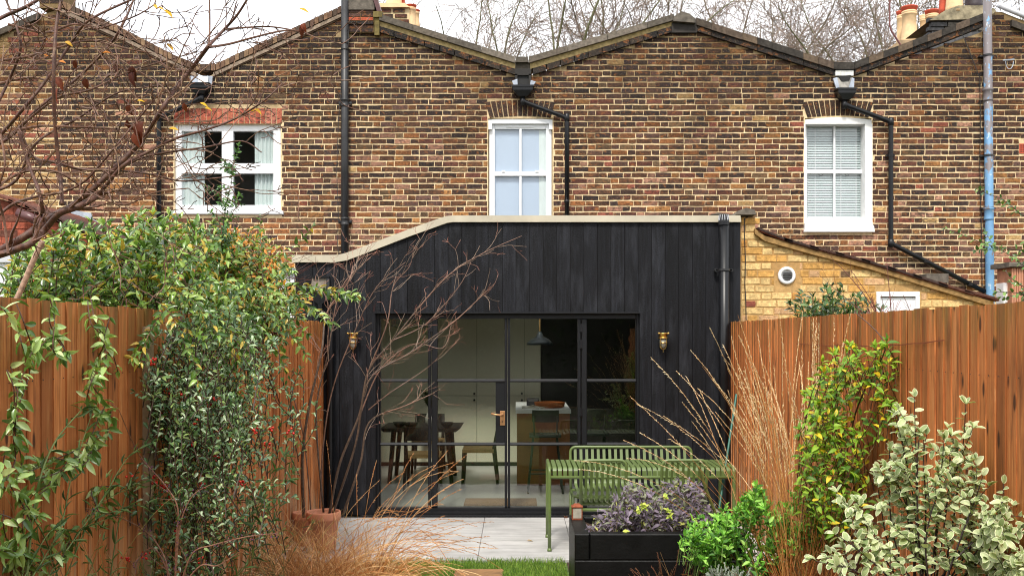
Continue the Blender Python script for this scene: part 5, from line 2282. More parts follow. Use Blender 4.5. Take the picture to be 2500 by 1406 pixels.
def along(pts, spacing, size, t0=.3, mode='opp', ang=.9, droop=0.0, upb=.6, pool_n=1, jit=.35, choose=None):
    """leaves set along a shoot"""
    out = []
    L = [0]
    for a, b in zip(pts, pts[1:]):
        L.append(L[-1] + (b - a).length)
    tot = L[-1]
    s = tot * t0
    k = 0
    while s < tot:
        i = max(j for j in range(len(L)) if L[j] <= s)
        i = min(i, len(pts) - 2)
        f = (s - L[i]) / max(1e-6, L[i + 1] - L[i])
        p = pts[i].lerp(pts[i + 1], f)
        t = tangent(pts, i)
        u = t.orthogonal().normalized()
        a0 = k * 2.4 if mode == 'alt' else k * 1.57
        for w in range({'alt': 1, 'opp': 2, 'whorl': 3}[mode]):
            a = a0 + w * 6.283 / {'alt': 1, 'opp': 2, 'whorl': 3}[mode] + rnd(-.4, .4)
            side = (u * math.cos(a) + t.cross(u) * math.sin(a))
            d = (t * math.cos(ang) + side * math.sin(ang) + rv(jit) + Vector((0, 0, -droop))).normalized()
            up = (Vector((0, -.35, upb)) + rv(.5) + t * .2).normalized()
            idx = choose() if choose else RD.randrange(pool_n)
            out.append((leaf_matrix(p, d, up, size * rnd(.65, 1.15)), idx))
        s += spacing * rnd(.7, 1.3)
        k += 1
    # terminal tuft
    t = tangent(pts, len(pts) - 1)
    for w in range(3):
        out.append((leaf_matrix(pts[-1], (t + rv(.5)).normalized(), (Vector((0, -.4, .8)) + rv(.3)).normalized(), size * rnd(.5, .9)), choose() if choose else RD.randrange(pool_n)))
    return out


def PG(px, py, Y):
    """as P, but kept on the garden side of the fences"""
    if px < VX:
        Y = min(Y, .955 * LX * F / (px - VX - .001))
    else:
        Y = min(Y, .955 * RX * F / (px - VX + .001))
    return P(px, py, Y)


def taper(n, r0, r1):
    return [r0 + (r1 - r0) * k / max(1, n - 1) for k in range(n)]


def branch(mb, pts, r0, r1, lev, o, n=5, col=None):
    """tube plus recursive twigs. o: dict of per-level settings"""
    c0 = col or o['col'][min(lev, len(o['col']) - 1)]
    mb.tube(pts, taper(len(pts), r0, r1), n, c0, cap=False)
    if lev <= 0:
        return
    L = sum((b - a).length for a, b in zip(pts, pts[1:]))
    dens, lo, hi, ang = o['lev'][lev - 1]
    k = int(L * dens + rnd(0, 1))
    for _ in range(k):
        i = RD.randrange(max(1, int(len(pts) * o.get('t0', .15))), len(pts))
        t = tangent(pts, i)
        u = t.orthogonal().normalized()
        a = rnd(0, 6.283)
        side = u * math.cos(a) + t.cross(u) * math.sin(a)
        an = ang * rnd(.6, 1.35)
        d = t * math.cos(an) + side * math.sin(an) + Vector((0, 0, o.get('up', .1))) + Vector(o.get('bias', (0, 0, 0)))
        ln = rnd(lo, hi)
        rr = max(o['rmin'], (r0 + (r1 - r0) * i / len(pts)) * o.get('rk', .55))
        seg = max(3, int(ln / o.get('seg', .05)))
        q = shoot(pts[i], d, ln, min(seg, 8), o.get('wob', .18), o.get('grav', 0))
        branch(mb, q, rr, o['rmin'], lev - 1, o, 4 if lev > 1 else 3)


def plant(name, label, cat, base, group=None):
    return thing(name, label, cat, base, group)


# ================================================================ LAWN GRASS
mb = MB()
for _ in range(24000):
    x, y = rnd(-1.2, .42), rnd(6.9, 8.82)
    if y > 8.0 or RD.random() < .45:
        if -.52 < x < -.12 and 7.85 < y < 8.45:
            continue
        h = rnd(.02, .055) * (1.3 if y > 8.7 else 1)
        a = rnd(0, 6.283)
        w = .0022
        lean = Vector((rnd(-.5, .5), rnd(-.5, .5), 1)).normalized() * h
        c = RD.choice([S(96, 132, 44), S(118, 150, 56), S(78, 112, 38), S(140, 164, 72)])
        dx, dy = math.cos(a) * w, math.sin(a) * w
        mb.add([(x - dx, y - dy, -.021), (x + dx, y + dy, -.021), (x + lean.x * .5 + dx * .7, y + lean.y * .5 + dy * .7, lean.z * .6 - .02), (x + lean.x, y + lean.y, lean.z - .02), (x + lean.x * .5 - dx * .7, y + lean.y * .5 - dy * .7, lean.z * .6 - .02)], [(0, 1, 2, 4), (4, 2, 3)], c)
mb.build('lawn_grass', M['straw'], label='short bright green grass in front of the patio', cat='grass', kind='stuff')

# ================================================================ BARE FRUIT TREE, LEFT
TY = 5.7
ft = plant('fruit_tree', 'bare lichened fruit tree with a few brown and yellow leaves at upper left', 'tree', (P(-60, 0, TY).x, TY, 0))
BK = [S(96, 66, 48), S(92, 58, 46), S(82, 54, 44)]


def limb(px, r0, r1, dep=None, n=6):
    k = len(px)
    q = []
    for i, (x, y) in enumerate(px):
        d = TY + (dep if dep is not None else 0) + .06 * math.sin(i * 1.7 + x * .01)
        q.append(P(x, y, d))
    return curve(q, n)


opt = dict(col=[S(92, 62, 48), S(104, 70, 52), S(122, 92, 68), S(110, 80, 60)], lev=[(9, .03, .09, 1.0), (8, .10, .34, .9), (5.5, .25, .6, .8)], rmin=.0027, rk=.55, up=.05, wob=.34, seg=.03, t0=.08)
S_ = 1 / 426.0
limbs = [
    ([(-140, 700), (-60, 640), (0, 612), (60, 578), (120, 535), (160, 512)], 13, 11, 0, 1),
    ([(-100, 650), (0, 622), (50, 605), (78, 592), (110, 560), (145, 522), (190, 505), (240, 478)], 11, 9, -.12, 1),
    ([(160, 512), (206, 480), (260, 430), (345, 345), (395, 268), (430, 215), (470, 165), (510, 112)], 8.5, 6, 0, 2),
    ([(510, 112), (545, 75), (580, 36), (615, -20)], 5, 3, 0, 1),
    ([(510, 114), (512, 60), (511, -20)], 3.5, 2.6, .05, 1),
    ([(510, 116), (560, 108), (620, 92), (690, 76), (735, 78), (780, 96), (835, 108)], 4, 1.6, -.05, 1),
    ([(548, 72), (600, 68), (660, 66), (716, 74)], 3.6, 2, .08, 1),
    ([(240, 478), (300, 405), (360, 372), (430, 338), (500, 318), (570, 292), (640, 250), (690, 204)], 6, 1.8, -.1, 2),
    ([(206, 480), (270, 430), (330, 392), (400, 374), (500, 360), (590, 345), (638, 372)], 5, 1.8, .12, 2),
    ([(155, -20), (138, 60), (131, 180), (134, 300), (146, 420), (152, 500)], 5, 6, -.2, 2),
    ([(-40, 350), (0, 330), (60, 262), (110, 200), (170, 112), (215, 52), (320, 0), (360, -20)], 6, 3, 0, 2),
    ([(-30, 60), (20, 36), (70, 14), (115, -16)], 6, 5, -.1, 1),
    ([(44, 318), (100, 308), (160, 310), (230, 312), (284, 315)], 4, 3, -.15, 2),
    ([(50, 322), (80, 382), (130, 396), (200, 414), (270, 416), (360, 424), (440, 442), (520, 436), (588, 428)], 5, 1.8, .05, 2),
    ([(-30, 300), (20, 200), (50, 120), (38, 60), (10, -10)], 5, 3, .1, 2),
    ([(-20, 360), (30, 330), (100, 260), (190, 190), (260, 120), (300, 60), (330, -10)], 6, 3, .2, 2),
    ([(60, 300), (140, 240), (220, 220), (310, 178), (400, 150), (480, 128)], 4, 1.6, .1, 2),
    ([(0, 450), (60, 420), (140, 420), (220, 470), (300, 500), (380, 470), (460, 460)], 4, 1.6, -.2, 2),
    ([(45, 320), (70, 400), (96, 470), (104, 520)], 5, 6, -.2, 2),
    ([(-20, 470), (40, 440), (80, 360), (130, 320), (190, 290), (280, 230), (350, 215), (420, 205)], 5, 1.8, .15, 2),
    ([(-20, 150), (60, 140), (150, 115), (220, 100), (300, 118), (370, 130)], 4, 1.6, 0, 2),
    ([(-20, 210), (80, 190), (170, 220), (240, 250), (330, 262), (420, 300)], 4, 1.6, .18, 2),
    ([(-20, 540), (30, 500), (90, 480), (150, 470), (210, 440), (280, 360), (330, 300), (380, 240)], 5, 2, -.1, 2),
    ([(20, 620), (10, 540), (-5, 470), (12, 400), (0, 320)], 4, 3, -.25, 2),
    ([(20, 60), (110, 80), (180, 60), (240, 70), (330, 40), (380, 10)], 4, 1.6, .05, 2),
]
tw = MB()
for i, (px, a, b, dep, lev) in enumerate(limbs):
    q = limb(px, a, b, dep)
    if a >= 5:
        mb = MB()
        col = [BK[k % 3] for k in range(len(q))]
        mb.tube(q, taper(len(q), a * S_ * .8, b * S_ * .8), 8, cols=col)
        mb.build('trunk' if i < 1 else 'branch', M['bark'], ft, True)
    else:
        tw.tube(q, taper(len(q), a * S_ * .8, b * S_ * .8), 6, S(100, 68, 50), cap=False)
    o = dict(opt)
    # twigs only
    L = sum((v - u).length for u, v in zip(q, q[1:]))
    dens, lo, hi, ang = opt['lev'][lev]
    for _ in range(int(L * dens * 1.0)):
        k = RD.randrange(2, len(q))
        t = tangent(q, k)
        u = t.orthogonal().normalized()
        an = rnd(0, 6.283)
        side = u * math.cos(an) + t.cross(u) * math.sin(an)
        d = t * .7 + side * .75 + Vector((.12, 0, .12))
        ln = rnd(lo, hi)
        pp = shoot(q[k], d, ln, max(4, min(9, int(ln / .035))), .2, .02)
        branch(tw, pp, max(.0024, b * S_ * .45), .0027, lev, opt, 5)
tw.build('twigs', M['bark'], ft, kind='stuff')
mb = MB()
mb.tube([P(-130, 690, TY), Vector((P(-150, 0, TY).x, TY, 1.2)), Vector((P(-150, 0, TY).x - .03, TY, -.02))], [.05, .065, .085], 10, BK[0])
mb.build('trunk', M['bark'], ft, True)
mb = MB()
mb.tube(curve([P(104, 588, 6.2), P(80, 640, 6.2), P(52, 706, 6.2), P(30, 760, 6.2), P(0, 900, 6.2)]), .018, 8, S(176, 144, 122))
mb.build('pale_stem', M['bark'], ft, True)
# hanging brown and yellow leaves
pool_br = leaf_pool([S(98, 48, 32), S(124, 62, 40), S(80, 40, 30)], M['leaf_dull'], .6, bend=(.3, .7), fold=(.2, .45))
pool_ye = leaf_pool([S(220, 176, 40), S(206, 160, 44), S(196, 120, 40)], M['leaf_dull'], .5)
for k, (x, y, s) in enumerate(((318, 262, .07), (310, 300, .075), (352, 305, .13), (340, 330, .10), (145, 195, .08), (142, 225, .08), (322, 170, .085), (330, 185, .08), (285, 165, .05), (210, 200, .06), (182, 155, .05), (735, 72, .06), (742, 66, .05), (448, 260, .05))):
    p = P(x, y - 8, TY - .05)
    put('leaf', pool_br[k % 9][3], None, ft, mat4=leaf_matrix(p, Vector((rnd(-.4, .4), rnd(-.4, .4), -1)), Vector((rnd(-.6, .6), -1, .2)), s))
for k, (x, y, s) in enumerate(((376, 12, .04), (384, 20, .045), (400, 26, .06), (730, 22, .06), (405, 108, .055), (158, 103, .05), (105, 130, .05), (143, 150, .045), (250, 130, .05), (335, 246, .04), (488, 252, .05), (500, 265, .04), (412, 315, .06), (620, 268, .05), (606, 270, .045), (108, 138, .04))):
    p = P(x, y, TY - .05)
    put('leaf', pool_ye[k % 9][3], None, ft, mat4=leaf_matrix(p, Vector((rnd(.3, 1), rnd(-.3, .3), rnd(-.7, .1))), Vector((rnd(-.3, .3), -.7, .8)), s))

# ================================================================ SHRUBS OVER THE LEFT FENCE
GREEN = [S(86, 120, 50), S(112, 148, 62), S(60, 92, 42), S(146, 178, 84), S(96, 126, 68), S(76, 104, 46), S(168, 194, 104), S(196, 170, 70)]


def bush(root, tips, base_fn, pool, n_single, size, spacing, stem_col, t0=.45, mode='opp', droop=0.0, wob=.05, r=.006, mat=None, choose=None, ang=.9, upb=.6):
    st = MB()
    leaves = []
    for p in tips:
        b = base_fn(p)
        mid = b.lerp(p, .55) + Vector((0, 0, (p - b).length * .10)) + rv(wob)
        q = curve([b, mid, p], 7)
        st.tube(q, taper(len(q), r, .0018), 4, stem_col, cap=False)
        leaves += along(q, spacing, size, t0, mode, ang, droop, upb, len(pool), choose=choose)
    st.build('stems', M['bark'], root, kind='stuff')
    place_leaves(root, leaves, pool, mat or M['leaf'], n_single)
    return leaves


poly1 = [(10, 770), (20, 640), (60, 590), (130, 560), (200, 545), (300, 535), (380, 500), (450, 535), (520, 520), (570, 560), (590, 620), (560, 680), (600, 740), (620, 790), (560, 830), (420, 830), (370, 760), (200, 760)]
sh1 = plant('evergreen_shrub', 'broad green leafy shrub spilling over the left fence', 'shrub', (-2.75, 7.3, 0))
tips = []
for _ in range(330):
    x, y = sample(poly1)
    Yf = 5.2 / (1262 - x) * 1000 if x < 1100 else 9
    d = rnd(6.3, 7.7) if x < 420 else rnd(7.0, 8.3)
    if y > 700 and x < 420:
        d = max(d, Yf + .35)
    tips.append(P(x, y, d))
pool1 = leaf_pool(GREEN, M['leaf'], .40, n=2)
bush(sh1, tips, lambda p: Vector((p.x - rnd(-.25, .45), p.y + rnd(-.1, .4), max(.9, p.z - rnd(.5, .9)))), pool1, 300, .082, .05, S(84, 52, 38), .30)
# long trailing shoots hanging down over the fence
tr_l, tr_s = [], MB()
for _ in range(60):
    x0 = rnd(380, 660)
    b = PG(x0, rnd(690, 790), 6.9 if x0 > 480 else 5.9)
    b.x = max(b.x, LX + .03)
    q = shoot(b, Vector((rnd(-.3, .8), rnd(-.6, .1), rnd(-.2, .5))), rnd(.3, .75), 9, .10, -.10)
    q = [Vector((max(v.x, LX + .05), v.y, v.z)) for v in q]
    tr_s.tube(q, taper(len(q), .0032, .0014), 4, S(92, 66, 46), cap=False)
    tr_l += along(q, .034, .058, .1, 'opp', 1.0, .15, .6, len(pool1))
tr_s.build('trailing_stems', M['bark'], sh1, kind='stuff')
place_leaves(sh1, tr_l, pool1, M['leaf'], 0, mass='trailing_foliage')
# a stiff tall leader with small round leaves
mb = MB()
ldr = curve([P(548, 760, 7.3), P(540, 640, 7.25), P(545, 560, 7.2), P(552, 500, 7.2), P(566, 440, 7.2), P(560, 405, 7.2)], 8)
poolr = leaf_pool([S(74, 112, 50), S(96, 138, 60), S(54, 88, 44)], M['leaf'], .5, 'round', n=2)
lv = along(ldr, .03, .035, .1, 'opp', 1.1, 0, .6, len(poolr))
for _ in range(34):
    k = RD.randrange(4, len(ldr) - 2)
    s_ = shoot(ldr[k], Vector((rnd(-1, 1), rnd(-1, 1), rnd(.1, .8))), rnd(.06, .2), 5, .12)
    mb.tube(s_, .0018, 3, S(70, 60, 40))
    lv += along(s_, .022, .036, .15, 'opp', 1.0, 0, .6, len(poolr))
mb.tube(ldr, taper(len(ldr), .006, .002), 5, S(70, 52, 40))
ts = plant('upright_shoot', 'tall thin upright shoot with small leaves crossing the casement window', 'shrub', P(548, 760, 7.3))
mb.build('stem', M['bark'], ts)
place_leaves(ts, lv, poolr, M['leaf'], 60)

sh2 = plant('autumn_shrub', 'twiggy shrub turning orange left of the timber extension', 'shrub', (-1.95, 8.3, 0))
poly2 = [(500, 620), (560, 560), (640, 550), (690, 600), (715, 640), (705, 690), (765, 735), (745, 790), (700, 760), (640, 790), (560, 770), (500, 700)]
ORNG = [S(222, 150, 60), S(232, 172, 72), S(208, 124, 52), S(140, 158, 70), S(104, 132, 58), S(168, 164, 78)]
pool2 = leaf_pool(ORNG + [S(112, 144, 60), S(86, 120, 52)], M['leaf_dull'], .36, n=2)
tips = [P(*sample(poly2), rnd(7.3, 8.3)) for _ in range(250)]
tips += [P(*sample([(420, 640), (520, 580), (600, 620), (620, 780), (500, 800), (430, 760)]), rnd(7.0, 7.6)) for _ in range(46)]
bush(sh2, tips, lambda p: P(600, 740, 8.0) + Vector((rnd(-.3, .3), rnd(-.2, .2), rnd(-.4, .2))), pool2, 260, .058, .036, S(76, 42, 36), .45, 'alt', r=.005)
mb = MB()
for _ in range(130):
    b = P(rnd(560, 640), rnd(680, 780), rnd(8.0, 8.5))
    q = shoot(b, Vector((rnd(-.6, 1.2), rnd(-.3, .3), rnd(.1, 1.1))), rnd(.25, .75), 7, .12)
    mb.tube(q, taper(8, .0035, .0012), 4, RD.choice([S(72, 38, 34), S(96, 52, 42), S(58, 36, 32)]))
mb.build('bare_twigs', M['bark'], sh2, kind='stuff')

# ================================================================ BERRIED EVERGREEN ON THE LEFT FENCE
py = plant('firethorn', 'dark green small-leaved firethorn with red berries against the left fence', 'shrub', (-1.85, 6.4, 0))
PYC = [S(90, 122, 72), S(110, 142, 86), S(68, 98, 60), S(142, 166, 124), S(98, 128, 96), S(146, 168, 100), S(176, 194, 158)]
pool3 = leaf_pool(PYC, M['leaf'], .40, 'spoon', n=2, bend=(.0, .25))
polys3 = [([(385, 800), (450, 740), (560, 735), (640, 790), (690, 850), (610, 880), (640, 940), (590, 1000), (500, 1060), (430, 1040), (375, 960), (352, 890), (400, 850)], 215),
          ([(360, 960), (430, 940), (560, 950), (640, 990), (660, 1050), (580, 1080), (590, 1150), (500, 1190), (430, 1160), (395, 1080)], 130),
          ([(450, 1150), (540, 1160), (640, 1190), (650, 1240), (540, 1290), (590, 1340), (520, 1406), (390, 1406), (360, 1330), (400, 1260), (370, 1200)], 95)]
tips = []
for pl_, n_ in polys3:
    for _ in range(n_):
        x, y = sample(pl_)
        tips.append(PG(x, y, rnd(5.5, 6.9)))
for x, y in ((700, 905), (735, 900), (690, 930), (660, 1040), (720, 1060), (740, 995), (690, 1010), (770, 990), (640, 1180), (690, 1220), (360, 1130), (345, 1170), (620, 890), (650, 870), (640, 1000)):
    tips.append(PG(x, y, rnd(6.5, 7.0)))
    tips.append(PG(x - 22, y + 10, rnd(6.4, 7.0)))
leaves3 = bush(py, tips, lambda p: Vector((max(-2.08, min(-1.45, p.x + rnd(-.16, .12))), p.y + rnd(-.1, .15), max(.05, p.z - rnd(.15, .4)))), pool3, 300, .046, .024, S(62, 46, 36), .12, 'alt', r=.004)
sp_l, sp_s = [], MB()
for _ in range(46):
    x, y = rnd(400, 600), rnd(800, 1340)
    sg_ = 1 if RD.random() < .7 else -1
    b = PG(x, y, rnd(5.6, 6.6))
    q = shoot(b, Vector((sg_ * rnd(.5, 1.0), rnd(-.6, .2), rnd(-.15, .7))), rnd(.18, .46), 8, .10, -.01)
    q = [Vector((max(v.x, LX + .05), v.y, v.z)) for v in q]
    sp_s.tube(q, taper(len(q), .003, .0013), 4, S(70, 52, 40), cap=False)
    sp_l += along(q, .02, .044, .1, 'alt', 1.0, 0, .6, len(pool3))
sp_s.build('sprays', M['bark'], py)
place_leaves(py, sp_l, pool3, M['leaf'], 0, mass='spray_foliage')
mb = MB()
for x in (430, 470, 520):
    q = curve([P(x, 1440, 6.5), P(x + rnd(-20, 20), 1250, 6.5), P(x + rnd(-30, 30), 1000, 6.5), P(x + rnd(-20, 60), 800, 6.5)])
    mb.tube(q, taper(len(q), .016, .006), 7, S(66, 48, 38))
mb.build('trunk', M['bark'], py, True, kind='stuff')


def berry_mesh(r, n=6):
    mb = MB()
    mb.lathe([(r * .05, -r), (r * .7, -r * .7), (r, 0), (r * .7, r * .7), (r * .05, r)], (0, 0, 0), n, S(188, 28, 26))
    return mb


for x, y in ((365, 878), (372, 882), (406, 955), (447, 968), (404, 1000), (402, 1016), (426, 1026), (482, 1032), (520, 972), (512, 992), (622, 1050), (660, 1050), (532, 1052), (473, 1087), (531, 1118), (380, 1172), (378, 1170), (494, 1184), (318, 1162), (588, 1176), (414, 1212), (392, 1238), (308, 1366), (488, 1366), (434, 1298), (710, 1052), (653, 1086), (400, 1192), (356, 1356)):
    mb = MB()
    c = PG(x, y, 5.75)
    for _ in range(RD.randrange(4, 9)):
        o_ = c + rv(.018)
        r_ = rnd(.006, .0085)
        mb.lathe([(r_ * .05, -r_), (r_ * .7, -r_ * .7), (r_, 0), (r_ * .7, r_ * .7), (r_ * .05, r_)], o_, 7, RD.choice([S(196, 30, 26), S(172, 24, 26), S(214, 52, 34)]))
    mb.build('berry_cluster', M['berry'], py, True)

# ================================================================ JASMINE ON THE NEAR LEFT FENCE
ja = plant('climbing_jasmine', 'glossy light green jasmine climbing the near left fence', 'climber', (-2.05, 4.6, 0))
JC = [S(138, 168, 84), S(162, 190, 110), S(106, 140, 68), S(190, 210, 144), S(86, 118, 58)]
poolj = leaf_pool(JC, M['leaf'], .36, n=3, bend=(.1, .45))


def PF(px, py_, X):
    return P(px, py_, X * F / (px - VX))


lv, st = [], MB()
vines = [[(18, 745), (40, 790), (62, 850), (50, 920), (30, 990), (45, 1060)],
         [(6, 900), (30, 960), (20, 1050), (40, 1130), (30, 1180)], [(140, 735), (142, 790), (150, 850), (146, 875)],
         [(228, 735), (240, 780), (262, 830), (236, 880), (216, 930), (238, 980), (262, 1020)], [(246, 780), (262, 830), (258, 870), (270, 905)],
         [(262, 1010), (230, 1080), (180, 1110), (120, 1130), (60, 1150)], [(240, 1060), (200, 1120), (140, 1150), (100, 1170)],
         [(10, 1180), (40, 1230), (60, 1290), (50, 1340), (80, 1406)], [(0, 1250), (30, 1280), (40, 1340), (20, 1406)], [(30, 1200), (70, 1240), (85, 1260)],
         [(0, 1330), (60, 1350), (90, 1380)], [(180, 1110), (130, 1180), (80, 1210)], [(10, 1100), (0, 1180)], [(130, 1290), (150, 1320), (130, 1350)],
         [(80, 865), (120, 832), (150, 850)], [(280, 1180), (240, 1200), (260, 1240)]]
for vn in vines:
    for rep in range(2):
        q = curve([PF(x + rnd(-22, 22), y + rnd(-12, 12), LX + rnd(.03, .17)) for x, y in vn], 6)
        st.tube(q, .0028, 5, S(76, 50, 36))
        lv += [z_ for z_ in along(q, .048, .066, 0.0, 'opp', 1.0, .15, .5, len(poolj), jit=.75) if RD.random() < .72]
st.build('stems', M['bark'], ja, kind='stuff')
place_leaves(ja, lv, poolj, M['leaf'], 300)

# ================================================================ GREEN STALKS AND PURPLE BERRIES, LEFT BED
gs = plant('green_stalks', 'thin green arching stalks rising in front of the left fence', 'plant', P(230, 1440, 5.4))
poolg = leaf_pool([S(88, 116, 62), S(110, 136, 78), S(70, 96, 50)], M['leaf_dull'], .16, 'lance', n=2)
lv = []
for (pts, r) in ([[(96, 1420), (120, 1200), (150, 1080), (205, 1000)], .006], [[(90, 1420), (150, 1290), (190, 1160), (240, 1010)], .004], [[(120, 1420), (260, 1220), (330, 1110), (380, 1080)], .004],
                 [[(160, 1420), (230, 1260), (300, 1200), (430, 1150)], .003], [[(280, 1420), (300, 1320), (312, 1250), (330, 1180)], .004], [[(60, 1420), (140, 1290), (190, 1290), (300, 1250)], .003],
                 [[(150, 1420), (210, 1290), (330, 1230), (470, 1220)], .003], [[(500, 1430), (600, 1290), (650, 1200), (700, 1110)], .004], [[(520, 1430), (610, 1300), (660, 1180), (668, 1120)], .004],
                 [[(560, 1430), (640, 1330), (690, 1230), (720, 1160)], .003], [[(420, 1430), (520, 1300), (640, 1240), (720, 1150)], .003], [[(180, 1430), (120, 1320), (90, 1240)], .004], [[(560, 1320), (640, 1190), (715, 1165)], .0025]):
    q = curve([PG(x, y, 5.5 + .0012 * (x - 100)) - Vector((0, rnd(.02, .12), 0)) for x, y in pts], 7)
    mb = MB()
    mb.tube(q, taper(len(q), r, r * .5), 6, RD.choice([S(104, 128, 70), S(88, 108, 58), S(124, 140, 84)]))
    mb.build('stalk', M['leaf_dull'], gs, True)
    lv += along(q, .09, .09, .1, 'opp', .7, .1, .3, len(poolg))
mb = MB()
for _ in range(90):
    x0 = rnd(90, 720)
    d0 = 5.5 + .0018 * (x0 - 100)
    b = PG(x0, 1430, d0) - Vector((0, .1, 0))
    q = shoot(b, Vector((rnd(-.6, .6), rnd(-.3, .3), 1)), rnd(.2, .62), 8, .12, -.05)
    mb.tube(q, taper(9, .0022, .0008), 3, RD.choice([S(118, 132, 76), S(150, 136, 84), S(96, 104, 60), S(140, 104, 70)]))
    if RD.random() < .5:
        lv += along(q, .07, .06, .2, 'alt', .8, .1, .3, len(poolg))
mb.build('fine_stems', M['straw'], gs, kind='stuff')
place_leaves(gs, lv, poolg, M['leaf_dull'], 90)

bb = plant('beautyberry', 'bare brown twiggy stems with tiny purple berries below the firethorn', 'shrub', P(430, 1440, 5.6))
mb, be = MB(), MB()
for (pts) in ([(428, 1430), (430, 1330), (434, 1240), (400, 1180), (340, 1110), (290, 1000)], [(410, 1430), (405, 1370), (370, 1310), (310, 1270), (210, 1240)], [(440, 1430), (470, 1350), (520, 1330), (600, 1310), (680, 1300)],
              [(430, 1380), (440, 1280), (470, 1210), (520, 1180)], [(425, 1430), (380, 1340), (340, 1360), (330, 1400)], [(445, 1430), (490, 1380), (530, 1380), (580, 1350)]):
    q = curve([PG(x, y, 5.4) for x, y in pts], 6)
    branch(mb, q, .006, .002, 1, dict(col=[S(120, 84, 66), S(130, 92, 72)], lev=[(9, .05, .16, .9)], rmin=.0012, rk=.5, up=.1, wob=.15), 6)
    for k in range(3, len(q), 2):
        if RD.random() < .55:
            for _ in range(RD.randrange(4, 9)):
                o_ = q[k] + rv(.02)
                r_ = rnd(.0025, .004)
                be.lathe([(r_ * .1, -r_), (r_, 0), (r_ * .1, r_)], o_, 5, RD.choice([S(112, 58, 112), S(96, 48, 92), S(140, 80, 130)]))
mb.build('stems', M['bark'], bb, kind='stuff')
be.build('berries', M['berry'], bb, True, kind='stuff')

# ================================================================ BARE MULTI-STEM SHRUB BY THE EXTENSION
am = plant('multi_stem_shrub', 'bare reddish multi-stem shrub in front of the glazed doors', 'shrub', P(800, 1250, 9.2))
AC = [S(150, 96, 80), S(148, 108, 90), S(140, 118, 100), S(120, 100, 86)]
oa = dict(col=AC, lev=[(9, .02, .08, .7), (5, .10, .26, .75), (4, .3, .6, .5)], rmin=.0015, rk=.6, up=.12, wob=.24, seg=.04, t0=.2, bias=(.06, 0, .02))
stems = [([(742, 1262), (738, 1120), (755, 990), (785, 860), (798, 765), (850, 690), (862, 648)], 11, 3, 0),
         ([(804, 1255), (830, 1130), (878, 1010), (900, 905), (960, 830), (1030, 742), (1100, 668), (1180, 618), (1274, 576)], 9, 1.5, .05),
         ([(812, 1255), (868, 1085), (900, 930), (1000, 862), (1100, 792), (1160, 738), (1206, 694)], 8, 1.6, -.1),
         ([(790, 1250), (772, 1010), (800, 866), (832, 706), (905, 628)], 7, 1.8, .1), ([(836, 1260), (880, 1130), (902, 1030), (990, 990), (1062, 958)], 9, 1.8, -.15),
         ([(760, 1256), (740, 1060), (700, 930), (650, 850)], 5, 1.8, .2), ([(780, 1256), (790, 1080), (815, 940), (870, 800), (920, 700), (990, 640)], 6, 1.6, .2),
         ([(880, 1010), (930, 900), (1010, 840), (1080, 850), (1100, 800)], 5, 1.5, 0), ([(900, 905), (945, 790), (960, 700), (1000, 650), (1010, 600)], 5, 1.5, .12),
         ([(786, 860), (740, 800), (690, 770), (640, 740)], 4, 1.5, .1), ([(800, 866), (800, 740), (770, 680), (800, 640)], 4, 1.5, .1), ([(960, 830), (1040, 790), (1120, 700), (1150, 640)], 4, 1.4, .1),
         ([(832, 706), (870, 660), (900, 600)], 3, 1.5, .1), ([(900, 1000), (950, 960), (1040, 900), (1080, 860)], 4, 1.4, -.1)]
tw = MB()
for px, a, b, dep in stems:
    q = curve([P(x, y, 9.15 + dep + .05 * math.sin(i * 2 + x)) for i, (x, y) in enumerate(px)], 6)
    sc_ = 1 / 264 * .38
    if a >= 7:
        mb = MB()
        mb.tube(q, taper(len(q), a * sc_, b * sc_), 7, cols=[S(86, 70, 58) if k < len(q) * .6 else S(128, 96, 80) for k in range(len(q))])
        mb.build('stem', M['bark'], am, True)
    else:
        tw.tube(q, taper(len(q), a * sc_, b * sc_), 5, S(112, 84, 70), cap=False)
    L = sum((v - u).length for u, v in zip(q, q[1:]))
    for _ in range(int(L * 6)):
        k = RD.randrange(int(len(q) * .30), len(q))
        t = tangent(q, k)
        side = rv(1).normalized()
        d = t * .75 + side * .75 + Vector((.04, 0, .18))
        ln = rnd(.12, .42)
        pp = shoot(q[k], d, ln, 8, .2, .01)
        branch(tw, pp, .0024, .0015, 2, oa, 4)
tw.build('twigs', M['bark'], am, kind='stuff')

# ================================================================ DRY GRASSES
def grass_clump(root, n, base, spread, dirs, length, col, r=.0022, grav=-.10, plume=None, name='blades', seg=10):
    mb, pm = MB(), MB()
    for _ in range(n):
        b = base + Vector((rnd(-1, 1) * spread[0], rnd(-1, 1) * spread[1], 0))
        d = Vector(dirs()).normalized()
        L = rnd(*length)
        q = shoot(b, d, L, seg, .035, grav / seg * rnd(.5, 1.5))
        mb.tube(q, taper(seg + 1, r * rnd(.7, 1.2), r * .35), 3, RD.choice(col), cap=False)
        if plume and RD.random() < plume[0]:
            side = rv(1).normalized()
            n_ = plume[2] * 9
            for k in range(n_):
                t = .70 + .30 * (k + RD.random()) / n_
                f_ = t * seg
                i_ = min(seg - 1, int(f_))
                s0 = q[i_].lerp(q[i_ + 1], f_ - i_)
                dd = (tangent(q, i_) + side * .22 + rv(.30)).normalized()
                ln = rnd(.012, .034) * (1.35 - t * .55)
                pm.tube([s0, s0 + dd * ln * .5, s0 + dd * ln + Vector((0, 0, -.15 * ln))], [.0009, .0018, .0007], 3, RD.choice(plume[1]), cap=False)
    mb.build(name, M['straw'], root, kind='stuff')
    if pm.v:
        pm.build('plumes', M['straw'], root, kind='stuff')


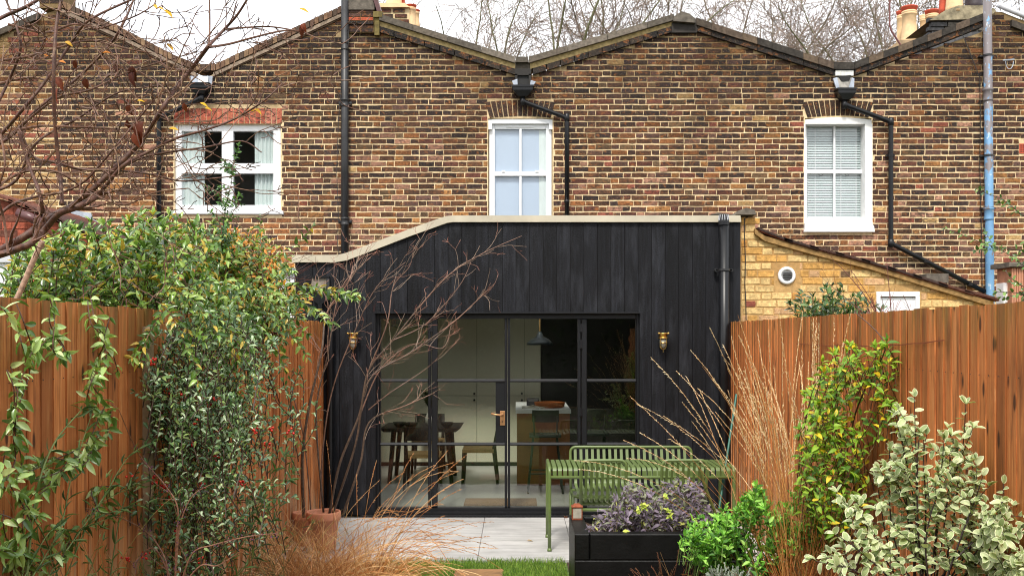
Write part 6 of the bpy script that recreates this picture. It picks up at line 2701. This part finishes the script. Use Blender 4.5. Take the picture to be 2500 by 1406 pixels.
STRAW = [S(214, 160, 100), S(228, 182, 124), S(194, 132, 76), S(238, 202, 152), S(172, 110, 64)]
PALE = [S(232, 208, 162), S(218, 186, 134), S(240, 222, 184)]
lg = plant('dry_grass', 'clump of arching tan dry grass at the lower left before the patio', 'ornamental grass', P(800, 1440, 7.6))
lb = P(820, 1420, 7.5)
lb.z = 0
grass_clump(lg, 300, lb, (.42, .2), lambda: (rnd(-.5, .75), rnd(-.5, .4), 1), (.35, .8), STRAW, .0032, -1.3)
grass_clump(lg, 90, lb + Vector((.05, 0, 0)), (.3, .15), lambda: (rnd(-.05, .9), rnd(-.4, .3), 1.1), (.85, 1.4), STRAW, .0028, -1.9, (1.0, [S(216, 158, 106), S(196, 132, 84), S(226, 180, 132)], 4), 'arching_stems')
grass_clump(lg, 1000, Vector((P(850, 0, 7.9).x, 7.9, 0)), (.40, .25), lambda: (rnd(-.9, .9), rnd(-.6, .4), rnd(.4, 1)), (.22, .55), STRAW + [S(206, 140, 86)], .002, -1.0, None, 'tuft')

grass_clump(lg, 260, Vector((P(700, 0, 8.3).x, 8.3, 0)), (.22, .3), lambda: (rnd(-.6, .6), rnd(-.5, .4), 1), (.25, .65), STRAW + [S(150, 140, 80)], .0024, -1.0, None, 'side_tuft')
rg = plant('tall_dry_grass', 'tall feathery dry grass in front of the right fence', 'ornamental grass', P(1990, 1440, 6.7))
rb = Vector((1.98, 6.75, 0))
grass_clump(rg, 105, rb, (.16, .12), lambda: (rnd(-.25, .10), rnd(-.12, .3), 1), (1.3, 2.2), [S(206, 148, 84), S(188, 126, 66), S(220, 168, 104), S(180, 124, 64)], .0024, -.85, (.95, PALE, 7), 'tall_stems', 12)
grass_clump(rg, 8, rb + Vector((-.1, .1, 0)), (.12, .1), lambda: (rnd(-.5, -.2), rnd(-.1, .4), 1), (1.6, 2.1), [S(206, 152, 100), S(186, 124, 76)], .003, -1.1, (1.0, PALE, 6), 'leaning_stems', 12)
grass_clump(rg, 10, rb + Vector((.1, 0, 0)), (.12, .1), lambda: (rnd(.05, .35), rnd(-.1, .3), 1), (1.3, 1.7), [S(206, 152, 100), S(186, 124, 76)], .003, -.2, (1.0, PALE, 6), 'right_stems', 12)
grass_clump(rg, 190, rb, (.17, .12), lambda: (rnd(-.35, .35), rnd(-.3, .3), 1), (.4, .95), [S(198, 124, 66), S(176, 100, 52), S(216, 156, 96)], .0034, -.5, None, 'base_blades')
gg = plant('golden_sedge', 'low golden green sedge tuft at the bottom right below the tall grass', 'ornamental grass', P(1880, 1440, 6.3))
gb = P(1900, 1450, 6.3)
gb.z = .05
grass_clump(gg, 330, gb, (.24, .12), lambda: (rnd(-.9, .6), rnd(-.8, .2), 1), (.3, .62), [S(198, 150, 76), S(160, 140, 66), S(206, 128, 60), S(128, 134, 58), S(186, 108, 52)], .002, -1.9, None, 'blades')
ds = plant('dead_perennial', 'brown dead flower stems in front of the black planter', 'plant', P(1640, 1440, 7.1))
db = P(1660, 1450, 7.1)
db.z = .02
grass_clump(ds, 120, db, (.22, .1), lambda: (rnd(-.6, .6), rnd(-.5, .2), 1), (.12, .42), [S(128, 92, 62), S(156, 112, 72), S(112, 70, 46), S(176, 140, 98)], .0022, -.4, (.35, [S(110, 74, 58), S(132, 92, 70)], 6), 'stems')
sl = plant('lavender_cotton', 'small silvery feathery plant at the bottom right edge of the planter', 'plant', P(1770, 1430, 6.6))
sb = P(1775, 1450, 6.6)
grass_clump(sl, 90, sb, (.09, .06), lambda: (rnd(-.5, .5), rnd(-.5, .3), 1), (.08, .2), [S(150, 160, 146), S(130, 142, 128)], .0018, -.2, (1.0, [S(150, 162, 148), S(172, 182, 168)], 5), 'stems', 7)

# ================================================================ RIGHT-HAND SHRUBS
ak = plant('yellowing_climber', 'bright green climber with yellow leaves against the right fence', 'climber', (2.2, 7.0, 0))
AKC = [S(128, 166, 44), S(148, 182, 60), S(104, 146, 40), S(92, 132, 52), S(216, 190, 44), S(226, 200, 60)]
poolk = leaf_pool(AKC, M['leaf_dull'], .44, n=2)
tips = []
PK = [([(1990, 890), (2030, 850), (2090, 838), (2110, 880), (2090, 930), (2040, 960), (2000, 940)], 34), ([(2110, 860), (2165, 832), (2170, 900), (2130, 930)], 14),
      ([(1960, 960), (2060, 930), (2110, 1000), (2090, 1040), (1990, 1040)], 34), ([(1935, 1030), (2100, 1030), (2120, 1130), (2080, 1210), (1960, 1160)], 56), ([(2120, 960), (2170, 950), (2190, 1010), (2130, 1040)], 10),
      ([(1950, 1150), (2090, 1170), (2100, 1240), (1960, 1240)], 26)]
for pl_, n_ in PK:
    for _ in range(n_):
        tips.append(PG(*sample(pl_), rnd(6.2, 6.8)))
bush(ak, tips, lambda p: p + Vector((rnd(-.1, .14), rnd(0, .12), -rnd(.15, .3))), poolk, 280, .066, .075, S(84, 56, 40), .2, 'opp', .35, .03, .0035, M['leaf_dull'],
     choose=lambda: RD.choice([0, 1, 2, 3, 4, 5, 6, 7, 0, 1, 2, 3, 8, 10]), ang=1.1)
mb = MB()
for pts in ([(2080, 1420), (2060, 1250), (2040, 1080), (2050, 950), (2070, 860)], [(2090, 1420), (2100, 1200), (2080, 1050), (2120, 930), (2160, 840), (2085, 760)]):
    q = curve([PG(x, y, 6.9) for x, y in pts])
    mb.tube(q, taper(len(q), .008, .003), 6, S(84, 56, 42))
mb.build('main_stems', M['bark'], ak, True, kind='stuff')

ch = plant('mexican_orange', 'lime green bushy shrub right of the black planter', 'shrub', (1.5, 6.9, 0))
CHC = [S(124, 184, 66), S(148, 204, 84), S(98, 156, 54), S(170, 216, 106), S(76, 126, 48)]
poolc = leaf_pool(CHC, M['leaf_dull'], .40, n=2, bend=(.05, .3))
PC = [([(1672, 1290), (1720, 1250), (1760, 1260), (1780, 1330), (1750, 1390), (1690, 1350)], 60), ([(1740, 1260), (1830, 1190), (1900, 1230), (1950, 1290), (1900, 1390), (1760, 1390)], 120),
      ([(1900, 1240), (1960, 1180), (2010, 1200), (2000, 1330), (1930, 1340)], 60), ([(1985, 1260), (2070, 1250), (2060, 1330), (1990, 1350)], 26), ([(1815, 1215), (1840, 1180), (1870, 1200), (1850, 1240)], 10)]
tips = []
for pl_, n_ in PC:
    for _ in range(n_):
        tips.append(P(*sample(pl_), rnd(6.7, 7.25)))
bush(ch, tips, lambda p: Vector((p.x + rnd(-.1, .1), p.y + rnd(-.05, .15), max(.03, p.z - rnd(.15, .3)))), poolc, 300, .062, .045, S(96, 120, 60), .5, 'whorl', -.1, .02, .0035, M['leaf_dull'], upb=.9)

pt = plant('variegated_shrub', 'cream and green variegated shrub at the lower right', 'shrub', (2.05, 5.5, 0))
poolp = leaf_pool([S(158, 174, 120), S(176, 190, 140), S(134, 154, 102), S(194, 204, 158)], M['leaf_dull'], .54, 'round', S(246, 244, 208), 3, (.1, .45), (.05, .15))
stp = [([(2250, 1440), (2240, 1250), (2236, 1100), (2232, 968)], 1), ([(2300, 1440), (2330, 1250), (2350, 1100), (2358, 985)], 1), ([(2240, 1440), (2215, 1250), (2205, 1100), (2192, 1012)], 1), ([(2280, 1440), (2290, 1280), (2330, 1160), (2375, 1045)], 1),
       ([(2220, 1440), (2180, 1300), (2170, 1180), (2172, 1095)], 1), ([(2250, 1440), (2260, 1250), (2255, 1120), (2262, 1060)], 1), ([(2270, 1440), (2290, 1250), (2300, 1130), (2305, 1070)], 1), ([(2210, 1440), (2140, 1330), (2100, 1260), (2055, 1225)], 1),
       ([(2200, 1440), (2130, 1370), (2080, 1330), (2035, 1300)], 1), ([(2200, 1450), (2120, 1410), (2080, 1390), (2040, 1375)], 1), ([(2300, 1440), (2380, 1320), (2420, 1260), (2450, 1225)], 1), ([(2320, 1440), (2400, 1360), (2440, 1310), (2460, 1290)], 1),
       ([(2330, 1450), (2420, 1400), (2450, 1370), (2470, 1345)], 1), ([(2230, 1440), (2170, 1330), (2150, 1230), (2140, 1170)], 1), ([(2300, 1440), (2350, 1300), (2380, 1220), (2400, 1160)], 1), ([(2260, 1440), (2230, 1300), (2200, 1200), (2160, 1140)], 1),
       ([(2270, 1440), (2260, 1330), (2280, 1230), (2330, 1130)], 1), ([(2250, 1440), (2200, 1380), (2160, 1330), (2100, 1290)], 1), ([(2300, 1440), (2330, 1370), (2390, 1310), (2420, 1290)], 1), ([(2440, 1440), (2480, 1400), (2500, 1385)], 1)]
lv, mb = [], MB()
for pts, _ in stp:
    for rep in range(1 + (RD.random() < .45)):
        dd = rnd(-.22, .22)
        j = 0 if rep == 0 else 26
        q = curve([PG(x + rnd(-j, j), y + rnd(-j * .4, j), 5.05 + dd) for x, y in pts], 8)
        mb.tube(q, taper(len(q), .0055, .0016), 5, S(48, 34, 34), cap=False)
        lv += along(q, .034, .056, .12, 'alt', 1.0, .2, .8, len(poolp))
        for _ in range(6):
            k = RD.randrange(int(len(q) * .12), int(len(q) * .78))
            s_ = shoot(q[k], tangent(q, k) + rv(.8), rnd(.07, .2), 5, .1, .03)
            mb.tube(s_, .0018, 3, S(52, 36, 34), cap=False)
            lv += along(s_, .022, .053, .15, 'alt', 1.0, .2, .8, len(poolp))
mb.build('stems', M['bark'], pt, kind='stuff')
place_leaves(pt, lv, poolp, M['leaf_dull'], 300)

sg = plant('purple_sage', 'purple grey sage bush growing in the black planter', 'herb', (1.0, 7.85, .44))
SGC = [S(118, 106, 122), S(138, 124, 142), S(100, 92, 102), S(130, 134, 112), S(146, 150, 124), S(176, 178, 98)]
pools = leaf_pool(SGC, M['leaf_dull'], .40, 'lance', n=2, bend=(.3, .7))
PS = [(1434, 1290), (1440, 1262), (1500, 1215), (1545, 1180), (1600, 1185), (1660, 1168), (1710, 1180), (1735, 1220), (1750, 1280), (1700, 1290), (1560, 1295)]
tips = [P(*sample(PS), rnd(7.65, 8.15)) for _ in range(190)]
bush(sg, tips, lambda p: Vector((p.x + rnd(-.06, .06), p.y + rnd(-.05, .05), max(.43, p.z - rnd(.08, .2)))), pools, 300, .062, .026, S(110, 92, 84), .25, 'opp', .45, .015, .0025, M['leaf_dull'], choose=lambda: RD.choice([0, 0, 1, 1, 2, 3, 4, 5, 6, 7, 8, 9, 0, 2, 1, 3, 11]))
poolx = leaf_pool([S(176, 196, 78), S(196, 206, 96)], M['leaf_dull'], .5, n=1)
lv = []
for x, y in ((1568, 1232), (1575, 1240), (1562, 1244), (1632, 1248), (1636, 1262), (1622, 1214)):
    p = P(x, y, 7.6)
    for _ in range(7):
        lv.append((leaf_matrix(p + rv(.01), rv(1) + Vector((0, -.2, .3)), Vector((0, -.6, .8)), .035), RD.randrange(2)))
p = P(1520, 1297, 7.58)
lv.append((leaf_matrix(p, Vector((1, 0, .1)), Vector((0, -.5, 1)), .07), 1))
place_leaves(sg, lv, poolx, M['leaf_dull'], 60, 'fresh_leaf')

lr = plant('bay_laurel', 'dark glossy laurel bush in the yard behind the right fence', 'shrub', P(2030, 800, 9.6))
lr.location.z = 0
WL[lr.name] = Vector(lr.location)
pooll = leaf_pool([S(58, 84, 44), S(76, 104, 54), S(44, 66, 36), S(98, 128, 64)], M['leaf'], .36, n=2)
PL = [(1918, 770), (1922, 735), (1970, 700), (2060, 698), (2100, 720), (2150, 745), (2160, 775), (2060, 785), (1960, 790)]
tips = [P(*sample(PL), rnd(9.3, 10.1)) for _ in range(85)]
bush(lr, tips, lambda p: P(2030, 860, 9.7) + Vector((rnd(-.3, .3), rnd(-.2, .2), rnd(-.3, .1))), pooll, 240, .085, .05, S(70, 60, 40), .5, 'alt', r=.005)
rt = plant('red_stem_shrub', 'thin bare reddish stems rising behind the right fence beside the laurel', 'shrub', P(2160, 850, 9.0))
mb = MB()
for (pts) in ([(2160, 800), (2110, 720), (2060, 660), (2034, 636)], [(2180, 820), (2172, 720), (2165, 640)], [(2170, 820), (2080, 740), (2020, 690)], [(2150, 810), (2130, 740), (2078, 660)], [(2180, 820), (2220, 770), (2205, 720)]):
    q = curve([P(x, y, 9.0) for x, y in pts])
    branch(mb, q, .005, .002, 1, dict(col=[S(96, 56, 52), S(104, 60, 54)], lev=[(7, .08, .2, .5)], rmin=.0016, rk=.6, up=.3, wob=.1), 5)
for _ in range(40):
    q = shoot(P(rnd(2090, 2190), 800, rnd(8.9, 9.2)), Vector((rnd(-.6, .6), 0, 1)), rnd(.1, .35), 5, .1)
    mb.tube(q, .0024, 3, RD.choice([S(130, 70, 66), S(104, 58, 56), S(150, 96, 86)]))
mb.build('stems', M['bark'], rt, kind='stuff')

er = plant('overhanging_shrub', 'leafy shrub branches reaching in at the right edge before the blue pipe', 'shrub', (P(2560, 0, 7.6).x, 7.6, 0))
poole = leaf_pool([S(88, 120, 56), S(66, 96, 46), S(120, 152, 76)], M['leaf'], .6, 'round', n=2)
lv, mb = [], MB()
for pts in ([(2560, 560), (2500, 528), (2450, 488), (2412, 474), (2385, 462)], [(2560, 620), (2500, 612), (2430, 602), (2380, 586), (2330, 566), (2308, 560)], [(2560, 690), (2500, 650), (2460, 620), (2430, 602)], [(2560, 720), (2500, 700), (2470, 680), (2455, 662)], [(2560, 730), (2490, 716), (2432, 712)]):
    q = curve([P(x, y, 7.6 + rnd(-.1, .1)) for x, y in pts], 7)
    mb.tube(q, taper(len(q), .004, .0018), 5, S(62, 46, 38))
    lv += along(q, .035, .042, .1, 'alt', 1.0, 0, .7, len(poole))
    for _ in range(5):
        k = RD.randrange(0, int(len(q) * .45))
        s_ = shoot(q[k], Vector((rnd(-.8, .2), rnd(-.4, .4), rnd(-.6, .7))), rnd(.08, .2), 5, .12)
        mb.tube(s_, .0018, 3, S(62, 46, 38))
        lv += along(s_, .024, .042, .1, 'alt', 1.0, 0, .7, len(poole))
mb.build('stems', M['bark'], er, kind='stuff')
place_leaves(er, lv, poole, M['leaf'], 120)

flp = leaf_pool([S(150, 84, 48), S(190, 150, 60), S(124, 72, 46)], M['leaf_dull'], .55, n=1, bend=(.2, .5))
for k, (x, y) in enumerate(((.52, 10.83), (.1, 9.6))):
    put('fallen_leaf', flp[k % 3][3], None, None, ('small brown fallen leaf by the drain beside the table leg', 'small yellow fallen leaf in the middle of the paving left of the table')[k], 'leaf', 'fallen leaves', None, leaf_matrix(Vector((x, y, .012)), Vector((rnd(-1, 1), rnd(-1, 1), .05)), Vector((rnd(-.2, .2), rnd(-.2, .2), 1)), rnd(.04, .065)))

# ================================================================ BARE WINTER TREES BEHIND THE TERRACE
def winter_tree(px, Y, h, w, label, seed, green):
    global RD, rnd
    keep = RD
    RD = random.Random(seed)
    rnd = RD.uniform
    bx = (px - VX) / F * Y
    r = plant('winter_tree', label, 'tree', (bx, Y, 0), 'bare trees behind the terrace')
    c0 = S(110, 100, 82) if not green else S(106, 104, 74)
    c1 = S(118, 104, 88)
    c2 = S(128, 110, 98)
    trunk = curve([(bx, Y, 0), (bx + rnd(-.3, .3), Y, h * .2), (bx + rnd(-.5, .5), Y, h * .42)], 5)
    mb = MB()
    mb.tube(trunk, taper(len(trunk), .28, .2), 8, c0)
    mb.build('trunk', M['bark'], r, True)
    cr = MB()
    o = dict(col=[c2, c2, c1, c0], lev=[(3.8, .3, .85, .8), (2.4, .7, 1.7, .8), (1.5, 1.2, 2.6, .85)], rmin=.0075, rk=.5, up=.12, wob=.2, seg=.2, t0=.2)
    for k in range(10):
        a = 6.283 * k / 10 + rnd(-.3, .3)
        p0 = Vector((bx, Y, h * rnd(.30, .46)))
        d = Vector((math.cos(a) * rnd(.35, .9), math.sin(a) * rnd(.3, .7), 1))
        q = shoot(p0, d, h * rnd(.42, .62), 16, .17, .02)
        branch(cr, q, .07, .014, 3, o, 5)
    cr.build('crown', M['bark'], r)
    RD = keep
    rnd = RD.uniform


for i, (px, Y, h, w, lab, g) in enumerate(((1150, 34, 14.2, 4.0, 'bare winter tree nearest the cream chimney', 1), (1360, 31, 15.5, 4.4, 'tall bare tree above the middle roof valley', 1), (1600, 36, 16.5, 5.0, 'spreading bare tree behind the central gable peak', 0),
                                           (1790, 33, 15.0, 3.2, 'bare tree just right of the central gable peak', 0), (1990, 36, 16.0, 4.6, 'bare tree above the right roof valley', 0), (2190, 32, 16.0, 4.2, 'bare tree behind the right-hand chimney pots', 1), (2420, 35, 16.5, 4.6, 'bare tree at the right edge behind the dark chimney', 1))):
    winter_tree(px, Y, h, w, lab, 100 + i, g)

# ================================================================ BEHIND THE CAMERA (unseen hedge, added for dark reflections in the glass)
hd = plant('reflection_hedge', 'unseen tall dark evergreen hedge added behind the camera for the reflections', 'hedge', (0, -5.5, 0))
mb = MB()
r2 = random.Random(5)
for _ in range(7000):
    x = r2.uniform(-13, 9)
    top = 4.6 + .6 * math.sin(x * .7) + (5.2 if -11.5 < x < -6.5 else 0)
    z = r2.uniform(0, top)
    y = -5.5 + r2.uniform(-.6, .6)
    s = r2.uniform(.12, .26)
    d = Vector((r2.uniform(-1, 1), r2.uniform(-1, 1), r2.uniform(-1, 1))).normalized()
    u = d.orthogonal().normalized()
    p = Vector((x, y, z))
    mb.add([tuple(p - u * s * .4), tuple(p + d * s * .5), tuple(p + u * s * .4), tuple(p - d * s * .5)], [(0, 1, 2, 3)], S(48, 66, 36))
mb.build('foliage', M['leaf_dull'], hd, kind='stuff')
mb = MB()
mb.box(-13, 9, -5.6, -5.4, 0, 4.0, S(30, 34, 24))
mb.box(-11.2, -6.8, -5.7, -5.3, 4.0, 9.2, S(30, 34, 24))
mb.build('core', M['painted'], hd)
